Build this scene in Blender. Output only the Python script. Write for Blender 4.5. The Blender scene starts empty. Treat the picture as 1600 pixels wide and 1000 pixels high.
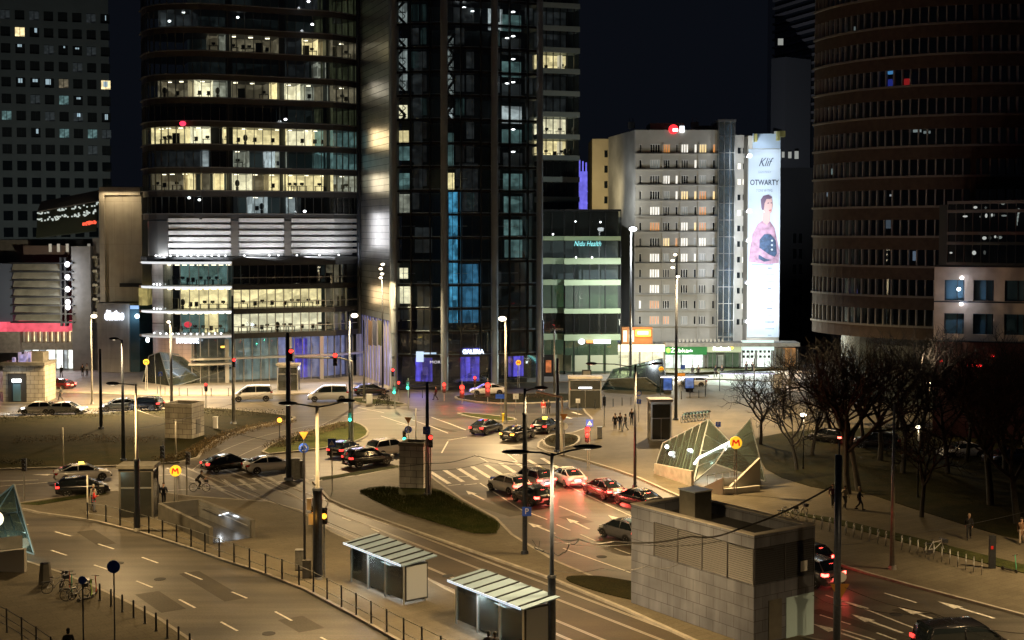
import bpy, math, random
from mathutils import Vector, Matrix
R = math.radians
rnd = random.Random(7)
# ------------------------------------------------------------------ camera
CAM_H, FPX, HOR = 21.5, 2100.0, 361.0
PITCH = R(2.5)
Y0 = HOR + FPX * math.tan(PITCH)
sc = bpy.context.scene
col = sc.collection
cam_d = bpy.data.cameras.new("camera")
cam_d.sensor_width = 36.0
cam_d.lens = 36.0 * FPX / 1600.0
cam_d.shift_y = (Y0 - 500.0) / 1600.0
cam_d.clip_start = 0.5
cam_d.clip_end = 3000
cam = bpy.data.objects.new("camera", cam_d)
col.objects.link(cam)
cam.location = (0, 0, CAM_H)
cam.rotation_euler = (math.pi / 2 - PITCH, 0, 0)
sc.camera = cam
# ------------------------------------------------------------------ world and exposure
w = bpy.data.worlds.new("World")
sc.world = w
w.use_nodes = True
nt = w.node_tree
bg = nt.nodes['Background']
sky = nt.nodes.new('ShaderNodeTexSky')
sky.sky_type = 'NISHITA'
sky.sun_disc = False
sky.sun_elevation = R(-7.0)
sky.sun_rotation = R(200)
mx = nt.nodes.new('ShaderNodeMixRGB')
mx.blend_type = 'ADD'
mx.inputs[0].default_value = 1.0
mx.inputs[2].default_value = (0.029, 0.037, 0.060, 1)
nt.links.new(sky.outputs[0], mx.inputs[1])
nt.links.new(mx.outputs[0], bg.inputs[0])
bg.inputs[1].default_value = 0.1
sc.view_settings.view_transform = 'Standard'
sc.view_settings.look = 'None'
sc.view_settings.exposure = 0.0
sc.view_settings.gamma = 1.0
sc.cycles.use_denoising = True
sc.cycles.sample_clamp_indirect = 4.0
sc.cycles.sample_clamp_direct = 12.0
sc.cycles.max_bounces = 6
sc.cycles.transparent_max_bounces = 12
sc.cycles.caustics_reflective = False
sc.cycles.caustics_refractive = False
GLOW = 3.35   # one factor on every street lamp

# ------------------------------------------------------------------ picking points from the picture's perspective
def ray(px, py):
    a = (px - 800.0) / FPX
    b = (Y0 - py) / FPX
    return Vector((a, math.cos(PITCH) + b * math.sin(PITCH), -math.sin(PITCH) + b * math.cos(PITCH)))
def G(px, py, z=0.0):
    d = ray(px, py)
    t = (z - CAM_H) / d.z
    return Vector((d.x * t, d.y * t, z))
def P(px, py, D):
    d = ray(px, py)
    t = D / d.y
    return Vector((d.x * t, D, CAM_H + d.z * t))
def depth(py):
    return G(800, py).y
def ztop(px, py, D):
    return P(px, py, D).z

# ------------------------------------------------------------------ mesh builder
SPLIT = {'uplight', 'wall_lamp', 'terrace_lamp', 'red_lamp', 'ceiling_lamp', 'office_lamp', 'lit_window', 'rear_window', 'window', 'roof_letter', 'window_poster', 'printed_ornament', 'scaffold_bracket', 'antenna', 'shop_panel', 'wall_vent', 'pilaster', 'downpipe', 'printed_line'}
class MB:
    def __init__(s):
        s.v = []; s.f = []; s.m = []; s.mi = 0; s.smooth = []
        s.sm = False
    def add(s, vs, fs):
        o = len(s.v)
        s.v += [tuple(p) for p in vs]
        for f in fs:
            s.f.append([i + o for i in f]); s.m.append(s.mi); s.smooth.append(s.sm)
        return s
    def box(s, x0, x1, y0, y1, z0, z1, rot=0.0, piv=None, M=None):
        vs = [Vector((x, y, z)) for z in (z0, z1) for y in (y0, y1) for x in (x0, x1)]
        if rot:
            if piv is None: piv = ((x0 + x1) / 2, (y0 + y1) / 2)
            c, sn = math.cos(rot), math.sin(rot)
            vs = [Vector((piv[0] + (p.x - piv[0]) * c - (p.y - piv[1]) * sn, piv[1] + (p.x - piv[0]) * sn + (p.y - piv[1]) * c, p.z)) for p in vs]
        if M is not None: vs = [M @ p for p in vs]
        return s.add(vs, [(0, 2, 3, 1), (4, 5, 7, 6), (0, 1, 5, 4), (2, 6, 7, 3), (0, 4, 6, 2), (1, 3, 7, 5)])
    def bar(s, a, b, w, h=None, up=Vector((0, 0, 1))):
        a = Vector(a); b = Vector(b); h = h or w
        d = (b - a)
        if d.length < 1e-6: return s
        d.normalize()
        if abs(d.dot(up)) > .98: up = Vector((0, 1, 0))
        r = d.cross(up).normalized(); u = r.cross(d)
        vs = []
        for p in (a, b):
            for i, j in ((-1, -1), (1, -1), (1, 1), (-1, 1)):
                vs.append(p + r * (i * w / 2) + u * (j * h / 2))
        return s.add(vs, [(0, 1, 2, 3), (7, 6, 5, 4), (0, 4, 5, 1), (1, 5, 6, 2), (2, 6, 7, 3), (3, 7, 4, 0)])
    def cyl(s, a, b, r0, r1=None, n=10, cap=True):
        a = Vector(a); b = Vector(b); r1 = r0 if r1 is None else r1
        d = (b - a)
        if d.length < 1e-6: return s
        d.normalize()
        up = Vector((0, 0, 1)) if abs(d.z) < .98 else Vector((1, 0, 0))
        r = d.cross(up).normalized(); u = r.cross(d)
        vs = []
        for p, rr in ((a, r0), (b, r1)):
            for i in range(n):
                t = 2 * math.pi * i / n
                vs.append(p + (r * math.cos(t) + u * math.sin(t)) * rr)
        fs = [(i, (i + 1) % n, n + (i + 1) % n, n + i) for i in range(n)]
        if cap: fs += [tuple(range(n))[::-1], tuple(range(n, 2 * n))]
        return s.add(vs, fs)
    def tube(s, pts, r, n=6):
        for i in range(len(pts) - 1): s.cyl(pts[i], pts[i + 1], r, r, n)
        return s
    def poly(s, pts):
        return s.add(pts, [tuple(range(len(pts)))])
    def prism(s, pts, z0, z1):
        n = len(pts)
        ar = sum(pts[i][0] * pts[(i + 1) % n][1] - pts[(i + 1) % n][0] * pts[i][1] for i in range(n))
        if ar < 0: pts = pts[::-1]
        vs = [(p[0], p[1], z0) for p in pts] + [(p[0], p[1], z1) for p in pts]
        fs = [tuple(range(n))[::-1], tuple(range(n, 2 * n))] + [(i, (i + 1) % n, n + (i + 1) % n, n + i) for i in range(n)]
        return s.add(vs, fs)
    def plate(s, pts, t, nrm=None):
        pts = [Vector(p) for p in pts]; n = len(pts)
        if nrm is None: nrm = (pts[1] - pts[0]).cross(pts[2] - pts[0]).normalized()
        vs = [p + nrm * t / 2 for p in pts] + [p - nrm * t / 2 for p in pts]
        return s.add(vs, [tuple(range(n)), tuple(range(n, 2 * n))[::-1]] + [((i + 1) % n, i, n + i, n + (i + 1) % n) for i in range(n)])
    def ell(s, c, rx, ry, rz, n=12, m=8, M=None):
        vs = []; fs = []
        for j in range(m + 1):
            th = math.pi * j / m
            for i in range(n):
                ph = 2 * math.pi * i / n
                p = Vector((rx * math.sin(th) * math.cos(ph), ry * math.sin(th) * math.sin(ph), rz * math.cos(th)))
                if M is not None: p = M @ p
                vs.append(Vector(c) + p)
        for j in range(m):
            for i in range(n):
                fs.append((j * n + i, (j + 1) * n + i, (j + 1) * n + (i + 1) % n, j * n + (i + 1) % n))
        return s.add(vs, fs)
    def lathe(s, prof, c=(0, 0, 0), n=16, axis='z'):
        vs = []; fs = []
        for (r, z) in prof:
            for i in range(n):
                t = 2 * math.pi * i / n
                if axis == 'z': p = (c[0] + r * math.cos(t), c[1] + r * math.sin(t), c[2] + z)
                else: p = (c[0] + r * math.cos(t), c[1] + z, c[2] + r * math.sin(t))
                vs.append(p)
        k = len(prof)
        for j in range(k - 1):
            for i in range(n):
                q = (j * n + i, j * n + (i + 1) % n, (j + 1) * n + (i + 1) % n, (j + 1) * n + i)
                fs.append(q if axis == 'z' else q[::-1])
        return s.add(vs, fs)
    def split(s):
        par = list(range(len(s.v)))
        def find(i):
            while par[i] != i: par[i] = par[par[i]]; i = par[i]
            return i
        for f in s.f:
            r = find(f[0])
            for i in f[1:]: par[find(i)] = r
        comps = {}
        for k, f in enumerate(s.f): comps.setdefault(find(f[0]), []).append(k)
        out = []
        for ks in comps.values():
            q = MB(); idx = {}
            for k in ks:
                for i in s.f[k]:
                    if i not in idx: idx[i] = len(q.v); q.v.append(s.v[i])
                q.f.append([idx[i] for i in s.f[k]]); q.m.append(s.m[k]); q.smooth.append(s.smooth[k])
            out.append(q)
        return out
    def build(s, name, mats, parent=None, loc=None):
        if parent and name in SPLIT and len(s.f) > 5:
            ps = s.split()
            if len(ps) > 1: return [p.build(name, mats, parent, loc) for p in ps][0]
        me = bpy.data.meshes.new(name)
        me.from_pydata(s.v, [], s.f)
        if not isinstance(mats, (list, tuple)): mats = [mats]
        for m in mats: me.materials.append(m)
        me.polygons.foreach_set('material_index', s.m)
        me.polygons.foreach_set('use_smooth', s.smooth)
        me.update()
        o = bpy.data.objects.new(name, me)
        col.objects.link(o)
        if parent: o.parent = parent
        if loc is not None: o.location = loc
        return o

def tag(o, label=None, cat=None, group=None, kind=None):
    if label: o['label'] = label
    if cat: o['category'] = cat
    if group: o['group'] = group
    if kind: o['kind'] = kind
    return o
def thing(name, label, cat, loc=(0, 0, 0), rz=0.0, group=None):
    o = bpy.data.objects.new(name, None)
    o.empty_display_size = .2
    col.objects.link(o)
    o.location = loc; o.rotation_euler = (0, 0, rz)
    return tag(o, label, cat, group)
def kids(o): return [c for c in bpy.data.objects if c.parent == o]
KIDS = {}
def copy_tree(o, parent=None):
    c = o.copy(); col.objects.link(c)
    if parent: c.parent = parent
    if o not in KIDS: KIDS[o] = kids(o)
    for ch in KIDS[o]: copy_tree(ch, c)
    return c
def setmat(o, m, i=0):
    o.material_slots[i].link = 'OBJECT'; o.material_slots[i].material = m

# ------------------------------------------------------------------ materials
def srgb(r, g, b):
    f = lambda c: (c / 255.0 / 12.92) if c / 255.0 <= .04045 else ((c / 255.0 + .055) / 1.055) ** 2.4
    return (f(r), f(g), f(b), 1)
def mat(name, c, rough=.6, metal=0.0, noise=0.0, nscale=1.0, bump=0.0, bscale=20.0, coat=0.0, spec=None):
    m = bpy.data.materials.new(name); m.use_nodes = True
    n = m.node_tree; b = n.nodes['Principled BSDF']
    b.inputs['Base Color'].default_value = (c[0], c[1], c[2], 1)
    b.inputs['Roughness'].default_value = rough
    b.inputs['Metallic'].default_value = metal
    if coat: b.inputs['Coat Weight'].default_value = coat; b.inputs['Coat Roughness'].default_value = .05
    if spec is not None: b.inputs['Specular IOR Level'].default_value = spec
    if noise or bump:
        tc = n.nodes.new('ShaderNodeTexCoord')
    if noise:
        a = n.nodes.new('ShaderNodeTexNoise'); a.inputs['Scale'].default_value = nscale; a.inputs['Detail'].default_value = 6
        n.links.new(tc.outputs['Object'], a.inputs['Vector'])
        r = n.nodes.new('ShaderNodeMapRange'); r.inputs['From Min'].default_value = .3; r.inputs['From Max'].default_value = .7
        r.inputs['To Min'].default_value = 1 - noise; r.inputs['To Max'].default_value = 1 + noise
        n.links.new(a.outputs['Fac'], r.inputs['Value'])
        x = n.nodes.new('ShaderNodeVectorMath'); x.operation = 'SCALE'
        x.inputs[0].default_value = (c[0], c[1], c[2])
        n.links.new(r.outputs[0], x.inputs['Scale']); n.links.new(x.outputs[0], b.inputs['Base Color'])
    if bump:
        a = n.nodes.new('ShaderNodeTexNoise'); a.inputs['Scale'].default_value = bscale; a.inputs['Detail'].default_value = 4
        n.links.new(tc.outputs['Object'], a.inputs['Vector'])
        q = n.nodes.new('ShaderNodeBump'); q.inputs['Strength'].default_value = bump; q.inputs['Distance'].default_value = .05
        n.links.new(a.outputs['Fac'], q.inputs['Height']); n.links.new(q.outputs[0], b.inputs['Normal'])
    return m
def emit(name, c, s=1.0, light=False):
    m = bpy.data.materials.new(name); m.use_nodes = True
    n = m.node_tree; b = n.nodes['Principled BSDF']
    b.inputs['Base Color'].default_value = (c[0] * .5, c[1] * .5, c[2] * .5, 1)
    b.inputs['Emission Color'].default_value = (c[0], c[1], c[2], 1)
    b.inputs['Emission Strength'].default_value = s
    b.inputs['Roughness'].default_value = .5
    m.cycles.emission_sampling = 'FRONT_BACK' if light else 'NONE'
    return m
def brickmat(name, c1, c2, mortar, sx, sz, rough=.6, mort=.012, off=.5, metal=0.0, noise=.12, axis='XZ'):
    """panels in a running grid laid over an upright face (object space x+y across, z up)"""
    m = bpy.data.materials.new(name); m.use_nodes = True
    n = m.node_tree; b = n.nodes['Principled BSDF']
    tc = n.nodes.new('ShaderNodeTexCoord'); sep = n.nodes.new('ShaderNodeSeparateXYZ'); cmb = n.nodes.new('ShaderNodeCombineXYZ')
    n.links.new(tc.outputs['Object'], sep.inputs[0])
    if axis == 'XZ':
        ad = n.nodes.new('ShaderNodeMath'); ad.operation = 'ADD'
        n.links.new(sep.outputs[0], ad.inputs[0]); n.links.new(sep.outputs[1], ad.inputs[1])
        n.links.new(ad.outputs[0], cmb.inputs[0]); n.links.new(sep.outputs[2], cmb.inputs[1])
    else:
        n.links.new(sep.outputs[0], cmb.inputs[0]); n.links.new(sep.outputs[1], cmb.inputs[1])
    br = n.nodes.new('ShaderNodeTexBrick')
    br.inputs['Scale'].default_value = 1
    br.inputs['Brick Width'].default_value = sx; br.inputs['Row Height'].default_value = sz
    br.inputs['Mortar Size'].default_value = mort; br.offset = off
    br.inputs['Color1'].default_value = (*c1[:3], 1); br.inputs['Color2'].default_value = (*c2[:3], 1); br.inputs['Mortar'].default_value = (*mortar[:3], 1)
    n.links.new(cmb.outputs[0], br.inputs['Vector'])
    a = n.nodes.new('ShaderNodeTexNoise'); a.inputs['Scale'].default_value = .7; a.inputs['Detail'].default_value = 6
    n.links.new(tc.outputs['Object'], a.inputs['Vector'])
    r = n.nodes.new('ShaderNodeMapRange'); r.inputs['From Min'].default_value = .3; r.inputs['From Max'].default_value = .7
    r.inputs['To Min'].default_value = 1 - noise; r.inputs['To Max'].default_value = 1 + noise
    n.links.new(a.outputs['Fac'], r.inputs['Value'])
    x = n.nodes.new('ShaderNodeVectorMath'); x.operation = 'SCALE'
    mp = n.nodes.new('ShaderNodeMapping'); mp.inputs['Scale'].default_value = (1.6, 1.6, .16); n.links.new(tc.outputs['Object'], mp.inputs[0])
    st = n.nodes.new('ShaderNodeTexNoise'); st.inputs['Scale'].default_value = 1; st.inputs['Detail'].default_value = 5; n.links.new(mp.outputs[0], st.inputs['Vector'])
    r2 = n.nodes.new('ShaderNodeMapRange'); r2.inputs['From Min'].default_value = .3; r2.inputs['From Max'].default_value = .7; r2.inputs['To Min'].default_value = 1 - noise * 1.6; r2.inputs['To Max'].default_value = 1 + noise * .6
    n.links.new(st.outputs['Fac'], r2.inputs['Value']); mu = n.nodes.new('ShaderNodeMath'); mu.operation = 'MULTIPLY'; n.links.new(r.outputs[0], mu.inputs[0]); n.links.new(r2.outputs[0], mu.inputs[1])
    n.links.new(br.outputs['Color'], x.inputs[0]); n.links.new(mu.outputs[0], x.inputs['Scale'])
    n.links.new(x.outputs[0], b.inputs['Base Color'])
    b.inputs['Roughness'].default_value = rough; b.inputs['Metallic'].default_value = metal
    return m
def glassmat(name, tint=(.6, .7, .7), gloss=.12, rough=.03, haze=0.0):
    m = bpy.data.materials.new(name); m.use_nodes = True
    n = m.node_tree; n.nodes.remove(n.nodes['Principled BSDF'])
    out = n.nodes['Material Output']
    t = n.nodes.new('ShaderNodeBsdfTransparent'); t.inputs[0].default_value = (*tint, 1)
    g = n.nodes.new('ShaderNodeBsdfGlossy'); g.inputs['Roughness'].default_value = rough; g.inputs[0].default_value = (.8, .85, .85, 1)
    f = n.nodes.new('ShaderNodeFresnel'); f.inputs[0].default_value = 1.5
    ad = n.nodes.new('ShaderNodeMath'); ad.operation = 'ADD'; ad.use_clamp = True; ad.inputs[1].default_value = gloss
    n.links.new(f.outputs[0], ad.inputs[0])
    mix = n.nodes.new('ShaderNodeMixShader')
    n.links.new(ad.outputs[0], mix.inputs[0]); n.links.new(t.outputs[0], mix.inputs[1]); n.links.new(g.outputs[0], mix.inputs[2])
    last = mix
    if haze:  # diffuse share added so the glass catches lamp light as haze
        d = n.nodes.new('ShaderNodeBsdfDiffuse'); d.inputs[0].default_value = (.45, .5, .46, 1)
        mm = n.nodes.new('ShaderNodeMixShader'); mm.inputs[0].default_value = haze
        n.links.new(last.outputs[0], mm.inputs[1]); n.links.new(d.outputs[0], mm.inputs[2]); last = mm
    n.links.new(last.outputs[0], out.inputs[0])
    return m
def roommat(name, c, s, vary=.5, scale=(.35, .35, .9), dark=.25):
    """lit back wall of a room: blocks of brighter and dimmer wall, doors and shelves"""
    m = bpy.data.materials.new(name); m.use_nodes = True
    n = m.node_tree; b = n.nodes['Principled BSDF']
    tc = n.nodes.new('ShaderNodeTexCoord'); mp = n.nodes.new('ShaderNodeMapping'); mp.inputs['Scale'].default_value = scale
    n.links.new(tc.outputs['Object'], mp.inputs[0])
    v = n.nodes.new('ShaderNodeTexVoronoi'); v.distance = 'CHEBYCHEV'; v.inputs['Scale'].default_value = 1
    n.links.new(mp.outputs[0], v.inputs['Vector'])
    se = n.nodes.new('ShaderNodeSeparateColor'); n.links.new(v.outputs['Color'], se.inputs[0])
    no = n.nodes.new('ShaderNodeTexNoise'); no.inputs['Scale'].default_value = 1.3; no.inputs['Detail'].default_value = 5
    n.links.new(tc.outputs['Object'], no.inputs['Vector'])
    r = n.nodes.new('ShaderNodeMapRange'); r.inputs['To Min'].default_value = dark; r.inputs['To Max'].default_value = 1.0
    n.links.new(se.outputs[0], r.inputs['Value'])
    r2 = n.nodes.new('ShaderNodeMapRange'); r2.inputs['From Min'].default_value = .3; r2.inputs['From Max'].default_value = .7; r2.inputs['To Min'].default_value = 1 - vary; r2.inputs['To Max'].default_value = 1 + vary * .5
    n.links.new(no.outputs['Fac'], r2.inputs['Value'])
    mu = n.nodes.new('ShaderNodeMath'); mu.operation = 'MULTIPLY'
    n.links.new(r.outputs[0], mu.inputs[0]); n.links.new(r2.outputs[0], mu.inputs[1])
    mu2 = n.nodes.new('ShaderNodeMath'); mu2.operation = 'MULTIPLY'; mu2.inputs[1].default_value = s
    n.links.new(mu.outputs[0], mu2.inputs[0])
    b.inputs['Base Color'].default_value = (*[k * .3 for k in c[:3]], 1)
    b.inputs['Emission Color'].default_value = (*c[:3], 1)
    n.links.new(mu2.outputs[0], b.inputs['Emission Strength'])
    m.cycles.emission_sampling = 'NONE'
    return m
def groundmat(name, c1, c2, rough, scale, bump=.3, stain=.25, brick=None, streak=0):
    m = bpy.data.materials.new(name); m.use_nodes = True
    n = m.node_tree; b = n.nodes['Principled BSDF']
    tc = n.nodes.new('ShaderNodeTexCoord')
    a = n.nodes.new('ShaderNodeTexNoise'); a.inputs['Scale'].default_value = scale; a.inputs['Detail'].default_value = 8; a.inputs['Roughness'].default_value = .62
    n.links.new(tc.outputs['Object'], a.inputs['Vector'])
    cr = n.nodes.new('ShaderNodeValToRGB'); cr.color_ramp.elements[0].position = .32; cr.color_ramp.elements[1].position = .68
    cr.color_ramp.elements[0].color = (*c1[:3], 1); cr.color_ramp.elements[1].color = (*c2[:3], 1)
    n.links.new(a.outputs['Fac'], cr.inputs[0])
    s2 = n.nodes.new('ShaderNodeTexNoise'); s2.inputs['Scale'].default_value = 9.0; s2.inputs['Detail'].default_value = 3
    n.links.new(tc.outputs['Object'], s2.inputs['Vector'])
    r = n.nodes.new('ShaderNodeMapRange'); r.inputs['From Min'].default_value = .3; r.inputs['From Max'].default_value = .7; r.inputs['To Min'].default_value = 1 - stain; r.inputs['To Max'].default_value = 1 + stain
    n.links.new(s2.outputs['Fac'], r.inputs['Value'])
    x = n.nodes.new('ShaderNodeVectorMath'); x.operation = 'SCALE'
    n.links.new(cr.outputs[0], x.inputs[0]); n.links.new(r.outputs[0], x.inputs['Scale'])
    if streak:
        mp = n.nodes.new('ShaderNodeMapping'); mp.inputs['Rotation'].default_value = (0, 0, R(55.4)); mp.inputs['Scale'].default_value = (.05, .9, 1); n.links.new(tc.outputs['Object'], mp.inputs[0])
        s3 = n.nodes.new('ShaderNodeTexNoise'); s3.inputs['Scale'].default_value = 1.0; s3.inputs['Detail'].default_value = 4; n.links.new(mp.outputs[0], s3.inputs['Vector'])
        s4 = n.nodes.new('ShaderNodeTexVoronoi'); s4.distance = 'CHEBYCHEV'; s4.inputs['Scale'].default_value = .16; n.links.new(mp.outputs[0], s4.inputs['Vector']); s4.inputs['Scale'].default_value = .5
        sc4 = n.nodes.new('ShaderNodeSeparateColor'); n.links.new(s4.outputs['Color'], sc4.inputs[0])
        ma = n.nodes.new('ShaderNodeMath'); ma.operation = 'MULTIPLY_ADD'; ma.inputs[1].default_value = streak * .5; n.links.new(sc4.outputs[0], ma.inputs[0])
        r3 = n.nodes.new('ShaderNodeMapRange'); r3.inputs['From Min'].default_value = .35; r3.inputs['From Max'].default_value = .65; r3.inputs['To Min'].default_value = 1 - streak * 1.2; r3.inputs['To Max'].default_value = 1 + streak * .8
        n.links.new(s3.outputs['Fac'], r3.inputs['Value']); n.links.new(r3.outputs[0], ma.inputs[2])
        x3 = n.nodes.new('ShaderNodeVectorMath'); x3.operation = 'SCALE'; n.links.new(x.outputs[0], x3.inputs[0]); n.links.new(ma.outputs[0], x3.inputs['Scale']); x = x3
    last = x.outputs[0]
    if brick:
        mp = n.nodes.new('ShaderNodeMapping'); mp.inputs['Rotation'].default_value = (0, 0, R(-34.6)); n.links.new(tc.outputs['Object'], mp.inputs[0])
        br = n.nodes.new('ShaderNodeTexBrick'); br.inputs['Scale'].default_value = 1; br.inputs['Brick Width'].default_value = brick; br.inputs['Row Height'].default_value = brick * .5
        br.inputs['Mortar Size'].default_value = .02
        br.inputs['Color1'].default_value = (1, 1, 1, 1); br.inputs['Color2'].default_value = (.82, .82, .82, 1); br.inputs['Mortar'].default_value = (.55, .55, .55, 1)
        n.links.new(mp.outputs[0], br.inputs['Vector'])
        mm = n.nodes.new('ShaderNodeMixRGB'); mm.blend_type = 'MULTIPLY'; mm.inputs[0].default_value = .8
        n.links.new(last, mm.inputs[1]); n.links.new(br.outputs['Color'], mm.inputs[2]); last = mm.outputs[0]
    n.links.new(last, b.inputs['Base Color'])
    b.inputs['Roughness'].default_value = rough; b.inputs['Specular IOR Level'].default_value = .35 if streak else (.05 if rough > .9 else .12)
    q = n.nodes.new('ShaderNodeBump'); q.inputs['Strength'].default_value = bump; q.inputs['Distance'].default_value = .03
    n.links.new(s2.outputs['Fac'], q.inputs['Height']); n.links.new(q.outputs[0], b.inputs['Normal'])
    return m

WARM = srgb(255, 226, 150)
M = dict(
    asphalt=groundmat('asphalt', (.044, .040, .032), (.076, .067, .052), .5, .18, stain=.25, streak=.34),
    asphalt_new=groundmat('asphalt_tram', (.034, .027, .018), (.056, .044, .030), .5, .25, stain=.25, streak=.2),
    paving=groundmat('paving', (.085, .074, .052), (.135, .118, .084), .7, .22, stain=.16, brick=1.2),
    plaza=groundmat('plaza', (.20, .19, .17), (.30, .285, .26), .6, .2, stain=.08, brick=2.4),
    grass=groundmat('grass', (.020, .028, .008), (.048, .050, .018), .95, .8, bump=1, stain=.5),
    earth=groundmat('earth', (.010, .012, .004), (.026, .022, .008), .95, .5, bump=1, stain=.5),
    hedge=mat('hedge_leaf', (.016, .013, .007), .9, noise=.6, nscale=3),
    kerb=mat('kerb_stone', (.26, .24, .20), .7, noise=.2, nscale=2),
    paint=mat('road_paint', (.62, .60, .54), .6, noise=.35, nscale=5),
    paint_worn=mat('worn_paint', (.22, .21, .19), .7, noise=.5, nscale=4),
    rail=mat('rail_steel', (.34, .31, .27), .35, .4),
    stone=brickmat('stone_cladding', (.125, .134, .165), (.10, .108, .135), (.032, .034, .038), 1.05, .62, .5, mort=.016, noise=.2),
    stone_small=brickmat('stone_blocks', (.30, .28, .23), (.24, .22, .18), (.08, .07, .05), 1.0, .55, .65, mort=.025, noise=.2),
    louvre=mat('louvre_metal', (.075, .075, .08), .5, .2),
    dark=mat('dark_cavity', (.012, .012, .012), .9),
    steel_dark=mat('dark_steel', (.045, .05, .06), .4, .6, noise=.2, nscale=6),
    steel_blue=mat('blue_grey_pole', (.07, .085, .12), .4, .5, noise=.2, nscale=6),
    galv=mat('galvanised', (.30, .30, .28), .4, .7, noise=.2, nscale=5),
    white_pole=mat('white_pole', (.6, .57, .48), .45),
    black=mat('black_paint', (.012, .012, .013), .35),
    rubber=mat('rubber', (.015, .015, .015), .8),
    alu=mat('aluminium', (.62, .62, .60), .28, .9),
    conc=mat('concrete', (.30, .28, .24), .7, noise=.25, nscale=1.5),
    conc_dark=mat('dark_concrete', (.10, .095, .08), .6, noise=.25, nscale=1.5),
    glass=glassmat('clear_glass', (.82, .88, .86), .05, haze=.04),
    glass_green=glassmat('canopy_glass', (.42, .52, .47), .10, .05, haze=.045),
    glass_tower=glassmat('tower_glass', (.68, .74, .72), .07, .02, haze=.02),
    glass_dark=mat('dark_glass', (.012, .016, .018), .04, spec=.9),
    glass_blue=mat('blue_glass', (.05, .10, .13), .06, spec=.9),
    frame_dark=mat('dark_frame', (.03, .032, .034), .4, .5),
    frame_grey=mat('grey_frame', (.30, .30, .29), .35, .6),
    white=mat('white_plaster', (.68, .67, .63), .7, noise=.1, nscale=.5),
    plaster=mat('grey_plaster', (.44, .42, .37), .8, noise=.12, nscale=.4),
    plaster_warm=mat('yellow_plaster', (.55, .46, .28), .8, noise=.1, nscale=.4),
    l_warm=emit('warm_bulb', (1, .86, .6), 6),
    l_white=emit('white_bulb', (.93, .97, 1), 6),
    l_red=emit('red_lens', (1, .03, .02), 5),
    l_red_soft=emit('red_lens_soft', (1, .06, .04), 1.6),
    l_green=emit('green_lens', (.05, 1, .62), 4),
    l_amber=emit('amber_lens', (1, .38, .03), 4),
    lens_off=mat('dark_lens', (.03, .02, .02), .3),
    blue_sign=mat('blue_sign_face', (.03, .10, .62), .4),
    yellow_sign=mat('yellow_sign_face', (.33, .15, .02), .5),
    white_sign=mat('white_sign_face', (.75, .75, .73), .4),
    red_sign=mat('red_sign_face', (.55, .02, .02), .4),
    bark=mat('bark', (.024, .021, .016), .9, noise=.4, nscale=8),
    twig=mat('twig', (.020, .017, .013), .9),
    skin=mat('skin', (.45, .27, .19), .6),
)
# ------------------------------------------------------------------ lights
def lamp_spot(parent, p, power, color=(1, .665, .30), ang=150, blend=.6, size=.25, aim=None, name='lamp_light'):
    l = bpy.data.lights.new(name, 'SPOT')
    l.energy = power * GLOW; l.color = color; l.spot_size = R(ang); l.spot_blend = blend; l.shadow_soft_size = size
    o = bpy.data.objects.new(name, l); col.objects.link(o)
    o.location = p
    if aim is not None: o.rotation_euler = (Vector(aim) - Vector(p)).to_track_quat('-Z', 'Y').to_euler()
    if parent:
        o.parent = parent; o.matrix_parent_inverse = Matrix.LocRotScale(parent.location, parent.rotation_euler, None).inverted()
    return o
def lamp_area(p, aim, power, color, sx, sy, name='sign_light'):
    l = bpy.data.lights.new(name, 'AREA'); l.shape = 'RECTANGLE'; l.size = sx; l.size_y = sy; l.energy = power; l.color = color
    o = bpy.data.objects.new(name, l); col.objects.link(o)
    o.location = p; o.rotation_euler = (Vector(aim) - Vector(p)).to_track_quat('-Z', 'Y').to_euler()
    return o
def lamp_point(p, power, color, size=.1, name='bulb_light'):
    l = bpy.data.lights.new(name, 'POINT'); l.energy = power; l.color = color; l.shadow_soft_size = size
    o = bpy.data.objects.new(name, l); col.objects.link(o); o.location = p
    return o

# ------------------------------------------------------------------ ground
def struct(o): o['kind'] = 'structure'; return o
mb = MB(); mb.add([(-900, -60, 0), (900, -60, 0), (900, 1500, 0), (-900, 1500, 0)], [(0, 1, 2, 3)])
struct(mb.build('ground', M['asphalt']))
def gp(pts, z=0): return [G(x, y, z) for x, y in pts]
def smooth_poly(pts, it=2):
    for _ in range(it):
        q = []
        n = len(pts)
        for i in range(n):
            a = Vector(pts[i]); b = Vector(pts[(i + 1) % n])
            q += [a * .75 + b * .25, a * .25 + b * .75]
        pts = q
    return pts
def tri_top(mb_, pts, z0, z1):
    """raised slab from a simple polygon, top triangulated"""
    from mathutils.geometry import tessellate_polygon
    n = len(pts)
    vs = [Vector((p[0], p[1], z0)) for p in pts] + [Vector((p[0], p[1], z1)) for p in pts]
    tris = tessellate_polygon([[Vector((p[0], p[1], 0)) for p in pts]])
    fs = []
    for t in tris:
        a, b, c = [vs[i] for i in t]
        k = (b - a).cross(c - a).z
        t = tuple(t) if k > 0 else tuple(t)[::-1]
        fs.append(tuple(i + n for i in t))
    ar = sum(pts[i][0] * pts[(i + 1) % n][1] - pts[(i + 1) % n][0] * pts[i][1] for i in range(n))
    for i in range(n):
        j = (i + 1) % n
        fs.append((i, j, n + j, n + i) if ar > 0 else (j, i, n + i, n + j))
    mb_.add(vs, fs)
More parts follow.
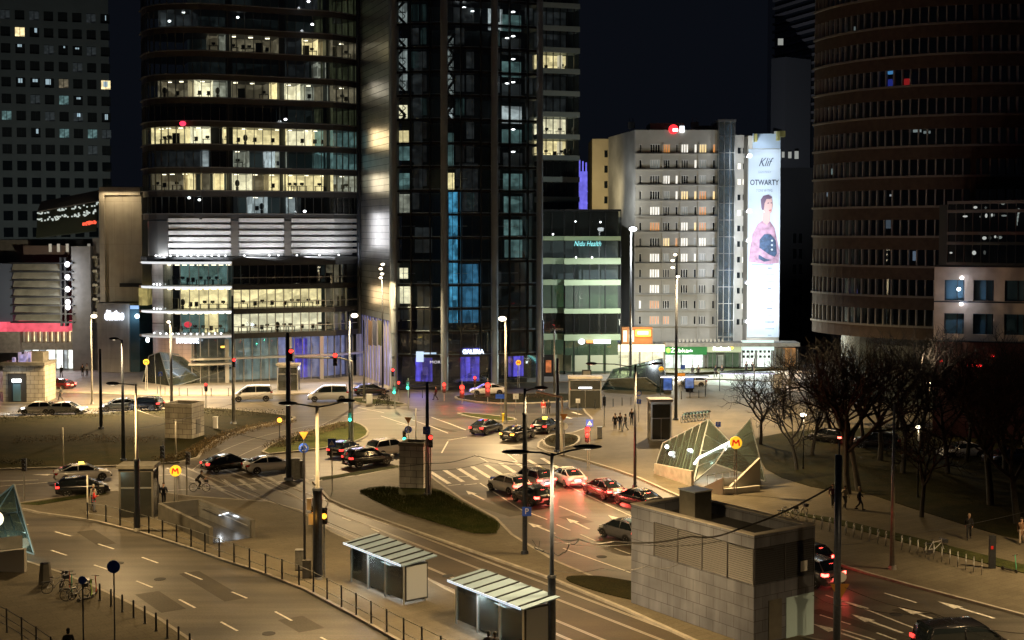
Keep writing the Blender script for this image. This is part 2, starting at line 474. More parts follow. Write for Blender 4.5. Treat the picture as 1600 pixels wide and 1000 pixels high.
def slab(name, pxs, h, m, kerb=True, sm=0, z0=-.05, kw=.22):
    pts = [Vector((p.x, p.y)) for p in gp(pxs)]
    if sm: pts = smooth_poly(pts, sm)
    b = MB(); tri_top(b, pts, z0, h)
    o = struct(b.build(name, m))
    if kerb:
        k = MB(); n = len(pts)
        for i in range(n):
            a, c = pts[i], pts[(i + 1) % n]
            k.bar((a.x, a.y, h * .5 + .004), (c.x, c.y, h * .5 + .004), kw, h + .02)
        kk = k.build('kerb', M['kerb'], o)
    return o
# far plaza in front of the towers
slab('plaza', [(-250, 612), (60, 612), (260, 618), (420, 618), (560, 612), (660, 605), (740, 600), (900, 597), (1120, 593), (1300, 600), (1300, 530), (800, 500), (-250, 520)], .12, M['plaza'])
# green islands
slab('lawn', [(-250, 662), (60, 652), (260, 641), (330, 638), (440, 649), (468, 655), (400, 667), (350, 682), (318, 702), (305, 722), (200, 729), (90, 732), (-250, 742)], .14, M['earth'], sm=1)
slab('lawn', [(405, 712), (425, 695), (470, 680), (520, 663), (548, 659), (570, 667), (577, 679), (560, 690), (520, 700), (470, 706)], .14, M['grass'], sm=1)
slab('lawn', [(28, 790), (60, 786), (165, 770), (166, 774), (60, 792)], .15, M['grass'], kerb=False)
slab('lawn', [(545, 622), (560, 633), (620, 634), (640, 633), (600, 626)], .14, M['grass'], sm=1)
slab('lawn', [(700, 622), (745, 617), (830, 616), (900, 616), (935, 622), (900, 627), (830, 631), (760, 631)], .14, M['earth'], sm=1)
slab('lawn', [(706, 645), (780, 651), (812, 657), (790, 660), (745, 655)], .14, M['grass'], sm=1)
slab('lawn', [(495, 749), (560, 739), (622, 729), (624, 733), (560, 744), (505, 753)], .15, M['grass'], kerb=False)
# paved island with the tram platforms, fence and stairwell
slab('platform_pavement', [(-80, 792), (30, 788), (165, 769), (250, 771), (300, 778), (420, 786), (470, 800), (520, 835), (610, 875), (700, 925), (790, 970), (960, 1060),
     (760, 1085), (612, 997), (550, 962), (475, 922), (400, 893), (350, 877), (300, 859), (225, 835), (150, 816), (112, 810), (62, 803), (37, 797), (-80, 800)], .13, M['paving'])
# median with the stone kiosk
slab('median_pavement', [(490, 754), (560, 745), (622, 733), (668, 742), (680, 752), (722, 782), (775, 812), (800, 838), (867, 879), (922, 902), (985, 925), (1100, 965), (1300, 1008), (1380, 1040), (1250, 1100), (1100, 1010), (980, 955), (867, 908), (750, 867), (650, 832), (550, 797), (515, 782)], .13, M['paving'])
slab('flower_bed', [(560, 768), (600, 762), (625, 766), (665, 766), (690, 768), (745, 800), (780, 818), (782, 828), (770, 837), (740, 836), (690, 822), (620, 800), (575, 780)], .2, M['grass'], kerb=False, sm=2)
slab('flower_bed', [(872, 905), (930, 903), (985, 912), (1050, 925), (1080, 955), (1000, 945), (920, 925)], .2, M['earth'], kerb=False, sm=2)
# near left pavement with the bicycles
slab('corner_pavement', [(-300, 800), (-60, 850), (45, 881), (100, 899), (150, 921), (200, 944), (250, 971), (282, 993), (420, 1085), (-300, 1100)], .13, M['paving'])
# right pavement, promenade and park
slab('east_pavement', [(935, 612), (1000, 606), (1120, 600), (1500, 640), (2300, 760), (2300, 1150), (1800, 1018), (1600, 963), (1385, 906), (1312, 884), (1250, 861), (1110, 799), (1040, 767), (985, 742), (900, 716), (840, 704), (842, 690), (870, 680), (905, 676), (930, 660), (910, 640), (905, 622)], .12, M['paving'], sm=1)
slab('park_ground', [(1160, 690), (1260, 672), (1450, 670), (2200, 740), (2200, 950), (1600, 850), (1480, 815), (1330, 765), (1290, 770), (1200, 742), (1185, 715)], .16, M['earth'], kerb=False, sm=1)
slab('promenade_verge', [(1215, 800), (1300, 812), (1450, 848), (1600, 886), (2000, 1000), (2000, 1020), (1600, 899), (1440, 858), (1300, 820)], .17, M['grass'], kerb=False)
slab('planting_bed', [(848, 692), (858, 684), (880, 681), (903, 684), (906, 692), (895, 701), (872, 705), (853, 701)], .3, M['earth'], kerb=True, sm=1)
slab('planting_bed', [(1010, 581), (1080, 580), (1200, 572), (1250, 572), (1250, 578), (1080, 588), (1010, 587)], .5, M['earth'], kerb=False)
# tram bed and rails
_a = G(550, 798); _b = G(1050, 987)
dtr = (_b - _a).normalized(); ntr = Vector((-dtr.y, dtr.x, 0))
if ntr.x > 0: ntr = -ntr
start = _a - dtr * 26; end = _b + dtr * 30
mb = MB()
q = [start + ntr * 7.2, start - ntr * .7, end - ntr * .7, end + ntr * 7.2]
mb.add([(p.x, p.y, .004) for p in q], [(0, 1, 2, 3) if (q[1] - q[0]).cross(q[2] - q[0]).z > 0 else (3, 2, 1, 0)])
struct(mb.build('tram_bed', M['asphalt_new']))
for k, off in enumerate((0, 1.45, 4.0, 5.45)):
    mb = MB()
    a = start + ntr * off; b = end + ntr * off
    for s_ in (-.09, .05):
        mb.bar(Vector((a.x, a.y, .008)) + ntr * s_, Vector((b.x, b.y, .008)) + ntr * s_, .085, .022)
    struct(mb.build('tram_rail', M['rail']))
# curved rails on the roundabout
def groundline(name, pxs, wd, m, z=.012, parent=None):
    pts = gp(pxs); b = MB()
    L = []; Rr = []
    for i, p in enumerate(pts):
        d = (pts[min(i + 1, len(pts) - 1)] - pts[max(i - 1, 0)]).normalized()
        n = Vector((-d.y, d.x, 0))
        L.append(p + n * wd / 2); Rr.append(p - n * wd / 2)
    for i in range(len(pts) - 1):
        b.add([(L[i].x, L[i].y, z), (Rr[i].x, Rr[i].y, z), (Rr[i + 1].x, Rr[i + 1].y, z), (L[i + 1].x, L[i + 1].y, z)], [(0, 1, 2, 3)])
    return struct(b.build(name, m))
def bez(p0, p1, p2, n=14):
    return [((1 - t) ** 2 * p0[0] + 2 * t * (1 - t) * p1[0] + t * t * p2[0], (1 - t) ** 2 * p0[1] + 2 * t * (1 - t) * p1[1] + t * t * p2[1]) for t in [i / n for i in range(n + 1)]]
for a in [((300, 735), (350, 690), (470, 668)), ((335, 738), (380, 700), (480, 675)), ((395, 738), (430, 700), (520, 655)), ((470, 668), (560, 650), (740, 650)),
          ((500, 800), (430, 750), (330, 720)), ((520, 655), (600, 630), (700, 636)), ((440, 812), (380, 770), (290, 745))]:
    groundline('tram_rail', bez(*a), .09, M['rail'], .010)
# painted marks
def mark(pxs, wd=.14, z=.016, m='paint'): return groundline('road_marking', pxs, wd, M[m], z)
dashes = [((86, 831), (111, 838)), ((153, 850), (178, 858)), ((222, 871), (247, 880)), ((289, 895), (316, 906)), ((362, 925), (386, 935)), ((430, 956), (456, 970)), ((501, 996), (530, 1011)),
          ((80, 860), (104, 868)), ((147, 883), (168, 890)), ((213, 908), (238, 918)), ((280, 937), (305, 950)), ((345, 972), (371, 986)), ((12, 838), (34, 844)), ((22, 815), (44, 820)),
          ((870, 820), (891, 829)), ((907, 835), (932, 846)), ((874, 791), (916, 809)), ((1382, 927), (1432, 942)), ((1316, 939), (1357, 951)), ((1281, 961), (1329, 976)), ((1315, 984), (1367, 1000)),
          ((1370, 989), (1400, 1000)), ((535, 809), (548, 814)), ((580, 826), (592, 831)), ((700, 759), (720, 757)), ((725, 758), (745, 756)), ((960, 857), (985, 866)),
          ((1480, 985), (1530, 1001)), ((700, 688), (730, 683)), ((745, 680), (775, 676)), ((620, 662), (650, 668)), ((340, 725), (380, 722)), ((0, 752), (60, 750)), ((190, 746), (280, 741)),
          ((700, 690), (690, 708)), ((560, 637), (600, 645)), ((595, 650), (640, 665))]
for d in dashes: mark(d)
for d in [((750, 755), (815, 797), (855, 812)), ((870, 751), (930, 780), (985, 806), (1100, 852), (1260, 905)), ((880, 857), (985, 895)), ((540, 796), (609, 821)), ((674, 652), (702, 662), (728, 672)),
          ((640, 655), (670, 665), (700, 677)), ((700, 746), (745, 744)), ((787, 705), (808, 721)), ((743, 711), (764, 723)), ((0, 760), (95, 752)), ((250, 768), (400, 756), (490, 748)), ((780, 841), (787, 820)),
          ((1290, 930), (1360, 955), (1475, 1000))]: mark(d, .13)
# the zebra of the right carriageway, one mark per stripe
for i in range(9):
    t = i / 8
    x = 672 + 175 * t; y = 737 - 21 * t
    mark(((x, y), (x + 30 - 4 * t, y + 19 - 3 * t)), .42)
for i in range(9):
    x = 300 + i * 24; y = 752 - i * 1.2
    mark(((x, y), (x + 26, y + 17)), .38, m='paint_worn')
for i in range(6):
    x = 830 + i * 16; y = 668 - i * 6
    mark(((x, y), (x + 14, y + 4)), .4)
for x, y in ((250, 905), (420, 990), (185, 880), (940, 870), (850, 780), (640, 700), (560, 690), (700, 900), (1400, 960), (520, 770), (330, 745), (1500, 990), (600, 850)):
    p = G(x, y); b_ = MB(); b_.cyl((p.x, p.y, .004), (p.x, p.y, .02), .36, .36, 16); struct(b_.build('manhole_cover', M['rubber']))
M['patch'] = groundmat('asphalt_patch', (.042, .038, .031), (.060, .054, .043), .55, .3, stain=.2); M['patch_light'] = groundmat('asphalt_patch_light', (.062, .056, .045), (.088, .079, .062), .6, .3, stain=.2)
rp_ = random.Random(12)
for x, y in ((150, 840), (330, 915), (470, 975), (250, 940), (760, 790), (900, 812), (1000, 868), (1340, 975), (1450, 965), (690, 670), (820, 700), (580, 720), (200, 760), (640, 640), (420, 634), (380, 755)):
    p = G(x, y); l_ = rp_.uniform(.8, 4.5); w_ = rp_.uniform(.3, .8); n_ = Vector((-dtr.y, dtr.x, 0)); b_ = MB()
    b_.add([(q.x, q.y, .0045 + .002 * rp_.random()) for q in (p - dtr * l_ - n_ * w_, p + dtr * l_ - n_ * w_, p + dtr * l_ + n_ * w_, p - dtr * l_ + n_ * w_)], [(0, 1, 2, 3)]); struct(b_.build('road_patch', M['patch' if rp_.random() < .6 else 'patch_light']))
def arrow(x, y, dx, dy, L=4.0):
    p = G(x, y); d = (G(x + dx, y + dy) - p).normalized(); n = Vector((-d.y, d.x, 0)); b = MB()
    pts = [p, p + d * L * .38 + n * .38, p + d * L * .38 + n * .1, p + d * L + n * .1, p + d * L - n * .1, p + d * L * .38 - n * .1, p + d * L * .38 - n * .38]
    z = .017
    pts = [(q.x, q.y, z) for q in pts]
    f = [(0, 1, 2), (0, 2, 5), (0, 5, 6), (2, 3, 4, 5)]
    b.add(pts, f); struct(b.build('road_marking', M['paint']))
for a in [(728, 767, 25, 12), (825, 817, 25, 10), (885, 810, 25, 12), (1465, 940, 30, 9), (1403, 949, 30, 10), (1330, 960, 30, 11), (950, 805, 25, 11), (1270, 975, 30, 10), (50, 742, 30, 0)]: arrow(*a)
# ------------------------------------------------------------------ facade tools (paths run left to right, outward = towards the street)
def offs(path, o):
    out = []
    n = len(path)
    for i, p in enumerate(path):
        p = Vector(p)
        ds = []
        if i > 0: ds.append((p - Vector(path[i - 1])).normalized())
        if i < n - 1: ds.append((Vector(path[i + 1]) - p).normalized())
        d = sum(ds, Vector((0, 0))).normalized()
        nn = Vector((d.y, -d.x))
        k = 1.0 / max(.5, nn.dot(Vector((ds[0].y, -ds[0].x))))
        out.append(p + nn * o * k)
    return out
def strip(mb, path, z0, z1, o0, o1):
    """band along a path from depth o0 (inner) to o1 (outer)"""
    A = offs(path, o0); B = offs(path, o1); n = len(path)
    vs = []
    for i in range(n):
        vs += [(A[i].x, A[i].y, z0), (B[i].x, B[i].y, z0), (B[i].x, B[i].y, z1), (A[i].x, A[i].y, z1)]
    fs = []
    for i in range(n - 1):
        a, b = i * 4, i * 4 + 4
        fs += [(a + 1, b + 1, b + 2, a + 2), (a + 3, a + 2, b + 2, b + 3), (a, b, b + 1, a + 1), (a, a + 3, b + 3, b)]
    fs += [(0, 1, 2, 3), tuple(4 * (n - 1) + i for i in (3, 2, 1, 0))]
    mb.add(vs, fs)
def sheet(mb, path, z0, z1, o=0.0):
    A = offs(path, o); n = len(path)
    vs = [(p.x, p.y, z0) for p in A] + [(p.x, p.y, z1) for p in A]
    mb.add(vs, [(i, i + 1, n + i + 1, n + i) for i in range(n - 1)])
def plen(path): return sum((Vector(path[i + 1]) - Vector(path[i])).length for i in range(len(path) - 1))
def pat(path, s):
    for i in range(len(path) - 1):
        a, b = Vector(path[i]), Vector(path[i + 1]); L = (b - a).length
        if s <= L or i == len(path) - 2:
            d = (b - a) / L
            return a + d * s, d
        s -= L
def sub(path, s0, s1, step=1.5):
    n = max(2, int((s1 - s0) / step) + 1)
    return [tuple(pat(path, s0 + (s1 - s0) * i / (n - 1))[0]) for i in range(n)]
def posts(mb, path, ss, z0, z1, w, o0, o1):
    for s in ss:
        p, d = pat(path, s); n = Vector((d.y, -d.x))
        a = p + n * (o0 + o1) / 2
        hw = w / 2; hd = abs(o1 - o0) / 2
        c = [a + d * i * hw + n * j * hd for i, j in ((-1, 1), (1, 1), (1, -1), (-1, -1))]
        mb.add([(q.x, q.y, z) for z in (z0, z1) for q in c], [(0, 1, 5, 4), (1, 2, 6, 5), (2, 3, 7, 6), (3, 0, 4, 7), (4, 5, 6, 7), (3, 2, 1, 0)])
def s_of_px(path, px):
    """distance along the path at which it crosses picture column px"""
    best = None; acc = 0
    k = (px - 800) / FPX / math.cos(PITCH)
    for i in range(len(path) - 1):
        a, b = Vector(path[i]), Vector(path[i + 1]); L = (b - a).length
        f0 = a.x - k * a.y; f1 = b.x - k * b.y
        if f0 <= 0 <= f1 or f1 <= 0 <= f0:
            return acc + L * (0 if f0 == f1 else f0 / (f0 - f1))
        acc += L
    f0 = path[0][0] - k * path[0][1]
    return 0.0 if f0 > 0 else acc
def xp(px, D): return (P(px, 361, D).x, D)
ROOMS = dict(
    warm=roommat('lit_room_warm', (1, .80, .42), 1.8, .4, dark=.5), bright=roommat('lit_room_bright', (1, .88, .60), 1.8, .35, dark=.5),
    dimwarm=roommat('room_dim_warm', (.9, .75, .5), .22, .6), dim=roommat('room_dim', (.5, .56, .6), .045, .7),
    teal=roommat('room_teal', (.35, .62, .62), .38, .6, (.3, .3, .5)), off=mat('dark_room', (.02, .02, .02), .9),
    violet=roommat('lobby_violet', (.14, .11, 1), 1.15, .5, (2.2, 2.2, .15), dark=.1), cyan=roommat('lit_shaft_cyan', (.12, .55, .95), .95, .8, (1.2, 1.2, .25), dark=.2),
    white=roommat('room_white', (.85, .95, 1), .8, .5, dark=.3), pale=roommat('room_pale', (.85, .85, .7), .5, .6), orange=roommat('room_orange', (1, .45, .15), .6, .5),
    green=roommat('room_green', (.35, .55, .33), .16, .4, (.2, .2, .3), dark=.6), shop=roommat('shop_interior', (.95, 1, .93), 2.6, .4, (.5, .5, .9), dark=.5),
    red=roommat('shop_red', (1, .12, .14), .9, .4))
ROOMS['dimteal2'] = roommat('room_olive', (.5, .55, .3), .10, .6, (3, 3, .2), dark=.1)
def furniture(mb, path, z, depth_in, seed, dens=.8):
    r = random.Random(seed); L = plen(path); s = .5
    while s < L - .5:
        p, d = pat(path, s); n = Vector((d.y, -d.x))
        q = p - n * r.uniform(.5, depth_in * .6)
        if r.random() < dens:
            k = r.random()
            if k < .45:
                mb.box(q.x - .7, q.x + .7, q.y - .3, q.y + .3, z + .68, z + .74); mb.box(q.x - .65, q.x - .58, q.y - .2, q.y + .2, z, z + .68); mb.box(q.x + .58, q.x + .65, q.y - .2, q.y + .2, z, z + .68)
                mb.box(q.x - .3, q.x + .25, q.y, q.y + .05, z + .85, z + 1.2); mb.box(q.x - .05, q.x + .05, q.y, q.y + .05, z + .74, z + .85)
            elif k < .75:
                mb.box(q.x - .25, q.x + .25, q.y - .25, q.y + .25, z + .42, z + .5); mb.box(q.x - .25, q.x + .25, q.y + .2, q.y + .27, z + .5, z + 1.05); mb.cyl((q.x, q.y, z), (q.x, q.y, z + .42), .05, .05, 6)
            elif k < .9:
                mb.ell((q.x, q.y, z + 1.0), .35, .35, .5, 6, 5); mb.cyl((q.x, q.y, z), (q.x, q.y, z + .5), .18, .22, 7)
            else:
                mb.box(q.x - .5, q.x + .5, q.y - .2, q.y + .2, z, z + 1.5)
        s += r.uniform(.7, 1.7)
def pxz(px, py, D): return P(px, py, D).z

# ------------------------------------------------------------------ far left office tower with square windows
def grid_tower(name, label, cat, x0px, x1px, D, ang, ztopm, cols, rows, pu, pz, ww, wh, z00, wallm, lit, u0, depthb=30, side=True):
    o0 = P(x0px, 361, D)
    T = thing(name, label, cat, (o0.x, o0.y, 0), ang)
    W_ = (P(x1px, 361, D).x - o0.x) / math.cos(ang)
    if ang: W_ *= 1.0
    mb = MB()
    mb.box(0, W_, .6, depthb, 0, ztopm)
    # piers and bands leave real openings
    zs = [z00 + r * pz for r in range(rows)]
    zprev = 0
    for z in zs:
        mb.box(0, W_, 0, .597, zprev, z); zprev = z + wh
    mb.box(0, W_, 0, .597, zprev, ztopm)
    us = [u0 + c * pu for c in range(cols)]
    for z in zs:
        up = 0
        for u in us:
            mb.box(up, u, .003, .597, z, z + wh); up = u + ww
        if up < W_: mb.box(up, W_, .003, .597, z, z + wh)
    mb.build('wall', wallm, T)
    return T, us, zs, W_
wallm = mat('dark_tower_wall', (.17, .17, .16), .8, noise=.1, nscale=.3)
D1 = 320; sc1 = FPX / D1
T, us, zs, W1 = grid_tower('office_tower', 'dark grey office tower with a grid of square windows behind the beige hall', 'building', -70, 152, D1, R(18), 95, 11, 19, 20.4 / sc1 / math.cos(R(18)), 26.3 / sc1, 13.5 / sc1 / math.cos(R(18)), 15.2 / sc1,
                           0, wallm, None, 1.0)
wm = MB(); ww = 13.5 / sc1 / math.cos(R(18)); wh = 15.2 / sc1
r_ = random.Random(3)
panes = {}
kinds_ = ['off'] * 74 + ['dim'] * 12 + ['teal'] * 4 + ['white'] * 1 + ['warm'] * 1 + ['dimwarm'] * 4
SPLIT.discard('window'); fr0 = MB(); fr0.box(0, ww, .42, .48, 0, .1); fr0.box(0, ww, .42, .48, wh - .1, wh); fr0.box(ww / 2 - .05, ww / 2 + .05, .42, .48, .1, wh - .1)
frm = fr0.build('window', M['frame_dark'], T)
pn0 = MB(); pn0.add([(0, .52, 0), (ww, .52, 0), (ww, .52, wh), (0, .52, wh)], [(0, 1, 2, 3)])
pnm = pn0.build('pane', ROOMS['off'], frm)
first = True
rest = MB(); restm = []
cnt = 0
for z in zs[::-1]:
    for u in us[::-1]:
        if cnt < 98:
            if first: f, g = frm, pnm; first = False
            else:
                f = frm.copy(); col.objects.link(f); f.parent = T
                g = pnm.copy(); col.objects.link(g); g.parent = f
            f.location = (u, 0, z); setmat(g, ROOMS[r_.choice(kinds_)])
            cnt += 1
        else:
            rest.box(u, u + ww, .45, .55, z, z + wh)
o = rest.build('window', M['glass_dark'], T); o['kind'] = 'stuff'
# bright spots: lamp reflections painted as small glowing boxes in the windows
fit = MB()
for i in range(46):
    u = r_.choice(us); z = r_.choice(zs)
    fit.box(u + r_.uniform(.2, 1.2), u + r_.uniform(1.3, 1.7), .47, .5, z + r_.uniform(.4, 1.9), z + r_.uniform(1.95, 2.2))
o = fit.build('window_glint', emit('cool_glint', (.6, .8, .9), .5), T); o['kind'] = 'stuff'

SPLIT.add('window')
# ------------------------------------------------------------------ shopping hall at the left
DL = 205
hall = thing('shopping_hall', 'low shopping hall with slatted screens and a red lit band left of the glass tower', 'building', (*xp(-60, DL), 0))
ho = hall.location
def hx(px, D=DL): return P(px, 361, D).x - ho.x
def hz(py, D=DL): return pxz(100, py, D)
mb = MB(); mb.box(hx(-60), hx(148), 6, 30, 0, hz(375)); mb.build('wall', M['conc_dark'], hall)
mb = MB(); mb.box(hx(-60), hx(12), 1.5, 5.9, 3.5, hz(412)); mb.build('wall_panel', mat('blue_grey_cladding', (.10, .13, .20), .5), hall)
# leaning glazed box on top
gb = MB(); y0 = 1.0
A = Vector((hx(53), y0, hz(372))); B = Vector((hx(147), y0, hz(361))); Cc = Vector((hx(147), y0 + 1.5, hz(314))); Dd = Vector((hx(51), y0 + 1.5, hz(331)))
gb.plate([A, B, Cc, Dd], .3); gb.build('screen', mat('screen_glass', (.05, .06, .045), .12, spec=.8), hall)
gb = MB(); E = Vector((hx(147), y0 + 3, hz(296))); F_ = Vector((hx(51), y0 + 3, hz(315)))
gb.plate([Dd + Vector((0, -.2, 0)), Cc + Vector((0, -.2, 0)), E, F_], .3); gb.build('roof', mat('roof_cladding', (.14, .13, .12), .6), hall)
sp = MB(); r_ = random.Random(5)
for i in range(90):
    t = r_.random(); k = r_.choice([.88, .93, .6, .65, .7]) + r_.uniform(-.03, .03)
    a = A.lerp(B, t); c = Dd.lerp(Cc, t); p = a.lerp(c, k) + Vector((0, -.2, 0)); sp.box(p.x - .12, p.x + .12, p.y - .05, p.y, p.z - .1, p.z + .12)
o = sp.build('bulb', emit('string_bulbs', (.8, .9, .85), .55), hall); o['kind'] = 'stuff'
sp = MB()
for i in range(26):
    t = r_.uniform(.78, .99); p = A.lerp(B, t).lerp(Dd.lerp(Cc, t), .3 + r_.uniform(-.05, .05)) + Vector((0, -.2, 0)); sp.box(p.x - .15, p.x + .15, p.y - .05, p.y, p.z - .1, p.z + .12)
o = sp.build('red_bulb', emit('red_string_bulbs', (1, .12, .06), 1.2), hall); o['kind'] = 'stuff'
# slatted screen
slat = mat('slat_panel', (.42, .41, .34), .45, .2, noise=.3, nscale=.5)
for i in range(7):
    y = 413 + i * 13.2
    mb = MB(); a0 = hx(15 + i * .6); a1 = hx(92)
    mb.plate([(a0, .6, hz(y + 9)), (a1, .3, hz(y + 10)), (a1, 1.1, hz(y - 1)), (a0, 1.4, hz(y - 1.5))], .08); mb.build('slat', slat, hall)
mb = MB()
for i in range(8):
    y = 411 + i * 13.2; mb.box(hx(13), hx(112), .2, 1.6, hz(y + 1.6), hz(y - .6))
mb.box(hx(91), hx(94), .3, 1.5, hz(510), hz(402)); mb.box(hx(98), hx(101), .3, 1.5, hz(510), hz(402))
mb.build('slat_frame', M['steel_dark'], hall)
mb = MB()
for y in (413, 433, 452, 472, 480): mb.ell((hx(104), .1, hz(y)), .42, .15, .45, 8, 6)
mb.build('wall_lamp', emit('white_lamps', (.95, .95, 1), 2.2), hall)
mb = MB(); mb.box(hx(108), hx(138), .8, 6, 0, hz(385)); mb.box(hx(138), hx(149), 2, 6, 0, hz(372)); mb.build('pier', mat('grey_pier', (.24, .24, .25), .6, noise=.15), hall)
mb = MB()
for i in range(5): mb.box(hx(138.5), hx(147), 1.2, 1.95, hz(412 + i * 22 - 8), hz(412 + i * 22 - 12)); mb.plate([(hx(139), 1.9, hz(412 + i * 22 + 6)), (hx(147), 1.4, hz(412 + i * 22 + 4)), (hx(147), 1.9, hz(412 + i * 22 - 7)), (hx(140), 1.9, hz(412 + i * 22 - 7))], .05)
mb.build('wall_vent', slat, hall)
mb = MB(); mb.box(hx(28), hx(100), 2.2, 5.9, hz(398), hz(384)); mb.build('roof_terrace', mat('terrace_wall', (.09, .06, .05), .7), hall)
mb = MB()
for x in (69, 82, 96, 130): mb.box(hx(x), hx(x + 4), 1.9, 2.15, hz(394), hz(381))
mb.build('window', emit('terrace_windows', (.8, .75, .62), .28), hall)
# red lit fascia and shops under it
mb = MB(); mb.box(hx(-40), hx(100), 1.0, 5, hz(519), hz(504)); mb.build('red_fascia', roommat('red_fascia_light', (1, .12, .18), 1.25, .35, (.15, .1, .1), dark=.6), hall)
mb = MB(); mb.box(hx(-40), hx(26), .7, 4, hz(552), hz(519)); mb.box(hx(26), hx(112), 1.3, 4, hz(548), hz(536)); mb.build('shop_fascia', M['conc'], hall)
mb = MB(); mb.box(hx(26), hx(112), 3.0, 3.3, hz(535.5), hz(519.5)); mb.build('shop_interior', ROOMS['warm'], hall)
for i, (a, b, rm) in enumerate([(28, 40, 'white'), (41, 52, 'shop'), (53, 62, 'white'), (63, 78, 'shop'), (79, 90, 'shop'), (91, 97, 'white'), (98, 110, 'shop')]):
    mb = MB(); mb.box(hx(a), hx(b), 2.0, 2.3, .3, hz(548.5)); mb.build('shop_window', ROOMS[rm], hall)
    mb = MB(); mb.box(hx(b), hx(b + 1), 1.5, 2.5, .1, hz(548.5)); mb.build('shop_pier', M['frame_grey'], hall)
for i in range(9):
    mb = MB(); mb.box(hx(28 + i * 9.4), hx(28 + i * 9.4) + .35, 1.4, 2.6, hz(535.5), hz(519.5)); mb.build('shop_pier', M['plaster'], hall)
for y in (413, 433, 452, 472): lamp_point((ho.x + hx(104), DL - .9, hz(y)), 110, (.95, .97, 1), .3)
lamp_spot(None, (ho.x + hx(60), DL - 16, 9), 1700, (1, .86, .62), 90, 1, .1, aim=(ho.x + hx(60), DL, hz(460)))  # added spot brightening the slats, stands at no lamp post
lamp_area((ho.x + hx(60), DL - 2.0, hz(509)), (ho.x + hx(60), DL - 14, 0), 500, (1, .2, .2), 12, 1.2, 'red_band_light')
lamp_area((ho.x + hx(70), DL - .5, 3.8), (ho.x + hx(70), DL - 12, 0), 700, (.95, .97, 1), 12, 2, 'shop_window_light')

# beige slab tower beside the hall
DB = 203
slabt = thing('beige_hall_tower', 'tall windowless beige wall block between the slatted hall and the glass tower', 'building', (*xp(147, DB), 0))
bo = slabt.location
bx = lambda px: P(px, 361, DB).x - bo.x
bz = lambda py: pxz(180, py, DB)
beige = brickmat('beige_panel', (.42, .37, .29), (.40, .35, .27), (.25, .22, .17), 2.6, 6.5, .5, mort=.02, noise=.08)
mb = MB(); mb.box(bx(147), bx(213), 3, 12, bz(473), bz(291)); mb.build('wall', beige, slabt)
mb = MB(); mb.box(bx(148), bx(156), 2.3, 2.997, bz(473), bz(292)); mb.box(bx(156), bx(213), 2.3, 2.997, bz(304), bz(292)); mb.build('parapet', beige, slabt)
mb = MB(); mb.box(bx(150), bx(199.5), 0, 11, bz(588), bz(475)); mb.build('lower_wall', brickmat('pale_panel', (.44, .43, .42), (.42, .41, .40), (.3, .3, .3), 2.2, 2.2, .5, off=0), slabt)
mb = MB(); mb.box(bx(200), bx(215), .4, 11, 0, bz(477)); mb.build('glass_corner', M['glass_blue'], slabt)
mb = MB(); mb.box(bx(201), bx(214.5), .25, .38, bz(483), bz(477.5)); mb.build('cornice_light', emit('blue_cornice', (.35, .55, .9), .8), slabt)
mb = MB(); mb.box(bx(182), bx(214), 1.2, 2.2, bz(449), bz(443)); mb.build('canopy', M['frame_dark'], slabt)
mb = MB(); mb.box(bx(216), bx(229), -.2, 10, bz(477), bz(450)); mb.build('lit_stair', roommat('yellow_stair', (.85, .7, .25), .5, .5, (1, 1, .3)), slabt)
mb = MB(); mb.ell((bx(213), -.1, bz(494)), .35, .3, .35); mb.ell((bx(229), -.1, bz(531)), .3, .3, .4); mb.build('wall_lamp', emit('cold_lamp', (.75, .9, 1), 5), slabt)
# the white lettering on the wall reads as one glowing line
def text_mesh(txt, size, extr=.02, font_off=0.0, shear=0.0, space=1.0):
    cu = bpy.data.curves.new('t', 'FONT'); cu.body = txt; cu.size = size; cu.extrude = extr; cu.align_x = 'CENTER'; cu.align_y = 'CENTER'; cu.offset = font_off; cu.shear = shear; cu.space_character = space
    cu.resolution_u = 3
    o = bpy.data.objects.new('t', cu); col.objects.link(o)
    dg = bpy.context.evaluated_depsgraph_get(); dg.update()
    me = bpy.data.meshes.new_from_object(o.evaluated_get(dg))
    bpy.data.objects.remove(o); bpy.data.curves.remove(cu)
    return me
def text(name, txt, size, m, parent, loc, rz=0.0, extr=.02, off=0.0, shear=0.0, space=1.0, fit=None, rx=math.pi / 2):
    me = text_mesh(txt, size, extr, off, shear, space)
    me.materials.clear(); me.materials.append(m)
    o = bpy.data.objects.new(name, me); col.objects.link(o)
    if parent: o.parent = parent
    o.location = loc; o.rotation_euler = (rx, 0, rz)
    if fit:
        xs = [v.co.x for v in me.vertices]; wd = max(xs) - min(xs)
        o.scale = (fit / wd, 1, 1) if wd > 0 else (1, 1, 1)
    return o
sg = text('wall_sign', 'd\u00ebstino', 1.9, emit('white_letters', (.85, .9, 1), 5), slabt, (bx(177), -.08, bz(493)), off=.09, fit=2.9)
lamp_area((bo.x + bx(175), DB - 1.2, bz(582)), (bo.x + bx(175), DB + 1, bz(500)), 350, (1, .96, .9), 4, .3, 'wall_wash_light')
lamp_area((bo.x + bx(177), DB - .6, bz(493)), (bo.x + bx(177), DB - 10, bz(520)), 60, (.8, .88, 1), 3, 1)
lamp_area((bo.x + bx(180), DB + 1.2, bz(300)), (bo.x + bx(182), DB + 3.2, bz(420)), 230, (1, .80, .5), 5, .3, 'roof_wash_light')
lamp_point((bo.x + bx(208), DB - .8, bz(494)), 120, (.7, .85, 1), .2)

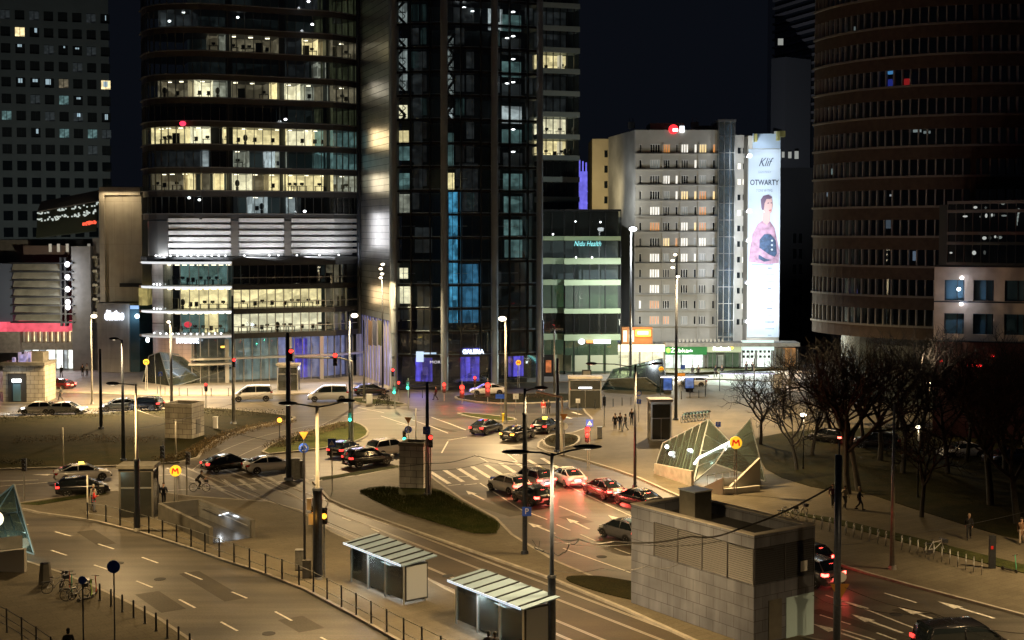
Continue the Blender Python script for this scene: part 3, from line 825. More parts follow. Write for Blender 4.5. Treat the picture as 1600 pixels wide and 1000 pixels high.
# ------------------------------------------------------------------ glass tower with lit office floors
gt = thing('glass_tower', 'tall glass tower with curved left end, warm lit office floors and white louvred storey', 'building', (0, 0, 0))
path = [xp(225, 196), xp(228, 193), xp(234, 191), xp(246, 189.5), xp(262, 188.7), xp(285, 188.2), xp(315, 188.2), xp(362, 189.4), xp(440, 192.2), xp(521, 195), xp(560, 199)]
path = [tuple(p) for p in path]
DT = 189.5
tz = lambda py: pxz(400, py, DT)
PL = plen(path)
sT = lambda px: s_of_px(path, px)
top = 78
bands = [5, 42, 79, 116, 153, 192, 229, 266, 302, 338]
ztops = [tz(y) for y in bands] # band centres
fl = []
zc = tz(338); 
zlist = []
z = tz(338)
while z < top:
    zlist.append(z); z += (tz(302) - tz(338))
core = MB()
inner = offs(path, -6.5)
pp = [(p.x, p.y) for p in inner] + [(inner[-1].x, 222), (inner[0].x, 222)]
core.prism(pp, 0, top); core.build('core_wall', roommat('core_wall', (.45, .6, .62), .022, .7, (.25, .25, .5), dark=.1), gt)  # faint glow painted into the wall in place of spill light
h = zlist[1] - zlist[0]
mull = mat('tower_mullion', (.14, .15, .15), .4, .4)
# what each storey shows, from the louvres upward: list of (px0, px1, room)
plan = {
    0: [(232, 350, 'off'), (350, 366, 'off'), (366, 372, 'dim'), (396, 420, 'white'), (450, 472, 'white'), (472, 560, 'off')],
    1: [(236, 288, 'dimwarm'), (288, 296, 'warm'), (318, 330, 'dimwarm'), (338, 352, 'warm'), (366, 396, 'bright'), (396, 422, 'dimwarm'), (422, 446, 'warm'), (450, 524, 'warm'), (524, 560, 'pale')],
    2: [(240, 318, 'dim'), (318, 330, 'white'), (330, 366, 'off'), (368, 392, 'pale'), (422, 432, 'white'), (432, 450, 'pale'), (500, 512, 'teal'), (524, 560, 'teal')],
    3: [(234, 292, 'warm'), (299, 332, 'bright'), (332, 350, 'off'), (352, 450, 'warm'), (450, 490, 'bright'), (490, 524, 'warm'), (524, 560, 'teal')],
    4: [(232, 444, 'off'), (444, 452, 'off')],
    5: [(248, 296, 'dimwarm'), (306, 336, 'bright'), (336, 358, 'pale'), (366, 424, 'dimwarm'), (428, 436, 'warm'), (449, 472, 'bright'), (480, 515, 'pale'), (524, 560, 'dimwarm')],
    6: [(450, 486, 'dim'), (500, 512, 'pale')],
    7: [(330, 345, 'dimwarm'), (345, 356, 'pale'), (364, 440, 'dimwarm'), (450, 475, 'dim'), (476, 500, 'warm'), (524, 560, 'dimwarm')],
    8: [(250, 300, 'dim')], 9: [(480, 500, 'dim')]}
for i, z in enumerate(zlist[:-1]):
    z0 = z + .45; z1 = z + h - .45
    if z0 > tz(-30): 
        continue
    mb = MB(); strip(mb, path, z - .45, z + .45, -6, .12); mb.build('floor_slab', mat('slab%d' % i, (.06, .06, .062), .4) if i == 0 else bpy.data.materials['slab0'], gt)
    mb = MB(); strip(mb, path, z + .30, z + .42, .12, .40); mb.build('ledge', M['frame_grey'], gt)
    g = MB(); sheet(g, path, z0, z1, 0); g.build('glazing', M['glass_tower'], gt)
    m_ = MB(); posts(m_, path, [k * 1.21 for k in range(int(PL / 1.21) + 1)], z0, z1, .07, -.08, .12)
    posts(m_, path, [sT(362), sT(446), sT(522)], z0, z1, .9, -1.6, -.9)
    m_.build('mullion', mull, gt)
    rooms = plan.get(i, [])
    if i > 3 and not any(q_[1] == 560 for q_ in rooms): rooms = rooms + [(524, 560, 'dimteal2')]
    for a, b, kd in rooms:
        s0, s1 = sT(a), sT(b)
        if s1 - s0 < .3: continue
        q = offs(sub(path, s0, s1), -(2.6 if s1 - s0 < 2 else 4.2)); q = [tuple(k) for k in q]
        r = MB(); sheet(r, q, z0, z1)
        # side walls
        for s_ in (s0, s1):
            p, d = pat(path, s_); n = Vector((d.y, -d.x)); a_ = p - n * .3; b_ = p - n * 4.2
            r.add([(a_.x, a_.y, z0), (b_.x, b_.y, z0), (b_.x, b_.y, z1), (a_.x, a_.y, z1)], [(0, 1, 2, 3)])
        r.build('lit_room', ROOMS[kd], gt)
        if kd in ('warm', 'bright', 'pale', 'white', 'dimwarm'):
            fm = MB(); furniture(fm, [tuple(k) for k in sub(path, s0 + .2, s1 - .1)] if s1 - s0 > .6 else path[:2], z0, 3.5, i * 31 + a)
            if fm.v: fm.build('furniture', M['black'], gt)
            lf = MB(); L = s1 - s0; k = .8
            while k < L - .3 and L > 2:
                p, d = pat(path, s0 + k); n = Vector((d.y, -d.x)); q_ = p - n * 1.8
                lf.box(q_.x - .3, q_.x + .3, q_.y - .1, q_.y + .1, z1 - .12, z1 - .05); k += 2.4
            if lf.v: lf.build('ceiling_lamp', M['l_warm'], gt)
# scattered single lamps in the dark storeys
for (x, y) in [(285, 18), (263, 32), (370, 26), (481, 1), (487, 37), (310, 312), (294, 309), (475, 330), (445, 186)]:
    p = P(x, y, 190); mb = MB(); mb.ell((p.x, 190.6, p.z), .22, .2, .16, 8, 6); mb.build('ceiling_lamp', M['l_white'], gt)
# white louvred storey
zl0, zl1 = tz(400), tz(345)
mb = MB(); strip(mb, sub(path, 0, sT(560), 1), zl0, zl1, -6, -1.2); mb.build('louvre_recess', mat('recess_wall', (.5, .5, .5), .6), gt)
lv = mat('white_louvre', (.72, .72, .72), .35, noise=.15, nscale=.8)
for (a, b) in ((265, 361), (374, 444), (456, 558)):
    for k in range(6):
        zz = zl0 + .35 + k * .88
        mb = MB(); strip(mb, sub(path, sT(a), sT(b)), zz, zz + .55, -.25, .05 + (.15 if k % 2 else 0)); mb.build('louvre', lv, gt)
for (a, b) in ((233, 264), (361.5, 373), (445, 455)):
    mb = MB(); strip(mb, sub(path, sT(a), sT(b), .6), zl0, zl1, -1, .1); mb.build('louvre_pier', M['alu'], gt)
mb = MB(); strip(mb, path, zl0 - .7, zl0 - .15, -6, .5); mb.build('louvre_ledge', M['frame_dark'], gt)
bl = MB(); sps = []
for k in range(15): sps.append(237 + k * 3.2 if k < 6 else 262 + (k - 5) * 11.2)
sps = [245, 251, 258] + [268 + k * 10.7 for k in range(9)] + [383, 422, 436, 465, 500, 530]
for x in sps:
    p, d = pat(path, sT(x)); bl.ell((p.x, p.y - .35, zl0 + .05), .12, .12, .10, 8, 6)
bl.build('uplight', M['l_white'], gt)
for (a, b, e) in ((236, 262, 260), (266, 361, 800), (374, 444, 800), (456, 545, 800)):
    p, d = pat(path, sT((a + b) / 2)); wd = (b - a) / FPX * DT
    lamp_area((p.x, p.y - 1.3, zl0 - .2), (p.x, p.y + .3, zl0 + 4), e * .9, (.95, .97, 1), wd, .3, 'uplight_light')
# podium storeys at the left with bright white canopies, at the right behind double glazing
cz = [tz(410), tz(448), tz(486), tz(524)]
psub = lambda a, b: sub(path, sT(a), sT(b), .8)
for i in range(3):
    z0, z1 = cz[i + 1] + .25, cz[i] - .3
    left = psub(238, 360); right = psub(363, 558)
    g = MB(); sheet(g, psub(256, 360), z0, z1, 0); g.build('glazing', M['glass_tower'], gt)
    g = MB(); sheet(g, right, z0, z1, 0); g.build('glazing', M['glass_tower'], gt)
    m_ = MB(); posts(m_, path, [sT(256) + k * 1.32 for k in range(8)], z0, z1, .08, -.08, .1); m_.build('mullion', M['frame_grey'], gt); m_ = MB()
    posts(m_, path, [sT(363) + k * 1.22 for k in range(15)], z0, z1, .08, -.1, .25)
    m_.build('mullion', M['frame_grey'] if i != 0 else M['frame_dark'], gt)
    m_ = MB(); strip(m_, psub(238, 255), z0 - .2, z1 + .25, -2, .05); m_.build('end_wall', brickmat('pale_end_panel%d' % i, (.62, .6, .58), (.6, .58, .56), (.3, .3, .3), 3, .8, .4, off=0), gt)
    room = [('teal', 'off'), ('warm', 'warm'), ('teal', 'bright')][i]
    for (a, b, kd, dd) in ((256, 360, room[0], -3.5), (374, 530, room[1], -4.0), (532, 557, 'dimwarm', -3.0)):
        r = MB(); sheet(r, [tuple(k) for k in offs(psub(a, b), dd)], z0, z1); r.build('lit_room', ROOMS[kd], gt)
        fm = MB(); furniture(fm, psub(a + 3, b - 3), z0, 3, i * 7 + a, 1.0); fm.build('furniture', M['black'], gt)
        if kd != 'off':
            lf = MB()
            for k in range(9):
                p, d = pat(path, sT(a + 6 + k * (b - a - 12) / 8)); lf.box(p.x - .3, p.x + .3, p.y + 1.2, p.y + 1.5, z1 - .12, z1 - .04)
            lf.build('office_lamp', M['l_warm'], gt)
    if i == 2:
        r = MB(); sheet(r, [tuple(k) for k in offs(psub(322, 344), -3.2)], z0, z1); r.build('lit_room', ROOMS['warm'], gt)
    m_ = MB(); strip(m_, psub(362, 560), cz[i] - .45, cz[i] + .3, -6, .3); m_.build('floor_slab', M['frame_dark'], gt)
    m_ = MB(); strip(m_, right, z0 + .95, z0 + 1.05, .3, .38); m_.build('railing', M['frame_grey'], gt)
m_ = MB(); strip(m_, psub(362, 560), cz[3] - .45, cz[3] + .3, -6, .5); m_.build('floor_slab', M['frame_dark'], gt)
canm = emit('canopy_soffit_light', (.92, .96, 1), 1.15)
for i in range(4):
    m_ = MB(); strip(m_, psub(236, 361), cz[i] - .12, cz[i] + .18, -3, 1.9); m_.build('canopy', M['white'], gt)
    m_ = MB(); strip(m_, psub(240, 360), cz[i] - .16, cz[i] - .125, .2, 1.8); m_.build('canopy_lamp', canm if i < 3 else emit('dim_canopy', (.8, .88, 1), .6), gt)
    m_ = MB(); strip(m_, psub(240, 360), cz[i] - .10, cz[i] + .14, 1.905, 1.95); m_.build('canopy_edge_lamp', emit('canopy_edge%d' % i, (.9, .95, 1), [.9, 1.0, 1.1, .45][i]), gt)
bl = MB()
for i in (1, 2, 3):
    for k in range(3 if i < 3 else 12):
        p, d = pat(path, sT(242 + k * (5 if i < 3 else 9.5))); bl.ell((p.x, p.y - .6, cz[i] + .35), .11, .11, .11, 8, 6)
bl.build('uplight', M['l_white'], gt)
rd = P(294, 507, 189); mb = MB(); mb.ell((rd.x, rd.y - .2, rd.z), .55, .3, .42); mb.build('red_lamp', emit('red_glow_lamp', (1, .06, .1), 1.1), gt)
rd = P(285.5, 193, 187.4); mb = MB(); mb.ell((rd.x, rd.y, rd.z), .45, .2, .35); mb.build('red_lamp', emit('red_facade_lamp', (1, .03, .08), 2.2), gt)
# ground storey
z0, z1 = .12, cz[3] - .45
m_ = MB(); strip(m_, psub(227, 300), z0, z1, -5.5, -1.0); m_.build('lobby_wall', brickmat('lobby_panel', (.55, .42, .38), (.52, .4, .36), (.25, .2, .2), 1.2, .6, .5, off=0), gt)
r = MB(); sheet(r, [tuple(k) for k in offs(psub(298, 352), -2.5)], tz(572), tz(530)); r.build('lit_room', ROOMS['dim'], gt)
r = MB(); sheet(r, [tuple(k) for k in offs(psub(355, 440), -3)], z0, z1); r.build('lit_room', roommat('lobby_teal', (.5, .66, .68), .42, .4, (1.2, 1.2, .2)), gt)
r = MB(); sheet(r, [tuple(k) for k in offs(psub(441, 560), -3)], z0, z1); r.build('lit_room', roommat('lobby_violet_white', (.48, .5, .95), .6, .4, (1.3, 1.3, .15), dark=.25), gt)
r = MB(); sheet(r, [tuple(k) for k in offs(psub(464, 486), -2.6)], z0, z1 - .5); r.build('lit_room', ROOMS['violet'], gt)
g = MB(); sheet(g, psub(298, 558), z0, z1, -.2); g.build('glazing', M['glass_tower'], gt)
m_ = MB(); posts(m_, path, [sT(298) + k * 1.22 for k in range(21)], z0, z1, .09, -.4, -.1); m_.build('mullion', M['frame_grey'], gt)
m_ = MB(); posts(m_, path, [sT(x) for x in (353, 450, 500, 556)], z0, z1, .55, .3, .85); m_.build('column', M['alu'], gt)
m_ = MB(); strip(m_, psub(300, 555), tz(560), tz(557), .2, 1.6); strip(m_, psub(300, 361), tz(567), tz(564), .2, 2.6); m_.build('entrance_canopy', M['alu'], gt)
text('facade_sign', 'DUTCH BANK', 1.0, emit('sign_white_blue', (.8, .88, 1), 4), gt, (P(294, 532, 187).x, 186.6, P(294, 532, 187).z), off=.05, fit=3.2)
mb = MB(); strip(mb, psub(344, 353), tz(543), tz(540), -.1, .1); mb.build('amber_lamp', emit('amber_strip', (1, .6, .1), 1.6), gt)
lamp_area((P(400, 575, 185).x, 187, 3.2), (P(400, 575, 170).x, 172, 0), 700, (.95, .96, .9), 22, 2.5, 'lobby_light')
lamp_area((P(520, 575, 185).x, 190, 3.2), (P(520, 575, 170).x, 175, 0), 250, (.55, .55, 1), 10, 2.5, 'lobby_light')

# steel side wall that catches the reflections
sw = thing('steel_clad_wing', 'shiny steel clad wall standing forward between the lit offices and the dark tower', 'building', (0, 0, 0))
stm = mat('brushed_steel', (.80, .78, .75), .32, 1.0, noise=.12, nscale=.5, bump=.02, bscale=2)
a, b = Vector(xp(562, 199)), Vector(xp(613, 182))
spth = [tuple(a), tuple(b), (b.x + .6, b.y + 14)]
mb = MB(); strip(mb, [tuple(a), tuple(b)], tz(497), top, -1.0, 0); mb.build('wall', stm, sw)
mb = MB()
zz = tz(497)
while zz < top:
    strip(mb, [tuple(a), tuple(b)], zz, zz + .04, 0, .05); zz += .93
mb.build('panel_joint', M['steel_dark'], sw)
for y_, e_, c_, h_ in ((138, 8, (1, .9, .7), 2), (216, 55, (1, .74, .38), 2.6), (286, 34, (1, .85, .6), 2.4), (360, 70, (.95, .95, 1), 5), (462, 50, (1, .70, .36), 2.4)):
    q_ = P(546, y_, 194.5); t_ = P(592, y_ + 2, 188); lamp_area(q_, t_, e_, c_, 1.8, h_, 'office_spill_light')  # added area lamps in place of the office floors mirrored in the steel
mb = MB(); strip(mb, [tuple(a), tuple(b)], .12, tz(497) - .002, -.6, -.3); mb.build('lobby_glass', roommat('violet_lobby', (.50, .48, 1), .55, .35, (1.6, 1.6, .2), dark=.4), sw)
mb = MB(); posts(mb, [tuple(a), tuple(b)], [k * 1.6 for k in range(11)], .12, tz(497), .12, -.25, 0); mb.build('mullion', M['frame_grey'], sw)
mb = MB(); mb.cyl((a.x, a.y - .5, .12), (a.x, a.y - .5, top), .38, .38, 12); mb.build('column', M['steel_dark'], sw)
mb = MB(); mb.cyl((b.x, b.y - .5, .12), (b.x, b.y - .5, top), .38, .38, 12); mb.build('column', M['alu'], sw)
for k, x in enumerate((579, 586, 594)):
    p = P(x, 500, 186); fl_ = MB(); fl_.cyl((p.x, p.y - 3, .12), (p.x, p.y - 3, 9.6), .05, .04, 8); fl_.mi = 1; fl_.plate([(p.x, p.y - 3.05, 9.4), (p.x + .55, p.y - 3.1, 9.2), (p.x + .5, p.y - 3.0, 5.8), (p.x, p.y - 3.05, 6.0)], .04)
    o = fl_.build('flag', [M['alu'], mat('flag_cloth%d' % k, [(.03, .018, .016), (.012, .018, .045), (.02, .026, .018)][k], .8)])
    tag(o, ['brown flag hanging on the first flagpole by the violet lobby', 'navy flag hanging on the middle flagpole by the violet lobby', 'dark green flag hanging on the last flagpole by the violet lobby'][k], 'flag', 'flags in front of the steel wing')

# dark glass tower
dt = thing('dark_glass_tower', 'dark glass office tower with tall steel columns and a blue lit vertical shaft', 'building', (0, 0, 0))
dp = [xp(615, 182), xp(694, 181), xp(773, 182.5), xp(845, 185)]
DP = 182
dz = lambda py: pxz(730, py, DP)
sD = lambda px: s_of_px(dp, px)
dsub = lambda a, b: sub(dp, sD(a), sD(b), 3)
mb = MB(); mb.prism([tuple(offs(dp, -5)[0]), tuple(offs(dp, -5)[-1]), (dp[-1][0], 215), (dp[0][0], 215)], 0, top); mb.build('core_wall', mat('dark_core', (.035, .05, .055), .5), dt)
FH = dz(37 + 200) - dz(37 + 237)
zl = []
z = 4.5
while z < top: zl.append(z); z += FH
for i, z in enumerate(zl):
    if z > dz(-25): break
    g = MB(); sheet(g, dp, z + .25, z + FH, 0); g.build('glazing', M['glass_tower'], dt)
    mb = MB(); strip(mb, dp, z - .05, z + .25, -4.8, .02)
    for (a, b) in ((644, 673), (720, 750), (796, 823)):
        pass
    mb.build('floor_slab', M['frame_dark'], dt)
    mb = MB()
    if z < dz(255):
        for (a, b) in ((616, 693), (697, 771), (776, 842)):
            strip(mb, dsub(a, b), z + .3, z + .38, .05, .14)
            if (i % 2): strip(mb, dsub(a + (12 if a < 700 else 0), a + 33), z + 1.7, z + 1.76, .05, .12)
    else: strip(mb, dsub(616, 842), z + .3, z + .34, .05, .1)
    mb.build('rail', mat('rail_blue_grey', (.22, .30, .38), .5) if 'rail_blue_grey' not in bpy.data.materials else bpy.data.materials['rail_blue_grey'], dt)
g = MB(); sheet(g, dp, .12, 4.45, 0); g.build('glazing', M['glass_tower'], dt)
zall = dz(-25)
for x0_, x1_, zb in ((643, 673, 0), (720, 751, 0), (795, 823, 0)):
    mb = MB(); posts(mb, dp, [sD(x0_), sD(x1_)], 4.6, zall, .12, 0, .5); mb.build('bay_frame', M['frame_dark'], dt)
mb = MB(); posts(mb, dp, [s * 1.35 for s in range(int(plen(dp) / 1.35))], 4.6, zall, .05, 0, .1); mb.build('mullion', M['frame_dark'], dt)
for x, r1 in ((617, .45), (695, .5), (773, .5), (843, .45)):
    p, d = pat(dp, sD(x)); mb = MB(); mb.cyl((p.x, p.y - 1.0, .12), (p.x, p.y - 1.0, zall + 1), r1, r1, 14)
    for k in range(20): mb.cyl((p.x, p.y - 1.0, 4.6 + k * FH), (p.x, p.y - 1.0, 4.75 + k * FH), r1 + .05, r1 + .05, 14)
    mb.build('column', mat('column_steel%d' % x, (.26, .31, .36), .4, .4, noise=.2, nscale=.3), dt)
    b_ = MB(); b_.cyl((p.x, p.y - 3.2, .12), (p.x, p.y - 3.2, .3), .2, .2, 10); b_.build('uplight', M['frame_grey'], dt); lamp_spot(None, (p.x, p.y - 3.2, .4), 420, (1, .97, .78), 34, 1, .05, aim=(p.x, p.y - .6, 22), name='added_uplight')  # uplights added at the column feet to brighten the columns
# lit cells: (px0, px1, py0, py1, kind)
cells = [(616, 634, 0, 36, 'white2'), (616, 634, 58, 140, 'white2'), (616, 634, 163, 184, 'bright'), (616, 636, 203, 222, 'warm'), (618, 637, 228, 250, 'teal'), (619, 637, 270, 296, 'teal'), (620, 637, 303, 332, 'pale'),
         (620, 634, 419, 436, 'bright'), (621, 640, 448, 475, 'bright'), (622, 640, 484, 500, 'dim'), (644, 658, 80, 300, 'dim'),
         (697, 712, 55, 110, 'white2'), (697, 712, 116, 152, 'white2'), (697, 711, 168, 187, 'white'), (697, 712, 207, 262, 'teal'), (697, 713, 270, 298, 'warm'),
         (712, 744, 10, 37, 'dim'), (768, 790, 10, 44, 'white'), (790, 820, 18, 44, 'teal'), (790, 820, 55, 81, 'dim'), (790, 820, 92, 117, 'teal'), (790, 820, 127, 152, 'dim'), (790, 821, 163, 190, 'white'),
         (790, 821, 200, 225, 'teal'), (792, 822, 237, 262, 'dim'), (792, 822, 270, 300, 'teal'), (793, 822, 306, 332, 'teal'), (793, 822, 343, 368, 'teal'), (794, 822, 375, 403, 'teal'), (775, 790, 425, 470, 'dim'),
         (704, 718, 300, 505, 'cyan'), (645, 672, 560, 597, 'violet'), (722, 752, 545, 597, 'violet'), (800, 824, 560, 592, 'violet'), (720, 750, 255, 330, 'dim'), (645, 672, 355, 395, 'dim'), (648, 672, 440, 560, 'dim')]
r_ = random.Random(21)
for k in range(9):
    for a, b in ((641, 652), (655, 664), (715, 729), (732, 744), (776, 787), (826, 838)):
        if r_.random() < .8: cells.append((a, b, 5 + k * 37, 31 + k * 37, r_.choice(['dim', 'dim', 'faint', 'dimteal'])))
ROOMS['white2'] = roommat('stair_white', (.8, .9, .9), .42, .5, (1.5, 1.5, .4)); ROOMS['faint'] = roommat('room_faint', (.6, .6, .6), .025, .6, (3, 3, .3)); ROOMS['dimteal'] = roommat('room_dim_teal', (.3, .55, .55), .07, .6, (3, 3, .3), dark=.05)
for a, b, c, d_, kd in cells:
    q = [tuple(k) for k in offs(dsub(a, b), -1.4)]
    mb = MB(); sheet(mb, q, max(.15, dz(d_)), dz(c)); mb.build('lit_room', ROOMS[kd], dt)
mb = MB(); sheet(mb, [tuple(k) for k in offs(dsub(721, 750), -1.2)], dz(505), dz(413)); mb.build('lit_room', roommat('blue_room', (.08, .30, .55), .65, .5, (1.4, 1.4, .25), dark=.3), dt)
# diagonal stair flights in the two lit shafts
for (a, b, y0_, y1_) in ((617, 634, 0, 186), (698, 711, 52, 188)):
    mb = MB(); y = y0_
    pa, _ = pat(dp, sD(a)); pb, _ = pat(dp, sD(b)); k = 0
    while y < y1_:
        z_a, z_b = dz(y), dz(y + 18)
        u, v = (pa, pb) if k % 2 else (pb, pa)
        mb.bar((u.x, u.y + .8, z_a), (v.x, v.y + .8, z_b), .12, .35); mb.bar((u.x, u.y + .7, z_a + 1), (v.x, v.y + .7, z_b + 1), .08, .1)
        mb.bar((pa.x, u.y + .7, z_b), (pb.x, v.y + .7, z_b), .1, .14)
        y += 18; k += 1
    mb.build('stair', M['frame_dark'], dt)
for x, y in [(715, 14), (725, 11), (738, 17), (802, 18), (802, 56), (792, 59), (802, 92), (802, 128), (792, 130), (802, 202), (802, 237)]:
    p = P(x, y, 183); fl2 = MB(); fl2.ell((p.x, p.y + .3, p.z), .26, .3, .08, 8, 6); fl2.build('ceiling_lamp', M['l_white'], dt)
text('facade_sign', 'GALERIA', .8, emit('sign_blue_white', (.75, .85, 1), 3), dt, (P(739, 550, 180).x, 181.2, P(739, 550, 181).z), off=.03, fit=2.9)
text('facade_sign', 'MORELE', .5, emit('sign_soft_white', (.8, .8, .9), .8), dt, (P(685, 566, 180).x, 181.0, P(685, 566, 181).z), fit=2.4)
mb = MB(); p = P(670, 552, 181); mb.box(p.x - 1.0, p.x + 1.0, 180.9, 181, p.z - .1, p.z + .1); p2 = P(656, 555, 181); mb.box(p2.x - .5, p2.x + .5, 180.9, 181, p2.z - .9, p2.z + .5); mb.build('light_panel', emit('pale_panel', (.55, .75, 1), .9), dt)
lamp_area((P(658, 575, 180).x, 179.5, 2.5), (P(658, 575, 165).x, 165, 0), 90, (.3, .25, 1), 3, 2.5, 'lobby_light')
lamp_area((P(737, 575, 180).x, 179.5, 2.5), (P(737, 575, 165).x, 165, 0), 90, (.3, .25, 1), 3, 2.5, 'lobby_light')

# tower behind at the right of it
rt = thing('banded_tower', 'office tower with pale floor bands and two warm lit storeys right of the dark tower', 'building', (0, 0, 0))
DR = 205
rp = [xp(842, DR), xp(905, DR + 2)]
rz_ = lambda py: pxz(870, py, DR)
mb = MB(); mb.prism([(rp[0][0], DR + 4.5), (rp[1][0], DR + 4.5), (rp[1][0] - 1, DR + 30), (rp[0][0], DR + 30)], 0, 80); mb.build('core_wall', bpy.data.materials['dark_core'], rt)
rows = [(-30, 'off'), (8, 'dim'), (44, 'dim'), (78, 'warm'), (111, 'dim'), (146, 'dim'), (179, 'bright'), (214, 'warm'), (247, 'off'), (281, 'off'), (312, 'off')]
bandm = mat('pale_band', (.26, .30, .29), .5)
for y, kd in rows:
    mb = MB(); strip(mb, rp, rz_(y + 6.5) + .35, rz_(y - 1.5) + .35, -4, .2); mb.build('floor_band', bandm, rt)
    g = MB(); sheet(g, rp, rz_(y + 32) - .3, rz_(y + 6.5) + .35); g.build('glazing', M['glass_tower'], rt)
    mb = MB(); posts(mb, rp, [k * 1.13 for k in range(6)], rz_(y + 32), rz_(y + 6.5) + .3, .08, -.1, .15); mb.build('mullion', M['frame_dark'], rt)
    r = MB(); sheet(r, [tuple(k) for k in offs(rp, -3)], rz_(y + 34), rz_(y + 4)); r.build('lit_room', ROOMS[kd], rt)
    if kd in ('warm', 'bright'):
        fm = MB(); furniture(fm, rp, rz_(y + 32), 2.5, y + 3, .9); fm.build('furniture', M['black'], rt)
        cm = MB(); p, d = pat(rp, 3.4); cm.cyl((p.x, p.y + 1.2, rz_(y + 32)), (p.x, p.y + 1.2, rz_(y + 6)), .4, .4, 12); cm.build('column', emit('lit_column', (1, .85, .6), .9), rt)
# far blue lit mast between the towers
mb = MB(); p = P(911, 300, 330); mb.box(p.x - 1.0, p.x + 1.0, 329, 331, 0, pxz(911, 268, 330)); 
for k in range(3): mb.box(p.x - 1.0 + k * .8, p.x - .7 + k * .8, 329.5, 330.5, pxz(911, 268, 330), pxz(911, 250 + k * 2, 330))
for k in range(5): mb.box(p.x - 1.15, p.x + 1.15, 328.9, 331.1, pxz(911, 300 + k * 18, 330), pxz(911, 299 + k * 18, 330))
o = mb.build('lit_spire', roommat('blue_spire_light', (.22, .2, 1), .9, .3, (.2, .2, .2), dark=.7)); tag(o, 'narrow blue lit spire far behind the banded tower', 'tower')

# low green glass building
lg = thing('green_glass_building', 'low green lit glass office building with ground floor shopfronts beside the apartment block', 'building', (0, 0, 0))
DG = 201
lp = [xp(848, DG), xp(882, DG), xp(883, DG - 1.5), xp(970, DG - .5)]
lz = lambda py: pxz(920, py, DG - 1)
mb = MB(); mb.prism([(lp[0][0], DG + 4), (lp[3][0], DG + 4), (lp[3][0], DG + 25), (lp[0][0], DG + 25)], 0, lz(330)); mb.build('core_wall', mat('green_core', (.06, .075, .06), .8), lg)
lrows = [(330, 369, 'off'), (377, 403, 'dimgreen'), (413, 437, 'dim'), (446, 482, 'green'), (490, 522, 'off'), (532, 585, 'shopwall')]
gb_ = mat('green_band', (.38, .48, .30), .5)
prev = 330
for (a, b, kd) in lrows:
    g = MB(); sheet(g, lp, lz(b) if b < 585 else .12, lz(a)); g.build('glazing', M['glass_tower'] if kd != 'green' else glassmat('green_glazing', (.5, .62, .5), .08, .05, haze=.12), lg)
    mb = MB(); L = plen(lp); posts(mb, lp, [0] + [L - k * 2.35 for k in range(6)], lz(b) if b < 585 else .12, lz(a), .1, -.1, .15); mb.build('mullion', M['frame_dark'], lg)
    rm = {'off': 'off', 'dimgreen': 'dim', 'dim': 'dim', 'green': 'green', 'shopwall': 'green'}[kd]
    r = MB(); sheet(r, [tuple(k) for k in offs(lp, -2.2)], lz(b) if b < 585 else .12, lz(a)); r.build('lit_room', ROOMS[rm], lg)
for (a, b) in ((369, 376), (403, 413), (437, 446), (482, 490), (522, 532)):
    mb = MB(); strip(mb, lp, lz(b) + .02, lz(a) - .02, -2, .12); mb.build('floor_band', gb_, lg)
mb = MB(); strip(mb, lp, lz(330), lz(327), -3, .3); mb.build('cornice', M['frame_dark'], lg)
for k in range(5):
    mb = MB(); s = plen(lp) - .3 - k * 2.35; strip(mb, sub(lp, max(.1, s - 1.9), s), .6, lz(555), .02, .06); mb.build('shop_panel', mat('cream_panel%d' % k, (.50, .55, .38), .6), lg)
p = P(918, 381, DG - 2); t_ = text('roof_sign', 'Nidu Health', 1.1, emit('teal_letters', (.25, .75, .78), 1.3), lg, (p.x, DG - 1.75, p.z), shear=.3, fit=4.0)
p = P(930, 534, DG - 2); mb = MB(); mb.ell((p.x - 2.0, DG - 1.8, p.z), .5, .15, .42); mb.box(p.x - .2, p.x + 2.3, DG - 1.9, DG - 1.75, p.z - .28, p.z + .28); mb.build('sign_box', emit('white_sign_box', (.9, .95, 1), 2.5), lg)
mb = MB(); mb.box(p.x - 1.3, p.x - .3, DG - 1.9, DG - 1.75, p.z - .2, p.z + .2); mb.build('sign_box', emit('orange_sign_box', (1, .3, .08), 1.8), lg)
for x, y in ((888, 371), (899, 346), (938, 347), (864, 366), (900, 402), (925, 402)):
    p = P(x, y, DG - 1); mb = MB(); mb.ell((p.x, DG - 1.2, p.z), .13, .13, .13, 8, 6); mb.build('ceiling_lamp', M['l_white'], lg)
# ------------------------------------------------------------------ white apartment block
DA = 214
ab = thing('apartment_block', 'white concrete apartment block with rows of small lit windows and a glass stair tower', 'building', (*xp(993, DA), 0))
ao = ab.location
ax = lambda px, D=DA: P(px, 361, D).x - ao.x
az = lambda py, D=DA: pxz(1050, py, D)
W_ = ax(1120)
mb = MB()
z_roof = az(203)
fz = [az(242 + 26.15 * i + 24 - 24) for i in range(12)]   # parapet line of each storey
rows = [232 + 24.4 * i for i in range(12)]                 # window centre rows
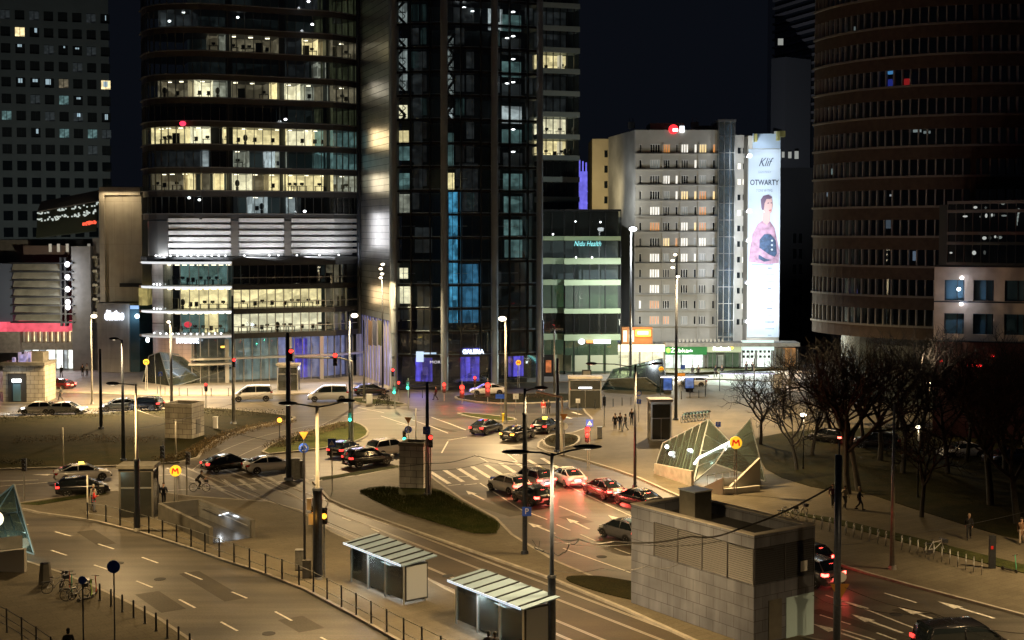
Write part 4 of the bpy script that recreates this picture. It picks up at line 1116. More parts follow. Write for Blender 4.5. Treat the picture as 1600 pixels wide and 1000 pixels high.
# wall with real openings: (u0,u1) windows per storey
wins = [(437 / 4.44 + 900, 455 / 4.44 + 900, 1), (512 / 4.44 + 900, 580 / 4.44 + 900, 4), (600 / 4.44 + 900, 650 / 4.44 + 900, 3), (688 / 4.44 + 900, 708 / 4.44 + 900, 1), (727 / 4.44 + 900, 777 / 4.44 + 900, 3), (818 / 4.44 + 900, 836 / 4.44 + 900, 1), (853 / 4.44 + 900, 903 / 4.44 + 900, 3), (946 / 4.44 + 900, 968 / 4.44 + 900, 1)]
wins = [(ax(a), ax(b), n) for a, b, n in wins]
wh = 13.5 * DA / FPX
zprev = 0
def zrow(i): return az(rows[i] + 6.75)
for i in range(11, -1, -1):
    zb = zrow(i)
    mb.box(0, W_, 0, .4, zprev, zb)
    up = 0
    for a, b, n in wins:
        mb.box(up, a, .003, .4, zb, zb + wh); up = b
    mb.box(up, W_, .003, .4, zb, zb + wh)
    zprev = zb + wh
mb.box(0, W_, 0, .4, zprev, z_roof)
mb.box(0, W_ - .003, .9, 13, 0, z_roof - .2)
mb.build('wall', M['plaster'], ab)
mb = MB()
for i in range(12):
    zb = zrow(i); mb.box(0, W_, -.45, -.003, zb - .28, zb - .12)
mb.build('balcony_ledge', M['plaster'], ab)
mb = MB()
for px in (1034, 1062, 1090): mb.box(ax(px), ax(px) + .22, -.25, -.006, az(560), z_roof - 2.2)
mb.build('pilaster', M['plaster'], ab)
# left gable running back, and the yellowish rear wing
gx0 = ax(952, DA + 17)
mb = MB(); mb.plate([(0, 0, 0), (gx0, 17, 0), (gx0, 17, z_roof), (0, 0, z_roof)], .4); mb.build('gable_wall', mat('gable_plaster', (.42, .42, .41), .8, noise=.35, nscale=.18), ab)
r0 = ax(925, DA + 18); r1 = ax(953, DA + 18)
mb = MB(); mb.box(r0, r1, 18, 30, 0, az(217, DA + 18)); mb.build('rear_wing', M['plaster_warm'], ab)
mb = MB()
for k in range(6): mb.box(ax(944, DA + 18), ax(949, DA + 18), 17.9, 18.1, az(246 + k * 24, DA + 18), az(235 + k * 24, DA + 18))
mb.build('rear_window', M['glass_dark'], ab)
winm = {}; SPLIT.discard('window')
curtain = {}
def curtmat(name, c, s):
    m = bpy.data.materials.new(name); m.use_nodes = True
    n = m.node_tree; b = n.nodes['Principled BSDF']; tc = n.nodes.new('ShaderNodeTexCoord')
    wv = n.nodes.new('ShaderNodeTexWave'); wv.inputs['Scale'].default_value = 1.4; wv.inputs['Distortion'].default_value = 3; n.links.new(tc.outputs['Object'], wv.inputs['Vector'])
    no = n.nodes.new('ShaderNodeTexNoise'); no.inputs['Scale'].default_value = 1.6; n.links.new(tc.outputs['Object'], no.inputs['Vector'])
    mu = n.nodes.new('ShaderNodeMath'); mu.operation = 'MULTIPLY'; n.links.new(wv.outputs['Fac'], mu.inputs[0]); n.links.new(no.outputs['Fac'], mu.inputs[1])
    r = n.nodes.new('ShaderNodeMapRange'); r.inputs['To Min'].default_value = s * .45; r.inputs['To Max'].default_value = s * 1.5; n.links.new(mu.outputs[0], r.inputs['Value'])
    b.inputs['Base Color'].default_value = (.3, .3, .3, 1); b.inputs['Emission Color'].default_value = (*c, 1); n.links.new(r.outputs[0], b.inputs['Emission Strength'])
    m.cycles.emission_sampling = 'NONE'; return m
CU = dict(w=curtmat('curtain_white', (.98, .93, .82), 1.6), y=curtmat('curtain_yellow', (1, .72, .32), 1.6), o=curtmat('curtain_orange', (1, .38, .08), .9), d=mat('unlit_curtain', (.10, .10, .10), .8, noise=.5, nscale=2), k=M['glass_dark'], g=curtmat('curtain_grey', (.6, .65, .6), .35))
lit = ["kkowyyo".replace(' ', '') and "dkodwwyo", "kgkkdwgk", "ddwwkkgk", "dkgwyyoy", "dwdkgkok", "kokdwyok", "dkyowgwg", "kwgkwwgk", "kwdkkkgk", "kwgkkgdk", "wokkkkgk", "koodgkdk"]
for i in range(12):
    zb = zrow(i)
    for j, (a, b, n) in enumerate(wins):
        key = (n,)
        kd = lit[i][j % 8] if j < len(lit[i]) else 'k'
        wd = b - a
        if n not in winm:
            f = MB(); f.box(0, wd, .1, .16, 0, .08); f.box(0, wd, .1, .16, wh - .08, wh)
            for k in range(n + 1):
                u = k * wd / n; f.box(max(0, u - .07), min(wd, u + .07), .1, .17, .08, wh - .08)
            fo = f.build('window', M['white'], ab); g = MB(); g.poly([(0, .2, 0), (wd, .2, 0), (wd, .2, wh), (0, .2, wh)]); go = g.build('pane', CU['k'], fo); winm[n] = (fo, go)
        else:
            fo0, go0 = winm[n]; fo = fo0.copy(); col.objects.link(fo); fo.parent = ab; go = go0.copy(); col.objects.link(go); go.parent = fo
        fo.location = (a, 0, zb); setmat(go, CU[kd])
# ground mezzanine windows
zb = az(538)
SPLIT.add('window')
# rooftop plant
mb = MB(); mb.box(ax(1018), ax(1072), 3, 9, z_roof - .2, az(190)); mb.box(ax(1095), ax(1120), 3, 9, z_roof - .2, az(194)); mb.build('roof_plant_room', M['conc_dark'], ab)
mb = MB()
for x in (985, 990, 1084, 1090): mb.cyl((ax(x), 2, z_roof - .2), (ax(x), 2, z_roof + 2.0), .06, .05, 6); mb.box(ax(x) - .3, ax(x) + .3, 1.7, 2.3, z_roof + .4, z_roof + 1.4)
mb.build('antenna', M['steel_dark'], ab)
mb = MB(); p = P(1052, 202, DA); mb.cyl((p.x - ao.x, -.3, p.z), (p.x - ao.x, -.05, p.z), .75, .75, 18); mb.build('round_roof_sign', emit('red_round_sign', (1, .03, .04), 1.6), ab)
mb = MB(); mb.box(ax(1050), ax(1058), -.4, -.301, p.z - .35, p.z + .1); mb.box(ax(1061), ax(1068), -.3, -.1, p.z - .5, p.z + .5); mb.build('roof_sign_letters', emit('white_roof_sign', (.9, .95, 1), 2.5), ab)
# glass stair tower with diagonal flights
s0, s1 = ax(1120), ax(1146)
ztt = az(191)
mb = MB(); mb.box(s0 + .1, s1 - .1, 1.5, 6, 0, ztt - .2); mb.build('stair_core', mat('stair_core', (.05, .08, .11), .6), ab)
g = MB(); g.poly([(s0, -1, 2), (s1, -1, 2), (s1, -1, ztt), (s0, -1, ztt)]); g.poly([(s0, 0, 2), (s0, -1, 2), (s0, -1, ztt), (s0, 0, ztt)]); g.build('stair_glazing', glassmat('blue_stair_glass', (.45, .65, .8), .15, .05, haze=.10), ab)
f = MB()
for u in (s0, (s0 * 2 + s1) / 3, (s0 + 2 * s1) / 3, s1 - .12): f.box(u, u + .12, -1.1, -.97, 2, ztt)
k = 2
while k < ztt: f.box(s0, s1, -1.08, -.96, k, k + .1); k += 2.65
f.box(s0 - .1, s1 + .1, -1.3, 6, ztt, ztt + .35)
f.build('stair_frame', M['alu'], ab)
f = MB(); k = 3; i = 0
while k < az(230):
    a, b = (s0 + .3, s1 - .4) if i % 2 else (s1 - .4, s0 + .3)
    f.bar((a, 0, k), (b, 0, k + 1.3), .7, .15); f.bar((a, -.3, k + .9), (b, -.3, k + 2.2), .06, .06); k += 1.32; i += 1
f.build('stair_flight', M['steel_blue'], ab)
# right wing
r0_, r1_ = ax(1147, DA + 2), ax(1168, DA + 2)
mb = MB(); mb.box(r0_, r1_, 2, 12, 0, az(211, DA + 2)); mb.build('right_wing', M['plaster'], ab)
for i in range(12):
    for j, px in enumerate((1152, 1160)):
        mb = MB(); a = ax(px, DA + 2); z_ = az(240 + i * 24.3, DA + 2); mb.box(a, a + .45, 1.93, 2.05, z_, z_ + .9)
        mb.build('small_window', CU['w'] if (i, j) in ((1, 0), (2, 0), (2, 1), (4, 0), (7, 1), (10, 1)) else M['glass_dark'], ab)
# ------------------------------------------------------------------ advertising banner
DN = 212
bn = thing('advertising_banner', 'tall floodlit white blue banner with a posing woman and the word OTWARTY', 'banner', (*xp(1168, DN), 0))
no_ = bn.location
nx = lambda px: P(px, 361, DN).x - no_.x
nz = lambda py: pxz(1190, py, DN)
mb = MB(); mb.box(0, nx(1218.5), .1, 10, 0, nz(212)); mb.build('blind_wall', M['plaster'], bn)
mb = MB(); mb.box(nx(1168.5), nx(1218.5), -.08, .05, nz(527), nz(233)); mb.build('banner_sheet', mat('banner_fabric', (.62, .74, .86), .6), bn)
mb = MB(); mb.box(nx(1175), nx(1218), -.06, .05, nz(232), nz(209)); mb.build('banner_top', mat('banner_top', (.40, .52, .66), .6), bn)
blk = mat('banner_ink', (.03, .05, .10), .6); grey = mat('banner_grey_ink', (.30, .38, .5), .6)
text('banner_text', 'Klif', 1.9, blk, bn, (nx(1193), -.10, nz(254)), shear=.5, fit=2.3)
text('banner_text', 'DOM MODY', .5, grey, bn, (nx(1194), -.10, nz(269)), fit=2.0)
text('banner_text', 'OTWARTY', 1.2, blk, bn, (nx(1193.5), -.10, nz(285.5)), off=.015, fit=4.5)
text('banner_text', '7 DNI W TYG.', .6, grey, bn, (nx(1194), -.10, nz(298)), fit=2.6)
# printed figure: hair, face, neck, coat, bag as flat shapes of the print
def pr(name, pts, m, y): 
    mb = MB(); mb.plate([(nx(a), y, nz(b)) for a, b in pts], .012, Vector((0, -1, 0))); return mb.build(name, m, bn)
pr('printed_coat', [(1170, 409), (1172, 388), (1176, 365), (1184, 350), (1193, 343), (1203, 346), (1210, 356), (1215, 378), (1218, 392), (1217, 411), (1200, 413), (1184, 411)], mat('print_coat', (.36, .22, .30), .6, noise=.4, nscale=1.2), -.10)
pr('printed_neck', [(1191, 346), (1192, 332), (1203, 332), (1203, 344), (1198, 352)], mat('print_skin', (.55, .36, .34), .6), -.115)
pr('printed_face', [(1192, 312), (1197, 306), (1205, 308), (1207, 320), (1205, 332), (1199, 336), (1193, 330)], bpy.data.materials['print_skin'], -.13)
pr('printed_hair', [(1189, 324), (1188, 312), (1192, 306), (1200, 304), (1206, 308), (1203, 311), (1197, 311), (1194, 318), (1193, 328), (1190, 328)], mat('print_hair', (.13, .09, .14), .6), -.145)
pr('printed_bag', [(1185, 404), (1187, 374), (1194, 366), (1204, 366), (1212, 376), (1214, 396), (1208, 406), (1194, 409)], mat('print_bag', (.04, .07, .13), .6, noise=.5, nscale=2), -.16)
pr('printed_arm', [(1176, 382), (1188, 388), (1202, 398), (1212, 402), (1210, 407), (1196, 404), (1180, 394)], bpy.data.materials['print_coat'], -.175)
pr('printed_eye', [(1198.5, 317), (1201, 316), (1201, 318), (1198.5, 318.5)], bpy.data.materials['print_hair'], -.15)
pr('printed_eye', [(1203.5, 316), (1205.8, 316), (1205.8, 318), (1203.5, 318)], bpy.data.materials['print_hair'], -.15)
pr('printed_mouth', [(1201, 328), (1205, 327), (1204, 330), (1201, 330)], mat('print_lips', (.4, .12, .14), .6), -.15)
mb = MB()
for k in range(3): mb.ell((nx(1206), -.19, nz(376 + k * 7)), .17, .02, .17, 8, 6)
mb.build('printed_ornament', mat('print_light', (.6, .65, .7), .6), bn)
for k in range(11):
    mb = MB(); y = 419 + k * 10.5; wd = [3.5, 7, 6, 3.5, 6, 5, 4.5, 5.5, 7, 7, 3][k]
    for q in range(int(wd)): mb.box(nx(1204 - wd + q * 2), nx(1204 - wd + q * 2 + 1.3), -.10, -.081, nz(y + 1), nz(y - 1))
    mb.build('printed_line', [blk, grey, grey, blk, grey, grey, blk, grey, blk, grey, grey][k], bn)
mb = MB(); mb.box(nx(1175), nx(1208), -.10, -.081, nz(414.5), nz(412.5)); mb.build('printed_line', grey, bn)
fr_ = MB(); fr_.box(nx(1176), nx(1180), -1.2, -.1, nz(222), nz(210)); fr_.box(nx(1211), nx(1215), -1.4, -.1, nz(220), nz(206)); fr_.box(nx(1216), nx(1224), -.9, .5, nz(214), nz(205)); fr_.build('scaffold_bracket', mat('yellow_bracket', (.35, .33, .12), .5), bn)
for y in (245, 330, 375, 440, 500):
    p = (no_.x + nx(1163), DN - 3.0, nz(y)); lamp_area(p, (no_.x + nx(1176), DN, nz(y + 6)), 1200, (.88, .94, 1), 1.2, .8, 'banner_floodlight')
for y in (245, 330, 375, 440, 500):
    mb = MB(); mb.bar((nx(1166), .1, nz(y)), (nx(1163), -2.6, nz(y)), .08); mb.box(nx(1163) - .5, nx(1163) + .5, -2.95, -2.6, nz(y) - .25, nz(y) + .25); mb.build('floodlight', M['frame_grey'], bn)
lamp_spot(None, (no_.x + 2, DN - 16, 3.2), 5200, (.88, .95, 1), 70, 1.0, .05, aim=(no_.x + 2.5, DN, 17), name='banner_floodlight')
# ------------------------------------------------------------------ shop podium
DS = 206
sh = thing('shop_row', 'single storey row of brightly lit shops at the foot of the apartment block', 'building', (*xp(960, DS), 0))
so = sh.location
sx = lambda px: P(px, 361, DS).x - so.x
sz = lambda py: pxz(1090, py, DS)
mb = MB(); mb.box(0, sx(1250), 3, 7.5, 0, sz(540)); mb.build('wall', M['conc'], sh)
mb = MB(); mb.box(sx(1040), sx(1250), -.8, 3, sz(541), sz(535)); mb.build('roof_edge', M['conc'], sh)
for nm, a, b, y0_, y1_, m in [('shop_sign_board', 1040, 1105, 554, 541.5, emit('green_board', (.01, .16, .03), 1.0)), ('shop_sign_board', 1106, 1159, 550, 540.5, emit('cream_board', (.55, .62, .38), .55)),
                              ('shop_sign_board', 965, 1039, 549, 538.5, roommat('glowing_fascia', (1, .85, .55), 3.2, .3, dark=.7)), ('shop_sign_board', 1161, 1210, 547, 532, emit('pale_board', (.75, .95, .9), .8))]:
    mb = MB(); mb.box(sx(a), sx(b), -.5, .2, sz(y0_), sz(y1_)); mb.build(nm, m, sh)
text('shop_sign', '\u017babka', .85, emit('light_letters', (.85, 1, .7), 3), sh, (sx(1062), -.55, sz(547.5)), fit=2.7)
mb = MB(); mb.ell((sx(1044.5), -.5, sz(547)), .35, .1, .42); mb.build('shop_sign', emit('lime_dot', (.35, .95, .1), 1.6), sh)
text('shop_sign', 'cafe', .6, emit('light_letters2', (.8, 1, .85), 2.5), sh, (sx(1078), -.55, sz(547.5)))
text('shop_sign', 'Paribank', .8, emit('white_letters2', (.95, .95, 1), 4), sh, (sx(1128), -.55, sz(544.5)), fit=2.7, off=.02)
mb = MB(); mb.ell((sx(1144), -.5, sz(543)), .25, .1, .25); mb.build('shop_sign', emit('amber_dot', (1, .7, .1), 2), sh)
for a, b, y0_, kd in [(965, 1000, 550, 'bright'), (1002, 1039, 550, 'bright'), (1041, 1066, 555, 'shop'), (1067, 1101, 555, 'shop'), (1108, 1122, 552, 'green'), (1123, 1134, 556, 'pale'), (1135, 1158, 552, 'green'), (1162, 1183, 533, 'shop'), (1185, 1209, 533, 'shop'), (1214, 1225, 545, 'dimwarm'), (1228, 1248, 545, 'orange')]:
    mb = MB(); mb.poly([(sx(a), 1.4, .3), (sx(b), 1.4, .3), (sx(b), 1.4, sz(y0_)), (sx(a), 1.4, sz(y0_))]); mb.build('shop_interior', ROOMS[kd], sh)
    g = MB(); g.poly([(sx(a), .2, .3), (sx(b), .2, .3), (sx(b), .2, sz(y0_)), (sx(a), .2, sz(y0_))]); g.build('shop_window', M['glass'], sh)
    f = MB(); f.box(sx(a) - .1, sx(a), .05, .4, .1, sz(y0_)); f.box(sx(b), sx(b) + .1, .05, .4, .1, sz(y0_)); f.box((sx(a) + sx(b)) / 2 - .04, (sx(a) + sx(b)) / 2 + .04, .1, .25, .1, sz(y0_)); f.build('shop_frame', M['frame_grey'], sh)
f = MB()
for k in range(14):
    x = sx(1163) + (k % 7) * .65; f.box(x, x + .4, .9, 1.0, sz(552) - (k // 7) * .8, sz(548) - (k // 7) * .8)
f.build('window_poster', M['frame_dark'], sh)
mb = MB(); p = (sx(1045), -.6); 
for k in range(12): mb.box(sx(1062) + k * .6 - .15, sx(1062) + k * .6 + .15, -.6, -.5, sz(534) , sz(534) + .5)
mb.build('roof_letter', M['plaster'], sh)
# orange kiosk with glowing orange sign
mb = MB(); mb.box(sx(972), sx(1020), -.3, 1.0, sz(537), sz(511)); mb.build('orange_facade', mat('orange_brick', (.35, .15, .05), .7), sh)
mb = MB(); mb.box(sx(993), sx(1017), -.7, -.35, sz(525), sz(515)); mb.build('orange_sign', emit('orange_sign', (1, .42, .05), 3), sh)
mb = MB(); mb.box(sx(996), sx(1013), -.75, -.7, sz(522), sz(517)); mb.build('orange_sign_letters', emit('yellow_sign', (1, .8, .3), 4), sh)
for a, b in ((974, 980), (983, 991)): mb = MB(); mb.box(sx(a), sx(b), -.35, -.31, sz(534), sz(516)); mb.build('upper_window', ROOMS['bright'], sh)
for x, e, c in ((975, 900, (1, .80, .45)), (1015, 900, (1, .80, .45)), (1055, 800, (.95, 1, .85)), (1085, 800, (.95, 1, .85)), (1130, 300, (.8, 1, .8)), (1185, 1000, (.85, 1, .97)), (1235, 200, (1, .6, .3))):
    lamp_area((so.x + sx(x), DS - 1.3, 2.8), (so.x + sx(x), DS - 14, 0), e * 2.4, c, 3, 1.8, 'shop_light')
lamp_point((so.x + sx(1005), DS - 2, sz(520)), 300, (1, .5, .12), .4)
# added area lamp washing the block front in place of street lamp glow
lamp_area((ao.x + W_ / 2, DA - 26, 7), (ao.x + W_ / 2, DA + .5, 16), 2700, (1, .93, .72), 12, 1, 'front_fill_light')
lamp_spot(None, (ao.x + W_ + 4, DA - 14, 8), 1500, (.5, .62, 1), 80, 1, .05, aim=(ao.x + W_ - 1, DA, 26), name='banner_floodlight')  # blue spot aimed at the stair tower, without a fitting
lamp_spot(None, (ao.x - 5, DA - 4, 26.0), 650, (.95, .96, .9), 140, 1, .1, aim=(ao.x - 1, DA + 6, 28))  # added spot without a fitting, brightens the gable
lamp_spot(None, (ao.x - 7.5, DA + 4, 26.0), 1000, (1, .78, .4), 130, 1, .1, aim=(ao.x + r0 + 1, DA + 18, 30))  # added spot without a fitting, brightens the rear wing

# ------------------------------------------------------------------ towers at the right
bt = thing('ledged_skyscraper', 'distant dark skyscraper with slanting pale floor ledges behind the banner', 'building', (0, 0, 0))
DK = 380
kp = [xp(1208, DK + 8), xp(1275, DK - 14)]
kz = lambda py: pxz(1235, py, DK)
mb = MB(); mb.prism([kp[0], kp[1], (kp[1][0], DK + 40), (kp[0][0] + 4, DK + 40)], 0, kz(-60)); mb.build('wall', mat('ledge_tower_glass', (.015, .02, .026), .15, spec=.7), bt)
mb = MB()
for k in range(20): 
    y = -20 + k * 12.5
    if y < 200: strip(mb, kp, kz(y + 3.4), kz(y), 0, .8)
mb.build('ledge', mat('ledge', (.16, .16, .17), .6), bt)
mb = MB(); strip(mb, [xp(1203, DK - 20), xp(1225, DK - 24)], 0, kz(106), -10, 0); mb.build('lower_wing', mat('ledge_wing', (.05, .055, .06), .5), bt)
mb = MB()
for x, y, w_, h_ in ((1216, 60, 8, 10), (1210, 205, 12, 5), (1232, 237, 5, 10), (1242, 236, 6, 12), (1222, 237, 4, 9)): p = P(x, y, DK - 25); mb.box(p.x, p.x + w_ * .17, DK - 24.8, DK - 24.6, p.z - h_ * .17, p.z)
mb.build('lit_window', emit('faint_window', (.6, .62, .55), .35), bt)
db = thing('dark_block', 'unlit dark building between the banner and the round brick tower', 'building', (0, 0, 0))
mb = MB(); a = xp(1218, 250); b = xp(1275, 250); mb.box(a[0], b[0] + 3, 250, 270, 0, pxz(1240, 262, 250)); mb.build('wall', mat('dark_block_wall', (.05, .05, .055), .8), db)
mb = MB()
for k in range(10):
    for j in range(2):
        p = P(1239 + j * 9, 370 + k * 24, 250); mb.box(p.x, p.x + .6, 249.9, 250.1, p.z - 1.2, p.z + .6)
mb.build('window', M['glass_dark'], db)
# round brick tower
bk = thing('round_brick_tower', 'huge dark round office tower with brown brick bands and ribbon windows', 'building', (0, 0, 0))
c0 = Vector((P(1489, 361, 176).x, 176.0)); RR = 19.0
arc = []
for k in range(0, 24):
    t = math.pi * (1.02 + .02) + k * R(4.3)
    arc.append((c0.x + RR * math.cos(t), c0.y + RR * math.sin(t)))
endp = arc[-1]
fp = arc + [(endp[0] + 4, endp[1] - 1.2), (endp[0] + 30, endp[1] - 1.2)]
brick = mat('brown_brick', (.05, .034, .026), .75, noise=.25, nscale=1.5)
ytop = -60; kz2 = lambda py: pxz(1340, py, 160)
FHb = kz2(361 - 47) - kz2(361)
zbase = kz2(484)
inn = offs(fp, -4.0)
mb = MB(); mb.prism([(p.x, p.y) for p in inn] + [(fp[-1][0], 215), (fp[0][0] + 15, 215)], 0, 55); mb.build('core_wall', bpy.data.materials['dark_core'], bk)
Lb = plen(fp)
L1 = plen(arc)
i = -1
edge = mat('stone_sill', (.17, .165, .16), .6)
while True:
    z = zbase + i * FHb
    if z > kz2(-60): break
    mb = MB(); strip(mb, fp, max(.1, z), z + FHb * .40, -3, 0); mb.build('brick_band', brick, bk)
    mb = MB(); strip(mb, fp, z + FHb * .40, z + FHb * .47, -1, .22); mb.build('sill', edge, bk)
    g = MB(); sheet(g, fp, z + FHb * .47, z + FHb, -.35); g.build('ribbon_window', glassmat('ribbon_glass', (.35, .38, .4), .12, .02) if i == -1 else bpy.data.materials['ribbon_glass'], bk)
    mb = MB(); posts(mb, fp, [k * 1.02 for k in range(int(Lb / 1.02))], z + FHb * .47, z + FHb, .16, -.4, -.02); mb.build('mullion', mat('grey_mullion', (.24, .25, .26), .5) if i == -1 else bpy.data.materials['grey_mullion'], bk)
    i += 1
mb = MB(); posts(mb, fp, [L1 * .72], .1, 52, .6, -.2, .10); posts(mb, fp, [L1 + 3.8], .1, 52, .6, -.2, .1); mb.build('downpipe', brick, bk)
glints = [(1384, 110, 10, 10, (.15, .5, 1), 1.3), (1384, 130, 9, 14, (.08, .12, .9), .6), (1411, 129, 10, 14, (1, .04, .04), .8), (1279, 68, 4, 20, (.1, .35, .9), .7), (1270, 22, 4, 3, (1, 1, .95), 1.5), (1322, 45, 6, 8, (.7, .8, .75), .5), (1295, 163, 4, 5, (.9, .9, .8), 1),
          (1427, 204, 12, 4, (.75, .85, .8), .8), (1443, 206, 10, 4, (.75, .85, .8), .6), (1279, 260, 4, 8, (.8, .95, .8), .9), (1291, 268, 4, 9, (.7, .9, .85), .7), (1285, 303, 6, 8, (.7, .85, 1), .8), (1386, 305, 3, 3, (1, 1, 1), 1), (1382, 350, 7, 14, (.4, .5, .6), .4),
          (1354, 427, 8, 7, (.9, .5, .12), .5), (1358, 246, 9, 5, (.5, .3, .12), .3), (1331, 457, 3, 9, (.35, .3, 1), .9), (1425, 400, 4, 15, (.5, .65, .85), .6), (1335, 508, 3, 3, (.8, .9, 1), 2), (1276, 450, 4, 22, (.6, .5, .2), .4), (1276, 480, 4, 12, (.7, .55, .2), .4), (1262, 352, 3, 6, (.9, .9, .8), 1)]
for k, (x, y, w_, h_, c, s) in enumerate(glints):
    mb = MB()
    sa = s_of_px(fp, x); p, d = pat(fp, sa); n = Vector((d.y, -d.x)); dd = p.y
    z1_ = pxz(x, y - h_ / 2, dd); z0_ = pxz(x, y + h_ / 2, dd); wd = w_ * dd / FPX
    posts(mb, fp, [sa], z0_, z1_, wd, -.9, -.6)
    mb.build('pane_glint', emit('glint%d' % k, c, s * .8), bk)  # glowing blocks stand in for glints in the ribbon windows
# lower right buildings
rb = thing('glazed_annex', 'dark glazed upper storeys with grey bands at the right edge above the beige block', 'building', (0, 0, 0))
DQ = 142
qz = lambda py: pxz(1540, py, DQ)
qp = [xp(1481, DQ + 4), xp(1640, DQ - 3)]
mb = MB(); mb.prism([(qp[0][0], qp[0][1] + 3), (qp[1][0], qp[1][1] + 3), (qp[1][0], DQ + 25), (qp[0][0] + 10, DQ + 25)], 0, qz(318)); mb.build('core_wall', bpy.data.materials['dark_core'], rb)
g = MB(); sheet(g, qp, qz(415), qz(312)); g.build('glazing', glassmat('annex_glass', (.4, .43, .43), .1, .02), rb)
gr = mat('annex_band', (.16, .16, .16), .5)
for y0_, y1_ in ((318, 313), (332, 327), (367, 362), (383, 378), (415, 411)): mb = MB(); strip(mb, qp, qz(y0_), qz(y1_), -.5, .25); mb.build('band', gr, rb)
mb = MB(); posts(mb, qp, [k * .92 for k in range(12)], qz(415), qz(315), .06, -.1, .1); mb.build('mullion', gr, rb)
mb = MB()
r_ = random.Random(9)
for x, y in ((1524, 324), (1541, 337), (1550, 336), (1569, 337), (1538, 372), (1555, 370), (1562, 371), (1508, 338), (1486, 395), (1522, 395), (1567, 317)):
    p = P(x, y, DQ + .6); mb.ell((p.x, p.y, p.z), r_.uniform(.1, .35), .1, r_.uniform(.08, .25), 7, 5)
for k in range(4): p = P(1592 - k, 330 + k * 6, DQ + .4); mb.box(p.x - .07, p.x + .07, p.y, p.y + .05, p.z - .3, p.z + .3)
mb.build('ceiling_lamp', emit('annex_lamps', (.75, .8, .75), .55), rb)
bb = thing('beige_block', 'beige low block with large square windows behind the park trees at the right edge', 'building', (0, 0, 0))
DW = 138
wp = [xp(1461, DW), xp(1680, DW - 4)]
wz = lambda py: pxz(1540, py, DW)
wb = mat('beige_stone', (.36, .27, .19), .7, noise=.15)
Lw = plen(wp)
openings = [(1476, 1507), (1521, 1553), (1570, 1602), (1620, 1650)]
mb = MB()
for (y0_, y1_) in ((437, 415), (489, 469), (531, 521)): strip(mb, wp, wz(y0_), wz(y1_), -3, 0)
for (y0_, y1_) in ((469, 437), (521, 489)):
    s = 0
    for a, b in openings:
        sa, sb = s_of_px(wp, a), s_of_px(wp, b)
        strip(mb, sub(wp, s, sa, 50), wz(y0_) + .002, wz(y1_) - .002, -3, -.002); s = sb
    strip(mb, sub(wp, s, Lw, 50), wz(y0_) + .002, wz(y1_) - .002, -3, -.002)
mb.build('wall', wb, bb)
mb = MB(); strip(mb, wp, wz(417), wz(414), -.3, .3); strip(mb, wp, wz(472), wz(470), -.3, .08); strip(mb, wp, wz(533), wz(531), -.3, .6); mb.build('cornice', M['frame_dark'], bb)
for a, b in openings:
    for (y0_, y1_) in ((469, 437), (521, 489)):
        sa, sb = s_of_px(wp, a), s_of_px(wp, b)
        g = MB(); sheet(g, sub(wp, sa, sb, 50), wz(y0_), wz(y1_), -.35); g.build('window', M['glass_blue'], bb)
        f = MB(); posts(f, wp, [sa + .1, (sa + sb) / 2 + .3, sb - .1], wz(y0_), wz(y1_), .09, -.35, -.22); f.build('window_frame', M['frame_dark'], bb)
for x, y, e in ((1503, 434, 90), (1502, 475, 200), (1539, 421, 25), (1560, 479, 25), (1498, 452, 60)):
    p = P(x, y, DW - .8); mb = MB(); mb.ell((p.x, p.y, p.z), .2, .15, .18, 8, 6); mb.build('wall_lamp', M['l_white'], bb); lamp_point((p.x, p.y - .5, p.z), e, (.65, .75, 1) if x < 1510 else (1, .85, .6), .1)
mb = MB(); strip(mb, wp, .1, wz(532), -4, -1.5); mb.build('ground_wall', roommat('red_shop_wall', (.3, .10, .07), .02, .5), bb)
mb = MB()
for k in range(13):
    p = P(1525 + k * 7.2 + (k % 3), 521, DW - .5); mb.ell((p.x, p.y, p.z), .14, .1, .14, 7, 5)
mb.build('terrace_lamp', emit('terrace_lamps', (.8, .85, 1), 1.5), bb)
mb = MB()
for x, y in ((1470, 564), (1520, 571), (1527, 572), (1532, 571), (1511, 570), (1551, 556), (1583, 571)): p = P(x, y, DW - .8); mb.ell((p.x, p.y, p.z), .18, .1, .12, 7, 5)
mb.build('red_lamp', emit('distant_red', (1, .03, .03), 1.4), bb)
lamp_spot(None, (P(1440, 560, 128).x, 128, 9), 500, (1, .75, .5), 110, 1, .1, aim=(P(1540, 480, DW).x, DW, wz(470)))  # this spot and those below are unseen, added to brighten facades
lamp_spot(None, (P(1290, 600, 135).x, 128, 8), 480, (1, .9, .8), 120, 1, .1, aim=(P(1330, 300, 160).x, 160, 22))
lamp_spot(None, (P(90, 500, 250).x, 262, 9), 7000, (.85, 1, .95), 120, 1, .1, aim=(P(40, 100, 320).x, 320, 45))  # added spot hidden behind the hall, brightens the far office tower
lamp_spot(None, (P(1243, 400, 275).x, 275, 22), 26000, (.9, .9, 1), 100, 1, .05, aim=(P(1235, 50, 380).x, 380, 65))  # added spot hidden behind the dark block, brightens the ledges
lamp_spot(None, (P(880, 400, 188).x, 184, 12), 1500, (.9, 1, .95), 90, 1, .05, aim=(P(875, 150, 205).x, 205, 35))
# ------------------------------------------------------------------ stone kiosk in the foreground
A_ = G(986, 945); dk = Vector((.689, -1, 0)).normalized(); nk = Vector((1, .689, 0)).normalized()
KL, KW, KH = 9.85, 4.45, 5.72
kz_ang = math.atan2(dk.y, dk.x)
ks = thing('stone_kiosk', 'large stone clad ventilation kiosk with louvred upper part on the median in the foreground', 'kiosk', (A_.x, A_.y, .13), kz_ang)
